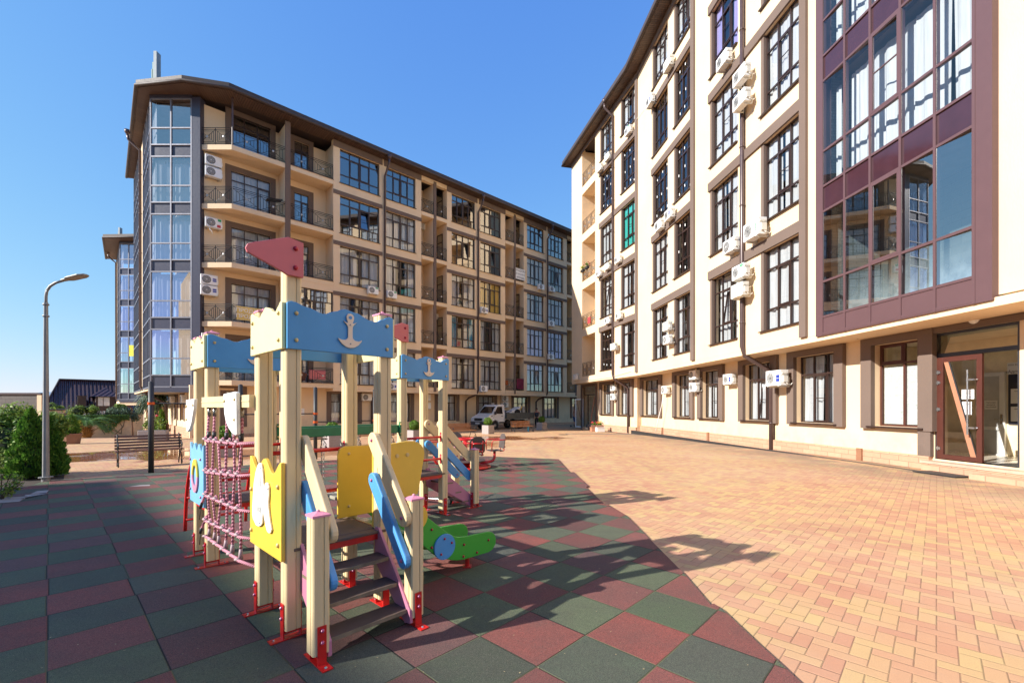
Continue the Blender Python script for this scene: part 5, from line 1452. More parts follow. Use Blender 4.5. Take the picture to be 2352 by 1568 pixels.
# the sunny block
for pl, off, x, y, lb, v, lg in (
    (R2, 0, 1533, 148.4, 'white air conditioner at the top storey between the paired narrow windows', 2, None), (R2, 0, 1492, 232.4, 'white air conditioner with blue mark at the wall edge below the eaves', 1, 'bars'),
    (R2, 0, 1660, 139.7, 'white air conditioner under the tilted open window near the drainpipe', 1, None), (R2, -.1, 1700, 173.8, 'upper of two swirl grilled air conditioners hanging over the drainpipe', 1, None),
    (R2, -.1, 1700, 230.5, 'lower of two swirl grilled air conditioners hanging over the drainpipe', 1, None),
    (R3, 0, 1441, 300.4, 'white air conditioner under the top window beside the far drainpipe, with cables', 1, 'green'), (R3, 0, 1393.4, 361, 'larger white air conditioner left of the far drainpipe just below the eaves', 2, None),
    (R3, 0, 1375.6, 386.5, 'smaller white air conditioner beside the topmost far balcony', 2, None),
    (R2, 0, 1535.7, 493, 'upper white air conditioner with blue bars on the narrow windows, third storey', 1, 'bars'), (R2, 0, 1512.8, 518, 'lower white air conditioner at the left narrow window, third storey', 1, None),
    (R3, 0, 1417.6, 596, 'white air conditioner in front of the far drainpipe above a stepped row', 1, None), (R3, 0, 1393, 612, 'middle white air conditioner of the stepped row by the far drainpipe', 2, None),
    (R3, 0, 1373.7, 628, 'lowest white air conditioner of the stepped row by the flowered balcony', 1, 'bars'),
    (R3, 0, 1394, 736, 'left white air conditioner of the pair astride the far drainpipe', 1, None), (R3, 0, 1419.5, 725, 'right white air conditioner of the pair astride the far drainpipe', 1, None),
    (R3, -.1, 1407.2, 796, 'white air conditioner hanging on the far drainpipe with a bent hose', 2, None),
    (R2, -.05, 1529, 749, 'upper of two white air conditioners between the lowest narrow windows', 2, None), (R2, -.05, 1530, 779.7, 'lower of two white air conditioners between the lowest narrow windows', 0, 'red' if 0 else None),
    (R3, -.0, 1320, 865, 'white air conditioner at the far end corner of the sunny block', 2, None),
    (G3, -.05, 1407, 890, 'upper of two white air conditioners between the far ground floor windows', 1, 'green'), (G3, -.05, 1407, 911, 'lower of two white air conditioners between the far ground floor windows', 1, 'green'),
    (G2, 0, 1525.3, 895, 'white air conditioner with a white hose hanging to the pavement', 0, None),
    (G2, -.05, 1591, 860.6, 'upper of two beige air conditioners at the ground floor', 0, None), (G2, -.05, 1591, 889, 'lower of two beige air conditioners at the ground floor', 1, None),
    (R2, 0, 1676.4, 565, 'white air conditioner with dark spiral grille left of the near drainpipe', 0, None), (R2, 0, 1733, 528.6, 'long white air conditioner with green lettering right of the near drainpipe', 1, 'GREEN'),
    (R2, -.1, 1698.3, 624.7, 'upper white air conditioner with green mark stacked on the near drainpipe', 1, 'green'), (R2, -.1, 1695.7, 667, 'lower white air conditioner stacked on the near drainpipe', 2, None),
    (G2, 0, 1671.4, 870.6, 'white air conditioner with blue label between ground floor windows', 1, 'blue'), (G2, -.16, 1782.5, 868.2, 'large white air conditioner with blue label over the near drainpipe base', 1, 'blue')):
    s_ = .90 if y < 700 and pl is R2 else .80
    if x == 1733: s_ = 1.08
    if x == 1782.5: s_ = 1.0
    ac_on(pl, x, y, off, lb, v, s_, lg)
ac_on(R3, 1358, 684.6, 1.58, 'white air conditioner with dark fan inside the empty far balcony', 0, 1.0)
# hose and cables
def cable(name, label, pts, r, mt, cat='cable'):
    b = MB(); b.tube(pts, r, 6); o = b.obj(name, M[mt], smooth=True); return tag(o, label, cat)
def onp(pl, x, y, off): return pl.M @ V((pl.t(x, off), off, pl.z(x, y, off)))
cable('drain_hose', 'thin white hose hanging from the ground floor air conditioner to the paving', [onp(G2, 1524, 904, -.3), onp(G2, 1520, 930, -.35), onp(G2, 1511, 965, -.4), onp(G2, 1506, 990, -.5)], .018, 'white', 'hose')
cable('loose_cable', 'pale cable strung below the far balcony to the drainpipe', [onp(R3, 1330, 871, -.04), onp(R3, 1360, 872, -.05), onp(R3, 1400, 866, -.06), onp(R3, 1448, 852, -.06)], .012, 'offwhite')
cable('hanging_wire', 'thin wire strung between two air conditioners under the eaves', [onp(R2, 1478, 252, -.05), onp(R3, 1462, 274, -.08), onp(R3, 1447, 298, -.1)], .01, 'offwhite')

# ------------------------------------------------------------------ benches
M['slat_l'] = mat('orange_brown_slats', (.36, .14, .045), .5, var=.2, scale=3, grain=(.6, 8, 8), dirt=.3, dcol=(.18, .08, .03))
M['slat_d'] = mat('dark_brown_slats', (.15, .065, .035), .45, var=.25, scale=3, grain=(.6, 8, 8), dirt=.35, dcol=(.05, .03, .02))
def spiral(c, r, turns, a0, sgn=1, n=26):
    return [(0, c[0] + r * (1 - .8 * k / n) * math.cos(a0 + sgn * 2 * math.pi * turns * k / n), c[1] + r * (1 - .8 * k / n) * math.sin(a0 + sgn * 2 * math.pi * turns * k / n)) for k in range(n + 1)]
def bench(label, mx, mt, L=1.65):
    root = thing('park_bench', label, 'bench', mx=mx, group='park benches with scroll iron ends')
    mw = W[root.name]
    for k in range(5):
        z = .475 + .075 * k; y = .19 + .028 * k
        b = MB(mw @ T(0, y, z) @ Matrix.Rotation(R(-18), 4, 'X')); b.box(-L / 2, -.012, -.028, L / 2, .012, .028); b.obj('back_slat', M[mt], root, bevel=.005)
    for k in range(4):
        b = MB(mw); y = -.22 + .115 * k; b.box(-L / 2, y - .05, .405 + .004 * (k == 3), L / 2, y + .05, .43 + .004 * (k == 3)); b.obj('seat_slat', M[mt], root, bevel=.005)
    for sx in (-1, 1):
        x = sx * (L / 2 - .06); b = MB(mw @ T(x, 0, 0))
        b.tube([(0, .34, 0), (0, .27, .12), (0, .19, .30), (0, .17, .42), (0, .205, .56), (0, .30, .80), (0, .33, .84)], .016, 7)
        b.tube([(0, .18, .39), (0, -.28, .39)], .014, 7)
        sp_ = spiral((-.25, .10), .095, 1.35, R(100), -1); b.tube([(0, .17, .38), (0, .02, .34), (0, -.14, .28)] + sp_, .014, 7)
        sp_ = spiral((-.24, .54), .075, 1.3, R(60), 1); b.tube([(0, .20, .56), (0, .06, .60), (0, -.1, .62)] + sp_, .013, 7)
        b.tube([(0, -.24, .465), (0, -.16, .40)], .012, 6)
        b.obj('scroll_end', M['iron'], root, smooth=True)
    return root
PL = V((.726, .688))      # line of the planters
def facing(p, ang=0):      # bench looks towards +x -y (the courtyard)
    return T(p.x, p.y, p.z) @ RZ(math.atan2(PL.y, PL.x) + ang)
gb = G(1050, 1003)
bench('orange slatted bench between the pull-up bars and the truck planter', facing(V((-2.75, 24.6, zg(-2.75, 24.6)))), 'slat_l')
b3 = G(1200, 992.5); b3m = facing(V((b3.x, b3.y + .2, zg(b3.x, b3.y))), R(-14)); bench('orange slatted bench with a blue bag hanging, in front of the truck', b3m, 'slat_l')
b = MB(b3m); b.box(.34, -.16, .05, .46, -.13, .38); b.box(.36, -.15, .38, .44, -.135, .44); tag(b.obj('shopping_bag', mat('blue_plastic_bag', (.02, .30, .55), .4), bevel=.01), 'blue plastic bag hanging under a park bench seat', 'bag')
p_ = V((-5.95, 19.4, 0)); bench('park bench mostly hidden behind the yellow slide boards', facing(V((p_.x, p_.y, zg(p_.x, p_.y)))), 'slat_l')
p_ = V((-7.6, 16.2, 0)); bench('park bench seen behind the stairs handrail of the near tower', facing(V((p_.x, p_.y, zg(p_.x, p_.y)))), 'slat_d')
lf_ = G(273, 1076); cc = lf_ + V((PL.x, PL.y, 0)) * .64 + V((-PL.y, PL.x, 0)) * .26
o = bench('dark brown slatted bench on wet paving beside the black post', facing(V((cc.x, cc.y, 0))), 'slat_d', L=1.42)
tag(o, 'dark brown slatted bench on wet paving behind the first black post')

# ------------------------------------------------------------------ leaves
def leaf_mat(name, cols, rough=.55):
    m, t, b = base(name); p = t.pos()
    w = t.white(t.map(p, sc=(23, 23, 23)))
    n = t.noise(p, 3.0, 3)
    oi = t.new('ShaderNodeObjectInfo').outputs['Random']
    gi = t.new('ShaderNodeNewGeometry').outputs['Random Per Island']
    c = t.ramp(t.m('ADD', t.m('MULTIPLY', gi, .7), t.m('MULTIPLY', n, .3)), [(k / (len(cols) - 1), c_) for k, c_ in enumerate(cols)])
    t.l.new(c, b.inputs['Base Color']); b.inputs['Roughness'].default_value = rough; b.inputs['Specular IOR Level'].default_value = .35
    tl = t.new('ShaderNodeBsdfTranslucent'); t.l.new(c, tl.inputs[0]); mx = t.new('ShaderNodeMixShader'); mx.inputs[0].default_value = .3
    t.l.new(b.outputs[0], mx.inputs[1]); t.l.new(tl.outputs[0], mx.inputs[2]); t.l.new(mx.outputs[0], t.n['Material Output'].inputs[0])
    return m
M['lf_box'] = leaf_mat('boxwood_leaves', [(.05, .12, .012), (.12, .24, .02), (.24, .38, .04)])
M['lf_thuja'] = leaf_mat('thuja_sprays', [(.035, .095, .014), (.085, .21, .025), (.20, .36, .045)])
M['lf_hedge'] = leaf_mat('hedge_leaves', [(.05, .12, .02), (.16, .26, .04), (.40, .46, .10)])
M['lf_dark'] = leaf_mat('dark_leaves', [(.02, .05, .015), (.04, .10, .03), (.10, .16, .06)])
M['lf_grey'] = leaf_mat('grey_green_leaves', [(.05, .09, .05), (.11, .17, .10), (.25, .32, .22)])
M['lf_palm'] = leaf_mat('palm_leaves', [(.05, .11, .025), (.09, .19, .04), (.17, .28, .07)])
M['lf_yel'] = leaf_mat('yellow_hedge_leaves', [(.20, .24, .02), (.36, .40, .04), (.50, .50, .08)])
M['bark'] = mat('bark', (.10, .07, .045), .9, var=.3, bump=.6, bscale=30)
M['soil'] = mat('soil', (.045, .03, .02), .95, bump=.8, bscale=30)
M['terr'] = mat('terracotta', (.26, .13, .08), .8, var=.12, dirt=.3)
M['granite'] = mat('speckled_granite', (.36, .31, .29), .7, var=.15, scale=30, dirt=.5, dcol=(.20, .17, .16))
def leaf(b, p, n, s, asp=.55, rnd=random, m=0):
    n = n.normalized(); u = n.orthogonal().normalized(); u = Matrix.Rotation(rnd.uniform(0, 6.28), 3, n) @ u; w = n.cross(u)
    b.add([p - u * s, p - w * s * asp + n * s * .12, p + u * s, p + w * s * asp + n * s * .12], [(0, 1, 2, 3)], m)
def rv(rnd): 
    while True:
        v = V((rnd.uniform(-1, 1), rnd.uniform(-1, 1), rnd.uniform(-1, 1)))
        if .01 < v.length < 1: return v.normalized()
def leaf_ball(b, c, r, n, s, rnd, sc=(1, 1, 1), rough=.12, asp=.55):
    for _ in range(n):
        d = rv(rnd); k = r * (1 - rough * rnd.random() ** .7 * 2.2) * (1 + .06 * math.sin(d.x * 9 + d.z * 7) + .05 * math.sin(d.y * 11))
        leaf(b, V(c) + V((d.x * k * sc[0], d.y * k * sc[1], d.z * k * sc[2])), d + rv(rnd) * .8, s * rnd.uniform(.7, 1.3), asp, rnd)
def leaf_cone(b, base_, h, r, n, s, rnd, asp=.35, bulge=.25):
    """conifer: sprays point up and out on a lumpy cone with deeper hollows"""
    for _ in range(n):
        f = 1 - math.sqrt(rnd.random()) * .98 if rnd.random() < .75 else rnd.random(); a = rnd.uniform(0, 2 * math.pi)
        prof = (1 - f) ** .75 * (1 - bulge * (1 - f) ** 6)
        lump = 1 + .13 * math.sin(a * 5 + f * 17) + .10 * math.sin(a * 3 - f * 29) + .06 * math.sin(a * 11 + f * 41)
        k = r * prof * lump * (1 - .35 * rnd.random() ** 2)
        p = V(base_) + V((math.cos(a) * k, math.sin(a) * k, h * (f * .98 + .02)))
        up = V((math.cos(a) * .5, math.sin(a) * .5, 1)).normalized() + rv(rnd) * .35
        side = up.cross(rv(rnd)).normalized(); s2 = s * rnd.uniform(.7, 1.4); up.normalize()
        b.add([p, p + side * s2 * asp + up * s2 * .6, p + up * s2 * 1.5, p - side * s2 * asp + up * s2 * .6], [(0, 1, 2, 3)])
# planters with clipped box balls
def planter(p, s, lp, lb, ang=0, ball=.27):
    mx = T(p.x, p.y, p.z) @ RZ(math.atan2(PL.y, PL.x) + ang)
    root = thing('planter', lp, 'planter', mx=mx, group='square granite planters'); h = s / 2
    b = MB(mx); t_ = .04
    b.box(-h, -h, 0, h, h, s * .88)
    for (x0, y0, x1, y1) in ((-h, -h, h, -h + t_), (-h, h - t_, h, h), (-h, -h + t_, -h + t_, h - t_), (h - t_, -h + t_, h, h - t_)): b.box(x0, y0, s * .88, x1, y1, s)
    b.obj('box', M['granite'], root, bevel=.008)
    b = MB(mx); b.box(-h + t_, -h + t_, s * .88, h - t_, h - t_, s * .93); b.obj('soil', M['soil'], root)
    q = thing('boxwood_ball', lb, 'shrub', (p.x, p.y, p.z + s * .93), 'clipped boxwood balls')
    rnd = random.Random(int(p.y * 100)); b = MB(); leaf_ball(b, (p.x, p.y, p.z + s * .93 + ball * .95), ball, 1500, .032, rnd, (1, 1, .98)); b.obj('crown', M['lf_box'], q)
    b = MB(); b.tube([(p.x, p.y, p.z + s * .92), (p.x, p.y, p.z + s + ball * .8)], .02, 6)
    b.ball((p.x, p.y, p.z + s * .93 + ball * .95), ball * .72, 10, 7); b.obj('stem', M['bark'], q)
g_ = G(1121, 996); planter(g_, .58, 'granite planter in front of the truck headlight', 'round clipped boxwood in front of the truck cab', R(8), .30)
g_ = G(1244.3, 987); planter(g_, .60, 'granite planter beside the man in the dark vest', 'round clipped boxwood beside the man in the vest', R(4), .29)
g_ = G(763.5, 1027); planter(g_, .55, 'granite planter by the black bars behind the near tower', 'round clipped boxwood behind the near tower post', R(5), .27)
g_ = G(517, 1048); planter(g_, .52, 'granite planter behind the rope net', 'round clipped boxwood behind the rope net', R(5), .26)
g_ = G(952, 1011); planter(g_, .52, 'granite planter behind the right rear play tower', 'round clipped boxwood behind the right rear play tower', R(5), .28)

# ------------------------------------------------------------------ truck
M['tw'] = mat('white_truck_paint', (.72, .72, .70), .25, var=.02, dirt=.05, dcol=(.35, .32, .27), coat=.5)
M['tyre'] = mat('tyre_rubber', (.018, .018, .018), .85, bump=.4, bscale=60)
M['bedgrey'] = mat('grey_green_bed_boards', (.11, .115, .10), .6, var=.12, dirt=.4, dcol=(.18, .15, .11))
M['bump'] = mat('grey_bumper', (.055, .065, .08), .5)
M['carglass'] = mat('dark_car_glass', (.012, .014, .016), .04, spec=.9)
M['lamp'] = mat('headlight_glass', (.55, .58, .60), .08, spec=.9)
fw_ = V((-.726, -.688)); nw = G(1136.6, 986.5); o_ = nw.xy - V((-fw_.y, fw_.x)) * .86
mt_ = frame((o_.x, o_.y, zg(o_.x, o_.y)), fw_)
tk = thing('truck', 'small white flatbed truck with grey bed, parked loaded beside the cream block', 'truck', mx=mt_)
def loft(b, prof, y0, ins, m=0):
    """side profile with the points above the belt drawn in"""
    n = len(prof); vs = []
    for s_ in (1, -1):
        for (x, z) in prof: vs.append((x, s_ * (y0 - ins * max(0, z - 1.15)), z))
    fs = [tuple(range(n - 1, -1, -1)), tuple(range(n, 2 * n))] + [(k, (k + 1) % n, n + (k + 1) % n, n + k) for k in range(n)]
    b.add(vs, fs, m)
arch = [(.40 * math.cos(R(a)), .36 + .42 * math.sin(R(a))) for a in range(180, -1, -18)]
prof = [(-1.02, .62)] + [(-.42, .62)] + [(x * 1.0, max(.5, z)) for x, z in arch] + [(.45, .48), (.98, .5), (1.02, .72), (.98, .95), (.84, 1.03), (.30, 1.28), (-.22, 1.90), (-.32, 1.98), (-.50, 2.02), (-.98, 2.03), (-1.05, 1.97), (-1.05, 1.2)]
b = MB(mt_); loft(b, prof, .93, .16); cab_ = b.obj('cab', M['tw'], tk, bevel=.06, seg=4, fixn=True)
ys = lambda z: .93 - .16 * max(0, z - 1.15)
b = MB(mt_)
for s_ in (1, -1):
    sp_ = [(.10, 1.30), (-.30, 1.84), (-.80, 1.86), (-.80, 1.28)]
    vs = [(x, s_ * (ys(z) + .008), z) for x, z in sp_]; b.add(vs, [(0, 1, 2, 3) if s_ > 0 else (3, 2, 1, 0)])
b.obj('side_window', M['carglass'], tk)
b = MB(mt_); a = V((.30, 0, 1.28)); c = V((-.22, 0, 1.90)); nn = V((.62, 0, .52)).normalized() * .012
p1, p2 = a + (c - a) * .06 + nn, a + (c - a) * .93 + nn
b.add([(p1.x, .80, p1.z), (p1.x, -.80, p1.z), (p2.x, -.70, p2.z), (p2.x, .70, p2.z)], [(0, 1, 2, 3)]); ws = b.obj('windscreen', M['carglass'], tk)
b = MB(mt_); b.tube([(.28, .5, 1.32), (.16, .05, 1.46)], .008, 5); b.tube([(.28, -.2, 1.32), (.16, -.6, 1.46)], .008, 5); b.obj('wiper', M['dark'], ws)
b = MB(mt_); b.box(.90, -.94, .38, 1.10, .94, .66); b.box(.78, .88, .40, .95, .955, .70); b.obj('bumper', M['bump'], tk, bevel=.03)
b = MB(mt_); b.box(1.0, -.48, .72, 1.03, .48, .93)
for k in range(4): b.box(1.03, -.46, .735 + .05 * k, 1.045, .46, .755 + .05 * k)
b.obj('grille', M['dark'], tk)
for s_ in (1, -1):
    b = MB(mt_); b.add([(1.0, s_ * .52, .76), (1.005, s_ * .55, .95), (.70, s_ * .945, 1.06), (.72, s_ * .95, .86)], [(0, 1, 2, 3)]); b.add([(1.03, s_ * .52, .75), (1.03, s_ * .55, .94), (.76, s_ * .965, 1.03), (.77, s_ * .965, .84)], [(0, 1, 2, 3)]); b.obj('headlight', M['lamp'], tk)
    b = MB(mt_ @ T(.1, s_ * 1.06, 1.33)); b.box(-.03, -.10, -.12, .05, .10, .13); b.tube([(0, -.1 * s_, 0), (0, -.2 * s_, -.05)], .02, 6); b.obj('mirror', M['dark'], tk, bevel=.03)
b = MB(mt_); b.box(1.101, -.26, .47, 1.108, .26, .58); np_ = b.obj('number_plate', M['paper'], tk)
text('А877МН93', .09, mt_ @ T(1.109, 0, .525) @ RZ(R(90)), np_, 'ink')
b = MB(mt_); b.tube([(-.95, .934, .66), (-.95, .934, 1.2)], .006, 4); b.tube([(.22, .936, .9), (.05, .935, 1.25)], .006, 4); b.box(-.80, .933, 1.06, -.62, .952, 1.10); b.box(.30, .90, 1.06, .42, .945, 1.12); b.obj('door_handle', M['dark'], tk)
def wheel(x, y, r=.36):
    m2 = mt_ @ T(x, y, r)
    b = MB(m2); b.lathe([(.20, -.1), (.30, -.11), (r, -.085), (r, .085), (.30, .11), (.20, .1)], 26, 0, 'y'); w = b.obj('wheel', M['tyre'], tk, smooth=False, bevel=.0)
    b = MB(m2); b.lathe([(.205, -.09), (.205, .09), (.16, .07), (.10, .09), (.06, .11), (.001, .115)], 20, 0, 'y'); b.lathe([(.205, -.09), (.12, -.1), (.001, -.11)], 20, 0, 'y'); b.obj('rim', M['galv'], w, smooth=True)
for x in (0, -2.9):
    for y in (.80, -.80): wheel(x, y)
b = MB(mt_); b.box(-4.2, -.42, .50, .6, -.32, .68); b.box(-4.2, .32, .50, .6, .42, .68); b.box(-1.9, .45, .45, -1.4, .75, .72); b.box(-3.0, -.7, .33, -2.8, .7, .41); b.obj('chassis', M['dark'], tk)
bx0, bx1 = -4.38, -1.15
b = MB(mt_); b.box(bx0, -1.02, .86, bx1, 1.02, .94)
b.obj('bed_floor', M['bedgrey'], tk)
for (x0, y0, x1, y1) in ((bx0, .99, bx1, 1.02), (bx0, -1.02, bx1, -.99), (bx0, -.989, bx0 + .03, .989), (bx1 - .03, -.989, bx1, .989)):
    b = MB(mt_); b.box(x0, y0, .945, x1, y1, 1.34)
    if x1 - x0 > 1:
        yy = (y1, y1 + .018) if y1 > 0 else (y0 - .018, y0)
        for z in (1.0, 1.13, 1.26): b.box(x0 + .04, yy[0], z, x1 - .04, yy[1], z + .05)
        for x in (x0, (x0 + x1) / 2, x1 - .04): b.box(x, yy[0], .95, x + .04, yy[1] + .005, 1.35)
    b.obj('drop_side', M['bedgrey'], tk, bevel=.004)
b = MB(mt_)
for s_ in (1, -1): b.box(-3.35, s_ * .62 - .28, .74, -2.45, s_ * .62 + .28, .77); b.box(-3.36, s_ * .62 - .28, .45, -3.33, s_ * .62 + .28, .74)
b.obj('mudguard', M['dark'], tk)
# load: a machine with a yellow hub wheel, tarpaulin rolls
ld = thing('machine_load', 'white machine with yellow hubbed wheel lying on the truck bed', 'cargo', mx=mt_ @ T(-2.4, .3, .945))
m2 = W[ld.name]
b = MB(m2 @ Matrix.Rotation(R(14), 4, 'Y')); b.prism([(.6, .25), (.62, .45), (-.2, .62), (-.95, .70), (-1.0, .58), (-.2, .35)], -.35, .35); b.obj('body', M['tw'], ld, bevel=.03, fixn=True)
b = MB(m2 @ T(-.25, .42, .42)); b.lathe([(.16, -.08), (.26, -.09), (.28, 0), (.26, .09), (.16, .08)], 20, 0, 'y'); lw_ = b.obj('wheel', M['tyre'], ld)
b = MB(m2 @ T(-.25, .42, .42)); b.lathe([(.17, -.06), (.17, .07), (.1, .09), (.001, .09)], 18, 0, 'y'); b.obj('hub', mat('yellow_hub', (.75, .48, .02), .4), lw_)
b = MB(m2); b.tube([(-.85, .2, .6), (-1.0, .2, .85)], .03, 7); b.tube([(-.95, .0, .6), (-1.12, -.05, .78)], .03, 7); b.ball((-1.0, .2, .88), .07, 8, 6); b.ball((-1.12, -.05, .80), .07, 8, 6); b.obj('yellow_lever', MATS['yellow_hub'], ld)
b = MB(m2); b.tube([(.9, -.6, .35), (.1, -.65, .38)], .2, 10); b.tube([(1.0, .0, .25), (.3, .1, .3)], .17, 10); b.tube([(1.05, .3, .45), (.75, .32, .62), (.3, .35, .5)], .02, 6); b.obj('dark_roll', M['dark'], ld)

# ------------------------------------------------------------------ people
M['skin'] = mat('skin', (.42, .20, .13), .55, var=.06)
M['vest'] = mat('dark_grey_cloth', (.035, .033, .040), .9, var=.15)
M['black'] = mat('black_cloth', (.010, .010, .013), .9, var=.2)
M['denim'] = mat('blue_denim', (.03, .08, .22), .9, var=.2)
M['hair'] = mat('grey_brown_hair', (.16, .12, .10), .8)
def skin_obj(name, pts, edges, rad, mt, parent, mx, root=0, sub=2):
    me = bpy.data.meshes.new(name); me.from_pydata(pts, edges, []); me.materials.append(M[mt])
    o = place(name, me, parent, mx)
    s_ = o.modifiers.new('skin', 'SKIN'); s_.use_smooth_shade = True
    for k, v in enumerate(me.skin_vertices[0].data):
        r = rad[k]; v.radius = r if isinstance(r, tuple) else (r, r); v.use_root = (k == root)
    u = o.modifiers.new('smooth', 'SUBSURF'); u.levels = 1; u.render_levels = sub
    return o
def person(label, mx, J, top=None, legs='black', leg_to=1.0, cap=None, shoes='black'):
    """J: joint name -> point; x right of the person, y forward, z up"""
    root = thing('person', label, 'person', mx=mx); mw = W[root.name]
    names = ['pel', 'waist', 'chest', 'neck', 'head', 'crown', 'shL', 'elL', 'wrL', 'haL', 'shR', 'elR', 'wrR', 'haR', 'hiL', 'knL', 'anL', 'toL', 'hiR', 'knR', 'anR', 'toR']
    rad = dict(pel=(.14, .11), waist=(.125, .10), chest=(.15, .11), neck=.055, head=(.072, .085), crown=(.06, .07), sh=.062, el=.042, wr=.028, ha=(.035, .018), hi=.085, kn=.055, an=.038, to=(.035, .028))
    E = [('pel', 'waist'), ('waist', 'chest'), ('chest', 'neck'), ('neck', 'head'), ('head', 'crown')]
    for s_ in 'LR': E += [('chest', 'sh' + s_), ('sh' + s_, 'el' + s_), ('el' + s_, 'wr' + s_), ('wr' + s_, 'ha' + s_), ('pel', 'hi' + s_), ('hi' + s_, 'kn' + s_), ('kn' + s_, 'an' + s_), ('an' + s_, 'to' + s_)]
    pts = [J[n_] for n_ in names]; rr = [rad.get(n_) or rad[n_[:2]] for n_ in names]; ed = [(names.index(a), names.index(c)) for a, c in E]
    for s_ in 'LR':      # five fingers rooted in the palm
        ha, wr = V(J['ha' + s_]), V(J['wr' + s_]); d = (ha - wr).normalized(); sd = V((0, 1, 0)) - d * d.y; sd.normalize(); inn = V((-1 if s_ == 'R' else 1, 0, 0))
        for q, (off, ln) in enumerate(((-.028, .065), (-.01, .078), (.01, .074), (.028, .058), (.04, .05))):
            k0 = len(pts); th = q == 4
            r0 = ha + sd * off - d * (.03 if th else 0); p1 = r0 + (d + (sd * .8 if th else V())) * ln * .5; p2 = p1 + (d + inn * .5).normalized() * ln * .5
            pts += [p1[:], p2[:]]; rr += [.010, .008]; ed += [(names.index('ha' + s_), k0), (k0, k0 + 1)]
    skin_obj('body', pts, ed, rr, 'skin', root, mw)
    hd, cr = V(J['head']), V(J['crown'])
    b = MB(mw); b.ball(tuple(hd + V((0, .085, -.005))), .016, 6, 5, 0, (1, 1.3, 1.4)); b.ball(tuple(hd + V((.075, 0, 0))), .02, 6, 5, 0, (.5, 1, 1.4)); b.ball(tuple(hd + V((-.075, 0, 0))), .02, 6, 5, 0, (.5, 1, 1.4)); b.obj('ear', M['skin'], root, smooth=True)
    b = MB(mw); b.ball(tuple(hd + V((.03, .078, .02))), .010, 6, 4); b.ball(tuple(hd + V((-.03, .078, .02))), .010, 6, 4); b.box(hd.x - .02, hd.y + .078, hd.z - .05, hd.x + .02, hd.y + .084, hd.z - .044); b.obj('eye', M['ink'], root, smooth=True)
    b = MB(mw); b.ball(tuple(cr + V((0, -.012, -.01))), .095, 12, 8, 0, (.92, 1.08, .75))
    if cap: b.box(cr.x - .07, cr.y + .06, cr.z - .03, cr.x + .07, cr.y + .17, cr.z - .015)
    b.obj('cap' if cap else 'hair', M[cap or 'hair'], root, smooth=True)
    g = lambda n_, k=1.0: tuple(J[n_])
    if top:
        P_ = ['pel', 'waist', 'chest', 'sL', 'sR']; pp = [J['pel'], J['waist'], J['chest'], tuple(V(J['chest']).lerp(V(J['shL']), .75)), tuple(V(J['chest']).lerp(V(J['shR']), .75))]
        skin_obj('vest', pp, [(0, 1), (1, 2), (2, 3), (2, 4)], [(.19, .155), (.19, .155), (.20, .155), .085, .085], top, root, mw)
    pp = [J['waist'], J['pel']]; ee = [(0, 1)]; rr = [(.13, .105), (.155, .125)]
    pp[0] = tuple(V(J['pel']).lerp(V(J['waist']), .35))
    for s_ in 'LR':
        k = len(pp); end = V(J['kn' + s_]).lerp(V(J['an' + s_]), leg_to)
        pp += [J['hi' + s_], J['kn' + s_], tuple(end)]; ee += [(1, k), (k, k + 1), (k + 1, k + 2)]; rr += [.10, .078, .070 if leg_to < .6 else .055]
    skin_obj('trousers', pp, ee, rr, legs, root, mw, 1)
    for s_ in 'LR':
        a, c = V(J['an' + s_]), V(J['to' + s_]); skin_obj('shoe', [tuple(a + V((0, -.04, -.02))), tuple(a + V((0, .0, -.02))), tuple(c + V((0, .02, 0)))], [(0, 1), (1, 2)], [.045, .05, .038], shoes, root, mw)
    return root
def std(**k):
    J = dict(pel=(0, 0, .93), waist=(0, .01, 1.10), chest=(0, .0, 1.32), neck=(0, .01, 1.48), head=(0, .03, 1.60), crown=(0, .02, 1.68),
             shL=(-.19, 0, 1.40), elL=(-.25, -.03, 1.12), wrL=(-.26, .05, .88), haL=(-.26, .07, .80), shR=(.19, 0, 1.40), elR=(.25, -.03, 1.12), wrR=(.26, .05, .88), haR=(.26, .07, .80),
             hiL=(-.09, 0, .88), knL=(-.10, .03, .49), anL=(-.10, 0, .09), toL=(-.11, .14, .035), hiR=(.09, 0, .88), knR=(.10, .03, .49), anR=(.10, 0, .09), toR=(.11, .14, .035))
    J.update(k); return J
q = P(1233, 982.3, 39.0); q.z = zg(q.x, q.y)
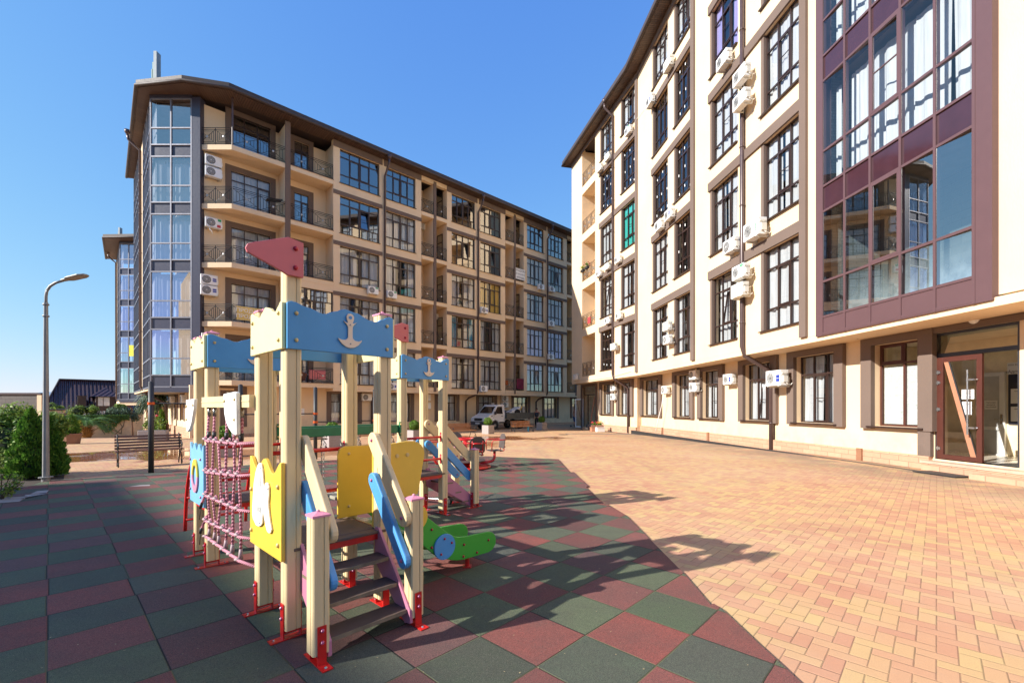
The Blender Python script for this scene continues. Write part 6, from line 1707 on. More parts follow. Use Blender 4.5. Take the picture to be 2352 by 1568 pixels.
# standing, body towards the camera and turned to the truck, weight on one leg, one arm bent back
person('man in a dark vest, black trousers and cap standing behind the truck', T(q.x, q.y, q.z) @ RZ(R(160)), std(head=(-.01, .04, 1.60), elR=(.27, -.08, 1.13), wrR=(.25, -.02, .90), haR=(.24, .0, .82), elL=(-.30, -.04, 1.14), wrL=(-.36, .10, .93), haL=(-.37, .13, .86), knL=(-.11, .08, .50), anL=(-.10, .10, .09), toL=(-.12, .24, .035), anR=(.10, -.10, .10), toR=(.12, .03, .035)), 'vest', 'black', .95, 'black', 'black')
q = P(1319, 979.3, 41.2); q.z = zg(q.x, q.y); mp = T(q.x, q.y, q.z + .0) @ RZ(R(-55))
person('bare chested man in blue shorts stepping on a small scooter by the far entrance', mp, std(pel=(0, -.02, .98), chest=(0, .06, 1.35), neck=(0, .10, 1.50), head=(0, .15, 1.61), crown=(0, .13, 1.69), shL=(-.19, .06, 1.42), shR=(.19, .06, 1.42), elL=(-.28, .10, 1.18), wrL=(-.20, .33, 1.08), haL=(-.18, .40, 1.07), elR=(.28, .10, 1.18), wrR=(.20, .33, 1.08), haR=(.18, .40, 1.07),
       knL=(-.08, .08, .58), anL=(-.05, .02, .20), toL=(-.05, .16, .15), hiR=(.09, -.02, .92), knR=(.13, .06, .53), anR=(.18, -.12, .10), toR=(.18, .03, .04)), None, 'denim', .35, None, 'black')
def scooter(name, label, mx, mt, s=1.0):
    r = thing(name, label, 'scooter', mx=mx @ Matrix.Scale(s, 4)); mw = W[r.name]
    b = MB(mw); b.box(-.055, -.28, .09, .055, .30, .115); b.obj('deck', M[mt], r, bevel=.008)
    b = MB(mw); b.tube([(0, .28, .10), (0, .40, .16), (0, .36, .50), (0, .33, .85)], .02, 8); b.obj('stem', M['steel'], r, smooth=True)
    b = MB(mw); b.tube([(-.2, .33, .85), (.2, .33, .85)], .013, 8, 0); b.tube([(-.2, .33, .85), (-.09, .33, .85)], .02, 8, 1); b.tube([(.2, .33, .85), (.09, .33, .85)], .02, 8, 1); b.obj('handlebar', [M['steel'], M['dark']], r, smooth=True)
    for y in (.43, -.36):
        b = MB(mw @ T(0, y, .085)); b.lathe([(.03, -.02), (.07, -.022), (.085, -.01), (.085, .01), (.07, .022), (.03, .02)], 18, 0, 'x'); b.obj('wheel', M['dark'], r, smooth=True)
scooter('kick_scooter', 'small scooter under the bare chested man', mp @ T(-.05, 0, 0), 'dark')
q = G(992, 1160); scooter('kick_scooter', 'grey kick scooter parked under the right rear play tower', T(q.x, q.y, .03) @ RZ(R(70)), 'steel', .82)
# ------------------------------------------------------------------ street lamp
lp = G(105.5, 1107)
sl_ = thing('street_lamp', 'tall galvanised street lamp with one curved arm beside the dark conifers', 'street lamp', lp)
mx = T(lp.x, lp.y, lp.z)
b = MB(mx); b.lathe([(.07, 0), (.07, .10)], 14); b.lathe([(.115, .10), (.115, .115)], 14); b.obj('base', M['galv'], sl_)
b = MB(mx); b.lathe([(.056, .115), (.048, 1.5), (.034, 3.72)], 8); b.obj('pole', M['galv'], sl_)
b = MB(mx); b.lathe([(.055, 3.42), (.055, 3.45)], 12); b.lathe([(.053, 3.66), (.053, 3.69)], 12); 
b.tube([(0, 0, 3.4), (0, 0, 3.85), (.02, 0, 3.96), (.08, .01, 4.06), (.18, .02, 4.13), (.32, .03, 4.175)], .026, 10); b.obj('arm', M['galv'], sl_, smooth=True)
b = MB(mx @ T(.30, .03, 4.175) @ Matrix.Rotation(R(-13), 4, 'Y')); b.slab([(0, -.04), (.10, -.055), (.16, -.10), (.42, -.11), (.52, -.07), (.54, 0), (.52, .07), (.42, .11), (.16, .10), (.10, .055), (0, .04)], -.014, .018); b.box(.06, -.01, .018, .09, .01, .05); b.obj('lamp_head', M['galv'], sl_, bevel=.012)

# ------------------------------------------------------------------ conifers and hedge on the left
def conifer(name, label, p, h, r, n, seed, mt='lf_thuja', s=.055, trunk=True, group=None, bulge=.25):
    t_ = thing(name, label, 'tree' if h > 1.2 else 'shrub', p, group); rnd = random.Random(seed)
    b = MB(); leaf_cone(b, p, h, r, n, s, rnd, bulge=bulge); b.obj('crown', M[mt], t_)
    b = MB(); b.tube([(p.x, p.y, p.z - .02), (p.x, p.y, p.z + h * .8)], .05, 7, r1=.01)
    b.lathe([(r * .62, .06), (r * .66, h * .2), (r * .5, h * .5), (r * .22, h * .78), (.01, h * .93)], 10, 0, 'z', (p.x, p.y, p.z)); b.obj('trunk', M['lf_core'], t_, smooth=True); return t_
M['lf_core'] = mat('shaded_twigs', (.022, .035, .012), .95, var=.3)
p = G(70, 1108) * 1.05; conifer('conifer', 'dark green conical conifer left of the street lamp', V((p.x, p.y, 0)), 1.50, .42, 9000, 1, s=.042)
p = G(116, 1104) * 1.055; conifer('conifer', 'dark green conifer just behind the street lamp, lower top', V((p.x, p.y, 0)), 1.34, .33, 7500, 2, s=.042)
hd = G(6, 1106) * 1.03
h_ = thing('hedge_shrub', 'bright yellow green leafy shrub at the frame edge beside the conifer', 'shrub', (hd.x, hd.y, 0)); rnd = random.Random(5)
b = MB()
for (dx, dy, z, r) in ((-.1, .2, .75, .55), (.35, .4, 1.0, .48), (-.5, 0, 1.05, .5), (.25, .1, .45, .45), (.55, .5, 1.15, .38), (-.3, .5, 1.3, .42), (-.9, .2, .8, .6)): leaf_ball(b, (hd.x + dx, hd.y + dy, z), r, 1500, .04, rnd, rough=.3)
b.obj('crown', M['lf_hedge'], h_)
b = MB()
for k in range(9): a = k * 2.4; b.tube([(hd.x + .1 * math.cos(a), hd.y + .1 * math.sin(a), 0), (hd.x + .35 * math.cos(a), hd.y + .2 + .3 * math.sin(a), .7), (hd.x + .5 * math.cos(a), hd.y + .2 + .3 * math.sin(a), 1.2)], .018, 5, r1=.006)
for (dx, dy, z, r) in ((-.1, .2, .7, .40), (.3, .4, .9, .34), (-.5, .1, .95, .36)): b.ball((hd.x + dx, hd.y + dy, z), r, 8, 6)
b.obj('stem', M['lf_core'], h_)
sp = G(2, 1150)
h_ = thing('young_shrub', 'small sprigs of bright leaves at the lower left frame edge', 'shrub', (sp.x, sp.y, 0)); b = MB(); st = MB()
for k in range(11):
    a = rnd.uniform(0, 6.28); L = rnd.uniform(.25, .5); top = V((sp.x + .28 * math.cos(a), sp.y + .22 * math.sin(a), L)); st.tube([(sp.x, sp.y, 0), ((sp.x + top.x) / 2, (sp.y + top.y) / 2, L * .6), tuple(top)], .007, 4)
    for j in range(26): f = rnd.uniform(.3, 1.05); q = V((sp.x, sp.y, 0)).lerp(top, f) + rv(rnd) * .05; leaf(b, q, rv(rnd) + V((0, 0, .6)), .032, .5, rnd)
b.obj('crown', M['lf_hedge'], h_); st.obj('stem', M['bark'], h_)
bed = MB(); bp = [G(-40, 1150), G(36, 1128), G(100, 1108.5), G(146, 1103.5), G(150, 1080), G(30, 1060), G(-60, 1080)]
bed.slab([(q.x, q.y) for q in bp][::1], -.05, .012); tag(bed.obj('planting_bed', M['soil']), 'bare soil bed under the conifers', kind='structure')
# where tiles are missing the concrete shows
for k, (pp) in enumerate((((40, 1150), (58, 1149), (57, 1140), (112, 1142 - 6)), ((-20, 1160), (45, 1155), (62, 1143), (5, 1147)), ((70, 1138), (108, 1134), (112, 1129), (85, 1131)), ((298, 1120.5), (345, 1118.5), (344, 1116), (322, 1117)))):
    q = [G(*v_) for v_ in pp]; bb = MB(); bb.slab([(v_.x, v_.y) for v_ in q], .0275, .032); tag(bb.obj('concrete_patch', M['granite']), 'bare concrete where rubber tiles are missing', kind='structure')

# ------------------------------------------------------------------ the back lane
def gp(x, y, Y):      # ground point on the ray column x at depth Y
    X = (x - CX) / F * Y; return V((X, Y, zg(X, Y)))
q = gp(235, 0, 36); PW = Pl(q.xy[:], PL); mW_ = PW.M; wt0, wt1 = PW.t(132), PW.t(300); Lw = wt1 - wt0; mW_ = PW.M @ T(wt0, 0, 0)
gw_ = thing('garden_wall', 'cream rendered garden wall overgrown with ivy behind the palm', 'wall', q)
zt = PW.z(240, 963)
b = MB(mW_); b.box(0, 0, -4, Lw, .2, zt); b.obj('wall', M['cream'], gw_)
b = MB(mW_); b.box(0, -.03, zt, Lw, .23, zt + .06); b.obj('coping', M['cream'], gw_)
iv = thing('ivy', 'green ivy trailing over the cream garden wall', 'ivy', q); rnd = random.Random(8); b = MB()
for k in range(3000):
    x = rnd.uniform(.3, Lw - .1); f = rnd.random() ** 2.2; dz = f * (.30 + .9 * abs(math.sin(x * 1.3 + 1)) ** 3); v_ = mW_ @ V((x, -.05 - rnd.random() * .12, zt + .22 - dz * 1.1 + rnd.uniform(0, .15))); leaf(b, v_, mW_.to_3x3() @ V((0, -1, .4)) + rv(rnd) * .6, .065, .7, rnd)
b.obj('leaves', M['lf_palm'], iv)
b = MB(mW_)
for k in range(9):
    x = .3 + k * Lw / 9.5; b.tube([(x, -.03, zt), (x + .3 * math.sin(k * 2), -.03, zt - .6), (x + .7 * math.sin(k * 1.3), -.03, zt - 1.2)], .02, 5)
b.obj('stem', M['bark'], iv)
for k, (x, y, r, mt, lb, of) in enumerate(((178, 946, .95, 'lf_hedge', 'bright leafy bush above the left part of the garden wall', .9), (199, 938, .5, 'lf_hedge', 'small bright bush on the garden wall left of the pale fence', 1.1), (254, 951, .95, 'lf_grey', 'grey green bush spilling over the garden wall', .8), (284, 950, .95, 'lf_grey', 'grey green bush by the end of the distant block', 1.0), (270, 935, .5, 'lf_hedge', 'light green climber behind the grey green bushes', 1.7), (116, 934, .6, 'lf_hedge', 'leafy bush above the shed roof', 2.5))):
    c = PW.M @ V((PW.t(x, of), of, PW.z(x, y, of))); t_ = thing('bush', lb, 'shrub', (c.x, c.y, zg(c.x, c.y)), 'bushes along the garden wall'); b = MB(); rnd = random.Random(k + 30)
    for w_ in range(5): leaf_ball(b, tuple(c + PW.M.to_3x3() @ V((rnd.uniform(-1.0, 1.0) * r, rnd.uniform(-.3, .3), rnd.uniform(-.35, .2) * r))), r * rnd.uniform(.4, .62), 520, .075, rnd, rough=.4)
    b.obj('crown', M[mt], t_); b = MB(); b.tube([(c.x, c.y, zg(c.x, c.y)), tuple(c)], .07, 6, r1=.03); b.ball(tuple(c), r * .4, 8, 6); b.obj('stem', M['lf_core'], t_)
t0_, t1_ = PW.t(186, 3), PW.t(300, 3); mf = PW.M @ T(t0_, 3, 0); L = t1_ - t0_; v_ = mf @ V((0, 0, 0))
fn_ = thing('sheet_fence', 'pale corrugated sheet fence between garden wall and tiled house', 'fence', (v_.x, v_.y, zg(v_.x, v_.y)))
b = MB(mf); zt2 = PW.z(240, 944, 3); n = int(L / .06)
b.add([(L * k / n, (.03 if (k // 2) % 2 else -.03), z) for k in range(n + 1) for z in (-2, zt2)], [(2 * k, 2 * k + 2, 2 * k + 3, 2 * k + 1) for k in range(n)]); b.obj('sheet', M['lightgrille'], fn_)
b = MB(mf); b.box(0, .04, zt2 - .1, L, .08, zt2 - .04)
b.obj('rail', M['galv'], fn_)
# palm: short trunk, arching feather fronds
pp = gp(197.5, 0, 33); pm = thing('palm_tree', 'low feather palm with arching fronds before the cream garden wall', 'palm', pp); rnd = random.Random(12)
b = MB(); b.lathe([(.30, 0), (.34, .3), (.26, .75), (.1, 1.0)], 10, 0, 'z', tuple(pp)); 
for k in range(60): a = k * 2.4; z = .1 + .9 * k / 60; b.tube([(pp.x + .24 * math.cos(a), pp.y + .24 * math.sin(a), pp.z + z), (pp.x + .5 * math.cos(a), pp.y + .5 * math.sin(a), pp.z + z + .22)], .04, 4, r1=.01)
b.obj('trunk', mat('orange_palm_fibre', (.28, .13, .035), .9, var=.3), pm)
b = MB()
for k in range(26):
    a = k * 2.399; el = .35 + .9 * ((k * 7) % 10) / 10; L = rnd.uniform(2.0, 2.7); pts = []
    for j in range(11):
        f = j / 10; rr = L * f * math.cos(el * (1 - f * .3)) * (1 - .1 * f); z = .85 + L * f * math.sin(el) * (1 - .25 * f) - 1.15 * f ** 2.4
        pts.append(V((pp.x + rr * math.cos(a), pp.y + rr * math.sin(a), pp.z + z)))
    b.tube([tuple(q) for q in pts], .02, 4, r1=.006)
    for j in range(2, 11):
        for i_ in range(4):
            q = pts[j - 1].lerp(pts[j], i_ / 4); d = (pts[j] - pts[j - 1]).normalized()
            for s_ in (-1, 1):
                sd_ = d.cross(V((0, 0, 1))).normalized() * s_; tip = q + (sd_ * .75 + d * .6 + V((0, 0, -.12))) * (.42 * (1 - .55 * abs(j / 10 - .45))); w_ = d * .022
                b.add([q - w_, q + w_, tip], [(0, 1, 2)])
b.obj('frond', M['lf_palm'], pm)
# potted conifer, trash bin, hedge strip
pc = G(165, 1019); pt = thing('plant_pot', 'brown stone pot holding a small conifer near the shed', 'plant pot', pc); b = MB(T(*pc)); s_ = pc.y / F
rp_ = 17 * s_; b.lathe([(rp_ * .82, 0), (rp_, 21 * s_), (rp_ * 1.05, 21 * s_), (rp_ * 1.05, 24 * s_), (rp_ * .9, 24 * s_), (rp_ * .88, 22 * s_), (.02, 22 * s_)], 18); b.obj('pot', M['terr'], pt)
conifer('potted_conifer', 'small dense conifer growing in the brown stone pot', V((pc.x, pc.y, pc.z + 20 * s_)), 46 * s_, 17 * s_, 2600, 9, 'lf_thuja', .045, group=None, bulge=.5)
pb = G(240, 997); tb = thing('litter_bin', 'small steel cylinder bin at the end of the garden wall', 'bin', pb); b = MB(T(*pb)); b.lathe([(.2, 0), (.2, .72)], 16); b.obj('body', M['steel'], tb, smooth=False); b = MB(T(*pb)); b.lathe([(.215, .72), (.215, .76), (.16, .765), (.15, .70)], 16); b.obj('rim', M['galv'], tb)
c = gp(156, 0, 29.5); hg = thing('clipped_hedge', 'short yellow hedge between the shed and the potted conifer', 'hedge', c); b = MB(); rnd = random.Random(21)
for k in range(2600): q = V((c.x + rnd.uniform(-.55, .55), c.y + rnd.uniform(-.4, .4), c.z + rnd.uniform(0, 1.15))); leaf(b, q, rv(rnd), .06, .6, rnd)
b.obj('crown', M['lf_yel'], hg); b = MB(); b.box(c.x - .42, c.y - .28, c.z, c.x + .42, c.y + .28, c.z + 1.0); b.obj('stem', M['lf_core'], hg)
# shed with a canopy
v_ = gp(146, 0, 27); ms_ = frame((v_.x, v_.y, 0), PL); sh = thing('shed', 'small cream shed with brown canopy posts behind the conifers', 'shed', v_); zt = P(0, 941, 27).z; zgd = zg(v_.x, v_.y)
b = MB(ms_); b.box(-3, .9, zgd - 1, -.75, 3.5, zt - .25); b.obj('wall', M['cream'], sh)
b = MB(ms_); b.box(-3.2, 0, zt - .22, 0, 3.6, zt - .02); b.obj('canopy', M['cream'], sh); b = MB(ms_); b.box(-3.25, -.05, zt - .018, .05, 3.65, zt + .05); b.box(-3.15, .05, zt - .30, -.02, 3.5, zt - .221); b.obj('canopy_edge', M['frame'], sh)
for x, y in ((-.45, .15), (-.08, .6)): b = MB(ms_); b.box(x - .09, y - .09, zgd - .5, x + .09, y + .09, zt - .3); b.obj('post', M['frame'], sh)
pipe_part(sh, [ms_ @ V(p_) for p_ in ((.04, -.02, zt - .3), (.04, -.02, zgd + .15), (.2, -.1, zgd + .05))], .045, funnel=False)
b = MB(ms_); b.box(-1.9, .88, zgd, -1.2, .899, zt - .6); b.obj('door', M['frame'], sh)
# block wall far left, with a cap
YB = 24; bw = thing('block_wall', 'grey concrete block wall with dark cap at the left edge', 'wall', gp(40, 0, YB)); xl, xr = P(-160, 0, YB).x, P(96, 0, YB).x; zt = P(0, 906, YB).z
b = MB(T(xl, YB, 0)); b.box(0, 0, -3, xr - xl, .25, zt); b.obj('wall', M['block'], bw); b = MB(T(xl, YB, 0)); b.box(-.05, -.06, zt, xr - xl, .31, zt + .10); b.obj('cap', M['pipe'], bw); b = MB(T(xl, YB, 0)); b.box(xr - xl - .22, -.04, -3, xr - xl + .02, -.002, zt - .02); b.obj('pier', M['cream'], bw)
# house with the tiled roof
def m_rooftile():
    m, t, b = base('glazed_roof_tiles'); p = t.coord(); x, y, z = t.sep(p)
    u = t.m('FRACT', t.m('MULTIPLY', x, 1 / .34)); v = t.m('FRACT', t.m('MULTIPLY', z, 1 / .22))
    hgt = t.m('ADD', t.m('SINE', t.m('MULTIPLY', u, 6.283)), t.m('MULTIPLY', v, -1.2))
    c = t.mix(t.rng(v, .0, .15, 1, 0), (.055, .026, .030, 1), (.012, .007, .008, 1)); t.l.new(c, b.inputs['Base Color']); b.inputs['Roughness'].default_value = .22
    t.l.new(t.bump(hgt, 1.0, .05), b.inputs['Normal']); return m
M['rooftile'] = m_rooftile()
YH = 50; v_ = gp(180, 0, YH); PH = Pl(v_.xy[:], (.70, .714)); hs = thing('house', 'house with dark glazed tile roof and a glazed dormer beyond the garden wall', 'house', v_)
hx0, hx1 = PH.t(92), PH.t(330); ez = PH.z(180, 950); D_ = 3.6; rx0 = PH.t(137, D_); rz = PH.z(180, 873, D_); rise = rz - ez; mH = PH.M @ T(hx0, 0, ez); L = hx1 - hx0; dx = rx0 - hx0
b = MB(); b.add([(0, 0, 0), (L, 0, 0), (L, D_, rise), (dx, D_, rise)], [(0, 1, 2, 3)]); b.add([(0, 0, 0), (dx, D_, rise), (0, 2 * D_, 0)], [(0, 1, 2)]); b.add([(0, 2 * D_, 0), (dx, D_, rise), (L, D_, rise), (L, 2 * D_, 0)], [(0, 1, 2, 3)])
rf = b.obj('roof', M['rooftile'], hs, mx=mH); b = MB(mH); b.tube([(0, 0, .02), (dx, D_, rise + .05), (L, D_, rise + .05)], .09, 7); b.tube([(dx, D_, rise + .05), (0, 2 * D_, 0)], .09, 7); b.tube([(0, -.05, 0), (L, -.05, 0)], .07, 6); b.obj('ridge', M['frame'], rf)
b = MB(mH); b.box(.4, .5, -6, L, 2 * D_ - .5, -.05); b.obj('wall', M['cream'], hs)
cx0 = PH.t(188, 1.2) - hx0; cz = PH.z(188, 915, 1.2) - ez
b = MB(mH); b.box(cx0 - .35, .8, cz - 1.0, cx0 + .35, 1.5, cz + .25); b.box(cx0 - .42, .73, cz + .25, cx0 + .42, 1.57, cz + .33); b.obj('chimney', M['frame'], hs)
d0, d1 = PH.t(221, .1) - hx0, PH.t(253, .1) - hx0; dzb, dzt, dpk = PH.z(236, 948, .1) - ez, PH.z(236, 909, .1) - ez, PH.z(236, 892, .6) - ez; xm = (d0 + d1) / 2
b = MB(mH); b.box(d0, .1, dzb - .3, d1 + .5, 3, dzt); dm = b.obj('dormer', M['frame'], hs)
b = MB(mH); b.add([(d0 - .5, -.3, dzt - .08), (d1 + .9, -.3, dzt - .08), (xm + .2, 1.0, dpk + .15), (xm + .2, 3.2, dpk + .15), (d0 - .5, 3, dzt - .08), (d1 + .9, 3, dzt - .08)], [(0, 1, 2), (0, 2, 3, 4), (1, 5, 3, 2)]); b.obj('dormer_roof', M['rooftile'], dm)
b = MB(mH); zq = dzb + (dzt - dzb) * .42
for (a_, c_) in ((d0 + .15, xm - .03), (xm + .03, d1 - .05)): b.quad((a_, .08, zq), (c_, .08, zq), (c_, .08, dzt - .15), (a_, .08, dzt - .15))
b.obj('pane', M['lamp'], dm)
# rose planter, dwarf conifer and yucca by the end of the near tower
q = G(345, 1010); rp = thing('long_planter', 'long grey planter with rose bushes behind the bench', 'planter', q); b = MB(T(q.x, q.y, q.z) @ RZ(R(20))); b.box(-.45, -.25, 0, .75, .25, .5); b.obj('box', M['granite'], rp, bevel=.02)
b = MB(T(q.x, q.y, q.z) @ RZ(R(20))); b.box(-.41, -.21, .501, .71, .21, .51); b.obj('soil', M['soil'], rp)
rb_ = thing('rose_bush', 'sparse rose bush with a red bloom in the long grey planter', 'shrub', (q.x, q.y, q.z + .5)); b = MB(); st = MB(); rnd = random.Random(17)
for k in range(11):
    bx_, by_ = q.x + rnd.uniform(-.3, .55), q.y + rnd.uniform(-.15, .2); L = rnd.uniform(.4, .85); tp = V((bx_ + rnd.uniform(-.3, .3), by_ + rnd.uniform(-.2, .2), q.z + .5 + L)); st.tube([(bx_, by_, q.z + .5), tuple(tp)], .012, 4)
    for j in range(30): f = rnd.uniform(.25, 1.05); leaf(b, V((bx_, by_, q.z + .5)).lerp(tp, f) + rv(rnd) * .12, rv(rnd), .055, .6, rnd)
b.obj('crown', M['lf_hedge'], rb_); st.obj('stem', M['bark'], rb_); b = MB(); b.ball((q.x + .5, q.y - .2, q.z + 1.25), .06, 7, 5); b.ball((q.x + .15, q.y - .25, q.z + 1.5), .05, 7, 5); b.obj('bloom', M['redprint'], rb_)
q = gp(371, 0, 30); conifer('dwarf_conifer', 'small bright conifer against the wall behind the long planter', V((q.x, q.y, q.z)), 1.9, .5, 2400, 33, 'lf_box', .06)
q = gp(357, 0, 31.5); yu = thing('yucca_tree', 'tall yucca with a drooping head of narrow leaves behind the first black post', 'tree', q); hz = P(357, 920, 31.5).z; rnd = random.Random(23)
b = MB(); b.tube([tuple(q), (q.x + .1, q.y, (q.z + hz) / 2), (q.x, q.y, hz)], .13, 8, r1=.09); b.obj('trunk', M['bark'], yu); b = MB()
for hx in (-.45, .35, .0):
    for k in range(150):
        d = rv(rnd); d.z = d.z * .9 + .1; c0 = V((q.x + hx, q.y + rnd.uniform(-.2, .2), hz + rnd.uniform(-.2, .3))); p1 = c0 + d * .55; p2 = p1 + V((d.x * .45, d.y * .45, d.z * .15 - .55)); sd_ = d.cross(V((.3, .5, .8))).normalized() * .035
        b.add([c0 - sd_, c0 + sd_, p1 + sd_, p1 - sd_, p2], [(0, 1, 2, 3), (3, 2, 4)])
b.obj('frond', M['lf_grey'], yu)
# far hills
b = MB(); n = 60
for j, (Yd, hh, c0) in enumerate(((1000, 40, 0),)):
    vs = []
    for k in range(n + 1):
        x = -1400 + 2100 * k / n; z = 20 + 16 * math.sin(k * .9) + 9 * math.sin(k * 2.3 + 1); vs += [(x, Yd, -8), (x, Yd + 60, z), (x, Yd + 200, -8)]
    b.add(vs, [(3 * k + i_, 3 * k + 3 + i_, 3 * k + 4 + i_, 3 * k + 1 + i_) for k in range(n) for i_ in (0, 1)])
tag(b.obj('hills', mat('blue_hills', (.20, .30, .38), .95), smooth=True), 'low blue hills on the horizon', kind='structure')

# ------------------------------------------------------------------ main entrance
en = G2.M; te0, te1 = entr; SZ = .28
mq = lambda pl, pts, off=0.: [(pl.t(x, off), pl.z(x, y, off)) for x, y in pts]
dl = te0 + .04; dr = G2.t(2255); dz0, dz1 = .30, 2.76
b = MB(en)
for (a, c, z0, z1) in ((te0, te0 + .04, SZ, 3.36), (te1 - .05, te1, SZ, 3.36), (te0 + .04, te1 - .05, 3.30, 3.36), (te0 + .04, te1 - .05, dz1 + .01, dz1 + .10)): b.box(a, .02, z0, c, .12, z1)
fr_ = b.obj('entrance_frame', M['bump_dk'] if 'bump_dk' in M else M['frame'], br)
b = MB(en); b.quad((te0 + .04, .025, dz1 + .10), (te1 - .05, .025, dz1 + .10), (te1 - .05, .115, 3.30), (te0 + .04, .115, 3.30)); b.obj('transom_pane', M['glass_low'], fr_)
b = MB(en); fwid = .15
b.box(dl, .0, dz0, dl + fwid, .06, dz1); b.box(dr - .11, .0, dz0, dr, .06, dz1); b.box(dl + fwid, .001, dz0, dr - .11, .059, dz0 + .11); b.box(dl + fwid, .001, dz1 - .12, dr - .11, .059, dz1)
dleaf = b.obj('glass_door', M['frame_red'], br, bevel=.004)
b = MB(en); b.quad((dl + fwid, .03, dz0 + .11), (dr - .11, .03, dz0 + .11), (dr - .11, .03, dz1 - .12), (dl + fwid, .03, dz1 - .12)); b.obj('pane', M['glass'], dleaf)
w_ = dr - .11 - dl - fwid; M['tan'] = mat('tan_strip', (.42, .19, .11), .5)
b = MB(en); x0_ = dl + fwid; b.prism([(x0_ + .02, dz1 - .121), (x0_ + w_ - .12, dz0 + .111), (x0_ + w_ - .005, dz0 + .111), (x0_ + .12, dz1 - .121)], .004, .016); b.obj('diagonal_strip', M['tan'], dleaf)
b = MB(en); b.prism([(x0_ + .121, dz1 - .121), (x0_ + w_ - .004, dz0 + .111), (x0_ + w_ - .0, dz0 + .16), (x0_ + .155, dz1 - .121)], .001, .018); b.obj('strip_edge', M['dark'], dleaf)
b = MB(en); hx_ = dr - .22; b.tube([(hx_, -.09, dz0 + .62), (hx_, -.09, dz1 - .35)], .018, 12); 
for z in (dz0 + .78, dz1 - .58): b.tube([(hx_, -.09, z), (hx_ + .15, -.01, z)], .016, 8); b.box(hx_ - .02, -.105, z - .02, hx_ + .15, -.06, z + .02)
b.obj('pull_handle', M['steel'], dleaf)
for z in (dz0 + .25, dz0 + 1.2, dz0 + 1.85, dz0 + 2.1): b = MB(en); b.box(dl - .01, -.022, z - .03, dl + .10, .0, z + .03); b.box(dl + .04, -.03, z - .05, dl + .06, -.0, z + .05); b.obj('hinge', M['steel'], dleaf)
def sheet(name, mx, w, h, label_lines, parent, sz=.02, mt='paper', ink='ink'):
    b = MB(mx); b.box(0, -.003, 0, w, 0, h); o = b.obj(name, M[mt], parent)
    for k, l_ in enumerate(label_lines):
        if l_: text(l_, sz, mx @ T(w / 2, -.0045, h - (k + 1) * h / (len(label_lines) + 1)), o, ink)
    return o
sheet('notice', en @ T(dr - .43, .024, 1.74), .26, .22, ['Уважаемые', 'жильцы!', '', 'ДЕРЖИТЕ ДВЕРЬ'], dleaf, .022)
sheet('notice', en @ T(dr - .42, .024, 1.38), .20, .30, ['Объявление', '', 'тел.', '', ''], dleaf, .018)
# foyer behind the open leaf
b = MB(en)
b.box(te0 - 2.7, .36, SZ - .1, te0 - 2.6, 3.2, 3.4); b.box(te1 + .02, .36, SZ - .1, te1 + .3, 3.2, 3.4); b.box(te0 - 2.6, 2.55, SZ - .1, te1 + .02, 2.65, 3.4); b.box(te0 - 2.7, .36, 3.41, te1 + .3, 3.2, 3.5)
b.obj('foyer_wall', mat('foyer_plaster', (.86, .74, .52), .9, bump=.5, bscale=40), br)
b = MB(en); b.box(te0 - 2.6, .351, SZ - .12, te1 + .02, 2.55, SZ); b.box(te0, .021, SZ - .12, te1, .35, SZ); b.obj('foyer_floor', mat('polished_tile_floor', (.70, .62, .52), .25), br)
iw = G2.off(2.54); ix = [iw.t(x) for x in (2257, 2312)]; zz = [iw.z(2257, 1049, 0), iw.z(2257, 857, 0)]
ix0 = ix[0] - .1; ix1 = ix[1]
b = MB(iw.M); zm = zz[0] + (zz[1] - zz[0]) * .33
for (a, c, z0, z1) in ((ix0, ix0 + .09, zz[0], zz[1]), (ix1 - .12, ix1, zz[0], zz[1]), (ix0 + .09, ix1 - .12, zz[0], zz[0] + .12), (ix0 + .09, ix1 - .12, zz[1] - .1, zz[1]), (ix0 + .09, ix1 - .12, zm, zm + .09)): b.box(a, -.06, z0, c, .0, z1)
wdr = b.obj('inner_door', M['white'], br, bevel=.004); b = MB(iw.M); b.quad((ix0 + .09, -.02, zz[0] + .12), (ix1 - .12, -.02, zz[0] + .12), (ix1 - .12, -.02, zz[1] - .1), (ix0 + .09, -.02, zz[1] - .1)); b.obj('pane', M['frosted'] if 'frosted' in M else M['lightgrille'], wdr)
b = MB(iw.M); b.tube([(ix1 - .06, -.06, zm + .28), (ix1 - .06, -.10, zm + .28), (ix1 - .20, -.10, zm + .28)], .012, 6); b.box(ix1 - .085, -.075, zm + .16, ix1 - .035, -.06, zm + .42); b.obj('door_handle', M['steel'], wdr)
sheet('notice', iw.M @ T((ix0 + ix1) / 2 - .16, -.024, zm + .55), .30, .24, ['Помещение', 'находится', 'под охраной'], wdr, .04)
pxw = [iw.t(x) for x in (2318, 2345)]
zb_ = [iw.z(2318, 974), iw.z(2318, 860), iw.z(2318, 844)]
b = MB(iw.M); b.box(pxw[0], -.03, zb_[0], pxw[0] + .85, -.001, zb_[1]); nbx = b.obj('notice_board', M['ink'], br)
b = MB(iw.M); b.box(pxw[0] - .02, -.03, zb_[1] + .01, pxw[0] + .85, -.001, zb_[2] + .12); sg = b.obj('board_heading', M['paper'], nbx)
text('ООО Управляющая Компания', .055, iw.M @ T(pxw[0] + .40, -.032, zb_[2] + .06), sg); text('«Адлер-Бэл-Строй»', .10, iw.M @ T(pxw[0] + .42, -.032, zb_[1] + .07), sg)
for k in range(2):
    for j in range(2): sheet('notice', iw.M @ T(pxw[0] + .06 + .3 * k, -.032, zb_[0] + .08 + j * .46), .24, .38, ['Прайс', '', '', '', ''], nbx, .03)
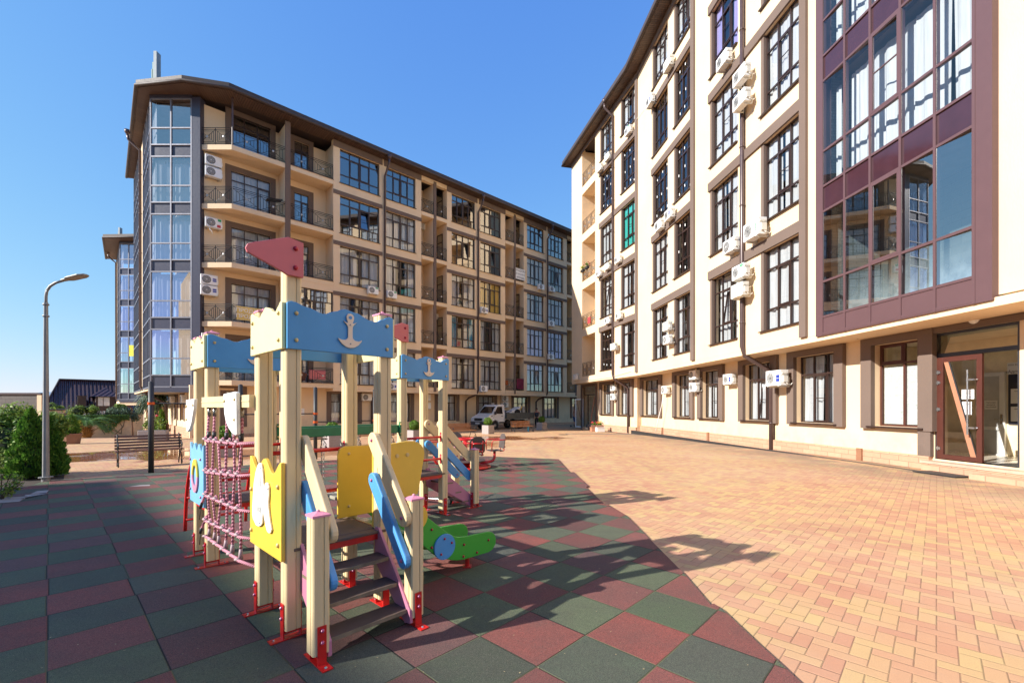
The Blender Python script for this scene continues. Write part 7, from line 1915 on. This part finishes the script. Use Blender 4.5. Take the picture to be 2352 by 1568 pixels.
# step, mats, ceiling light, camera, drain
b = MB(en); b.box(te0 - .06, -.30, -.4, te1 + 3, -.001, SZ - .10); b.obj('step', M['plinth'], br); b = MB(en); b.box(te0 - .08, -.32, SZ - .099, te1 + 3, .02, SZ - .04); b.obj('step_top', mat('worn_stone_step', (.50, .37, .27), .6, dirt=.3), br)
b = MB(en); b.box(te1 - .35, -.75, -.4, te1 + 3, -.33, .12); b.obj('lower_step', M['plinth'], br)
b = MB(en @ T(te0 + .25, -.78, zg(10, 10) + .012)); b.box(0, -.1, 0, .95, .38, .02); tag(b.obj('door_mat', M['dark'], bevel=.005), 'black rubber mat on the paving before the glass door', 'mat')
b = MB(en); b.box(dr + .02, .1, SZ, te1 - .08, .9, SZ + .015); tag(b.obj('door_mat', M['dark'], bevel=.005), 'dark mat inside the open doorway of the main entrance', 'mat')
lx = G2.t(2240, -.08); b = MB(en @ T(lx, -.10, G2.z(2240, 731, -.1))); b.lathe([(.12, 0), (.12, .02), (.09, .05), (.001, .06)], 20, 0, 'y'); tag(b.obj('wall_light', M['white'], smooth=True), 'round white wall light over the main entrance', 'wall light')
cx_ = G2.t(1982, -.2); q = en @ V((cx_, -.3, G2.z(1982, 771, -.3))); b = MB(); b.tube([tuple(q), tuple(q + V((-.10, -.04, -.05)))], .035, 10); b.tube([tuple(q + V((.02, 0, .12))), tuple(q)], .02, 6); tag(b.obj('security_camera', M['dark']), 'small dark security camera under the overhang by the film covered window', 'camera')
b = MB(en); b.box(tg23 + .5, -.62, -.4, te0 + .1, -.50, zg(9, 15) + .012 if 0 else .008); tag(b.obj('drain_channel', M['dark']), 'narrow dark drain channel along the sunny block', kind='structure')
b = MB(G3.M); b.box(ed[1] + .5, -.62, -.6, G3.t(1463), -.50, -.215); tag(b.obj('drain_channel', M['dark']), 'narrow dark drain channel along the far end', kind='structure')
# patterned film behind the window by the entrance
a, c, z0, z1 = holes2[-1]
def m_film():
    m, t, b = base('floral_window_film'); p = t.coord(); vo = t.new('ShaderNodeTexVoronoi', feature='DISTANCE_TO_EDGE'); t.l.new(t.map(p, sc=(1, 1, 1)), vo.inputs['Vector']); vo.inputs['Scale'].default_value = 9
    v2 = t.new('ShaderNodeTexVoronoi'); t.l.new(p, v2.inputs['Vector']); v2.inputs['Scale'].default_value = 14
    r_ = t.m('FRACT', t.m('MULTIPLY', v2.outputs['Distance'], 5.0)); k = t.m('MAXIMUM', t.rng(vo.outputs['Distance'], .0, .05, 1, 0), t.rng(r_, .4, .5, 0, 1))
    c_ = t.mix(k, (.42, .48, .46, 1), (.78, .80, .78, 1)); t.l.new(c_, b.inputs['Base Color']); b.inputs['Roughness'].default_value = .5; return m
b = MB(G2.M); b.box(a + .06, .235, z0 + .06, c - .05, .24, z0 + (z1 - z0) * .72); fl = b.obj('window_film', m_film(), br)
sheet('notice', G2.M @ T(c - .42, .232, z0 + .95), .28, .21, ['Офис', 'продаж', ''], fl, .04)
# far entrance of the sunny block: white framed door ajar, wooden prop, steps, flower boxes
b = MB(G3.M); e0_, e1_ = ed[0] + .16, ed[1] - .16; zf = -.2
b.box(e0_, .05, 2.55, e1_, .12, 2.62); b.box(e0_, .05, zf, e0_ + .07, .12, 3.3); b.box(e1_ - .07, .05, zf, e1_, .12, 3.3); b.box(e0_ + .9, .05, zf, e0_ + .97, .12, 2.55); b.box(e0_ + .07, .3, zf - .2, e1_ - .07, 2.6, zf); b.obj('entrance_frame', M['frame'], br)
b = MB(G3.M); b.box(e0_ - .2, 2.4, zf, e1_ + .2, 2.5, 3.5); b.box(e0_ - .3, .36, zf, e0_ - .15, 2.5, 3.5); b.box(e1_ + .15, .36, zf, e1_ + .3, 2.5, 3.5); b.obj('foyer_wall', MATS['foyer_plaster'], br)
b = MB(G3.M); b.quad((e0_ + .97, .08, zf), (e1_ - .07, .08, zf), (e1_ - .07, .08, 2.55), (e0_ + .97, .08, 2.55)); b.quad((e0_ + .07, .08, 2.62), (e1_ - .07, .08, 2.62), (e1_ - .07, .08, 3.3), (e0_ + .07, .08, 3.3)); b.obj('entrance_pane', M['glass'], br)
mxd = G3.M @ T(e0_ + .02, .05, zf) @ RZ(R(-152)); b = MB(mxd)
for (x0, z0, x1, z1) in ((0, 0, .1, 2.5), (.8, 0, .9, 2.5), (.1, 0, .8, .12), (.1, 2.38, .8, 2.5)): b.box(x0, -.03, z0, x1, .03, z1)
dd_ = b.obj('open_door', M['white'], br); b = MB(mxd); b.quad((.1, 0, .12), (.8, 0, .12), (.8, 0, 2.38), (.1, 0, 2.38)); b.obj('pane', M['glass'], dd_); b = MB(mxd); b.prism([(.12, .13), (.2, .13), (.78, 2.36), (.70, 2.36)], -.012, -.004); b.obj('diagonal_strip', M['tan'], dd_)
b = MB(G3.M); b.tube([(e1_ - .5, -.35, zf), (e1_ - .15, -.05, 2.4)], .05, 6); tag(b.obj('wooden_prop', M['tan']), 'long wooden board leaning by the far entrance', 'board')
for k, (x, y, w, h, mt, lb, nm) in enumerate(((1343, 988, .5, .22, 'block', 'grey concrete block on the ground left of the far entrance', 'concrete_block'), (1354, 987, .5, .45, 'bump', 'dark bundle on the step of the far entrance', 'bundle'))):
    q = G(x, y); b = MB(T(*q)); b.box(-w / 2, -.2, 0, w / 2, .2, h); tag(b.obj(nm, M[mt], bevel=.04), lb, 'block' if k == 0 else 'bundle')
for k, (x, y, mt, lb) in enumerate(((1366, 990.5, 'tan', 'tan foam box standing beside the far entrance'), (1378, 991, 'white', 'white foam box holding the flower trough'))):
    q = G(x, y); b = MB(T(*q) @ RZ(R(10))); b.box(-.3, -.22, 0, .3, .22, .28); b.box(-.32, -.24, .281, .32, .24, .33); tag(b.obj('foam_box', M[mt], bevel=.01), lb, 'box')
    ft = thing('flower_trough', ('trough of red geraniums on the tan foam box', 'trough of yellow and red flowers on the white foam box')[k], 'flowers', q + V((0, 0, .33))); b = MB(T(q.x, q.y, q.z + .335)); b.box(-.26, -.12, 0, .26, .12, .15); b.obj('trough', M['terr'], ft)
    b = MB(); rnd = random.Random(k); leaf_ball(b, (q.x, q.y, q.z + .58), .24, 420, .04, rnd, (1.1, .7, .6), .5); b.obj('leaves', M['lf_box'], ft); b = MB()
    for j in range(14): d = rv(rnd); d.z = abs(d.z); b.ball((q.x + d.x * .27, q.y + d.y * .18, q.z + .6 + d.z * .16), .035, 6, 4, j % 2)
    b.obj('blossom', [M['redprint'], mat('yellow_petals', (.8, .45, .02), .6) if k else M['redprint']], ft)
q = G(1367, 996); b = MB(T(q.x, q.y, q.z + .01)); b.tube([(-2, -.3, 0), (-.6, .0, 0), (.5, -.5, 0), (2.2, -.9, 0), (3.5, -2.2, 0)], .02, 6); tag(b.obj('garden_hose', M['bump'], smooth=True), 'grey hose lying on the paving by the far entrance', 'hose')
q = G(1294, 998); b = MB(T(q.x, q.y, q.z + .006)); b.lathe([(.30, 0), (.30, .012), (.001, .014)], 24); tag(b.obj('manhole_cover', M['dark']), 'dark round manhole cover in the paving', 'manhole cover')

# ------------------------------------------------------------------ notices and laundry on the far block
mx = GL.M @ T(GL.t(681.5), -.01, GL.z(681.5, 953.5)); sheet('wall_notice', mx @ T(-.15, 0, 0), .62, .45, ['ВНИМАНИЕ', 'ПАРКОВКА', 'ЗАПРЕЩЕНА'], None, .07, 'paper', 'redprint'); 
o = [x for x in C.objects if x.name.startswith('wall_notice')][0]; tag(o, 'small white notice on the wall between the near tower posts', 'notice')
o = sheet('plaque', GL.M @ T(GL.t(1133) - .25, -.01, GL.z(1133, 938)), .55, .5, ['ДОМ', 'ПОДЪЕЗД'], None, .1, 'paper', 'navy'); tag(o, 'pale blue plaque on the wall behind the man in the vest', 'plaque')
a = UL.t(1183.5); z = FLR[3] + .45
t_ = thing('sale_banner', 'white banner with black lettering on a narrow balcony railing', 'banner', mx=LM @ T(UL.t(1184), -.03, z)); b = MB(W[t_.name]); wb_ = UL.t(1205) - UL.t(1184); b.box(0, -.012, 0, wb_, -.003, .98); b.obj('cloth', M['paper'], t_)
text('ПРОДАЖА', .26, W[t_.name] @ T(wb_ / 2, -.015, .80), t_); text('(917)410-90-91', .19, W[t_.name] @ T(wb_ / 2, -.015, .48), t_); text('АРЕНДА', .24, W[t_.name] @ T(wb_ / 2, -.015, .16), t_)
M['ybanner'] = mat('yellow_banner_cloth', (.68, .50, .16), .8, var=.15)
t_ = thing('sale_banner', 'faded yellow banner tied to the lowest corner balcony railing', 'banner', mx=frame((cn.x, cn.y - .02, FLR[1] + .42), UL.d)); b = MB(W[t_.name]); b.box(.25, -.012, 0, 1.75, -.002, .78); b.obj('cloth', M['ybanner'], t_); text('ПРОДАЖА', .30, W[t_.name] @ T(1.0, -.015, .55), t_, 'paper'); text('ПРОДАЖА', .30, W[t_.name] @ T(1.0, -.015, .22), t_, 'paper')
# things on the lowest balconies
mb_ = LM @ T(UL.t(706), .3, FLR[0] + .3)
b = MB(mb_); b.box(.2, 0, .25, 1.25, .03, .85); tag(b.obj('pink_towel', mat('pink_towel_cloth', (.70, .22, .22), .9), bevel=.01), 'pink towel drying on a rack on the lowest wide balcony', 'towel')
b = MB(mb_ @ T(-.5, .1, 0)); b.prism([(-.55, .1), (.5, .15), (.65, .6), (.1, .75), (-.3, .95), (-.6, .5)], 0, .35); tag(b.obj('brown_tarpaulin', mat('brown_cover', (.16, .06, .035), .8, var=.3), bevel=.04, fixn=True), 'brown covered heap on the lowest wide balcony', 'tarpaulin')
b = MB(mb_); b.tube([(.2, .1, 0), (1.2, .15, .55)], .012, 5); b.tube([(1.2, .1, 0), (.2, .15, .55)], .012, 5); b.tube([(.1, .1, .55), (1.35, .1, .55)], .012, 5); b.tube([(.1, .3, .55), (1.35, .3, .55)], .012, 5); tag(b.obj('drying_rack', M['white']), 'white folding drying rack under the pink towel', 'drying rack')
b = MB(LM @ T(UL.t(1186), -.025, FLR[0] + .32)); b.box(0, -.01, .1, UL.t(1202.5) - UL.t(1186), -.001, 1.05); tag(b.obj('burgundy_rug', mat('burgundy_cloth', (.16, .01, .035), .9, var=.3)), 'burgundy rug over a narrow balcony railing low on the far block', 'rug')
b = MB(LM @ T(UL.t(1163), .2, FLR[0] + .3)); b.box(.1, 0, .45, .4, .1, .85); tag(b.obj('orange_clothes', mat('orange_cloth', (.65, .16, .02), .9), bevel=.03), 'orange clothes hanging on a low narrow balcony', 'laundry')
tb_ = LM @ T(F0 - .95, .05, FLR[3] + .3 + .88); b = MB(tb_ @ Matrix.Rotation(R(-12), 4, 'Y')); b.box(0, 0, 0, .85, .5, .04); tag(b.obj('balcony_table', M['dark']), 'dark folding table fixed to the second highest corner balcony', 'table')
# flower boxes on the far balcony of the sunny block
for k, (lev_, t0_, lb) in enumerate(((2, .05, 'dark flower box with dry grass on the middle far balcony'), (2, .9, 'flower box with red blooms on the middle far balcony'))):
    m3 = R3.M @ T(bal[0] + t0_, -.08, SB + .33 + 3.8 * lev_ + .7); fb2 = thing('flower_box', lb, 'flower box', mx=m3); b = MB(m3); b.box(0, -.1, 0, .5, .1, .18); b.obj('box', M['dark'], fb2); b = MB(); rnd = random.Random(k + 3); c = m3 @ V((.25, 0, .35)); leaf_ball(b, tuple(c), .3, 260, .04, rnd, (1, .6, .8), .6); b.obj('leaves', M['lf_box' if k else 'lf_yel'], fb2)
    if k: b = MB(); [b.ball(tuple(c + rv(rnd) * .26), .04, 6, 4) for _ in range(8)]; b.obj('blossom', M['redprint'], fb2)
b = MB(R3.M @ T(bal[0] + 1.2, -.02, SB + .33 + 3.8 + .2)); b.box(0, -.03, 0, .5, -.005, .5); tag(b.obj('red_cloth', M['redprint'], bevel=.01), 'red cloth on the second far balcony railing', 'laundry')
# yellow sale sheet in a tower window of the distant block, barrier tape
q = P(307, 804, 44.7); o = sheet('window_notice', T(q.x - .45, q.y, q.z - .6), .55, 1.1, ['', '', '', ''], None, .1, 'ybanner'); o.data.materials[0] = mat('yellow_paper', (.75, .70, .05), .7); tag(o, 'yellow notice in a window of the distant glazed tower', 'notice')
q1, q2_ = G(968, 1003), G(1012, 998); b = MB(); n = 16
for k in range(n):
    a, c = q1.lerp(q2_, k / n), q1.lerp(q2_, (k + 1) / n); sag = lambda f: .62 - .12 * math.sin(math.pi * f); b.quad((a.x, a.y, a.z + sag(k / n)), (c.x, c.y, c.z + sag((k + 1) / n)), (c.x, c.y, c.z + sag((k + 1) / n) + .08), (a.x, a.y, a.z + sag(k / n) + .08), k % 2)
tag(b.obj('barrier_tape', [M['redprint'], M['paper']]), 'sagging red and white barrier tape behind the right rear tower', 'barrier tape')
# fallen bits on the rubber
rnd = random.Random(77); b = MB()
for k in range(150):
    x, y = rnd.uniform(20, 1750), rnd.uniform(1120, 1560); g_ = G(x, y)
    if x > 1300 + (y - 1080) * .98: continue
    leaf(b, V((g_.x, g_.y, .034)), V((0, 0, 1)) + rv(rnd) * .25, rnd.uniform(.003, .008), .5, rnd)
tag(b.obj('leaf_litter', mat('dry_leaf_bits', (.42, .33, .18), .9)), 'dry leaf bits scattered on the rubber tiles', 'litter', kind='stuff')

# ------------------------------------------------------------------ the block behind and left of the camera, whose shadow crosses the playground
E1, E2 = G(292, 1106), G(408, 1191.5); dirA = (E2.xy - E1.xy).normalized(); H_ = 19.0; off_ = V((-1.608, -.693)) * H_
c0 = E1.xy + off_ - dirA * .0; nb = V((dirA.y, -dirA.x)); nb = nb if nb.dot(V((-1, -.4))) > 0 else -nb
ob = thing('apartment_building', 'third cream block of the courtyard standing behind the viewer', 'building', (c0.x, c0.y, 0)); b = MB(); L_ = 60
pl_ = [c0, c0 + dirA * L_, c0 + dirA * L_ + nb * 13, c0 + nb * 13]; b.slab([p_[:] for p_ in pl_], -2, H_); b.obj('wall', M['cream'], ob)
mo = frame((c0.x, c0.y, 0), dirA); sgn = 1 if (mo @ V((0, 1, 0))).xy.__sub__(c0).dot(nb) < 0 else -1
b = MB(mo)
for k in range(5):
    for j in range(14): x = 2 + j * 4.1; b.box(x, sgn * .0, 3 + 3.3 * k, x + 2.2, sgn * .04, 5.4 + 3.3 * k)
b.obj('window', M['carglass'], ob); b = MB(mo)
for k in range(5): b.box(0, 0, 5.5 + 3.3 * k, L_, sgn * .06, 5.75 + 3.3 * k)
b.obj('brown_trim', M['brown'], ob)
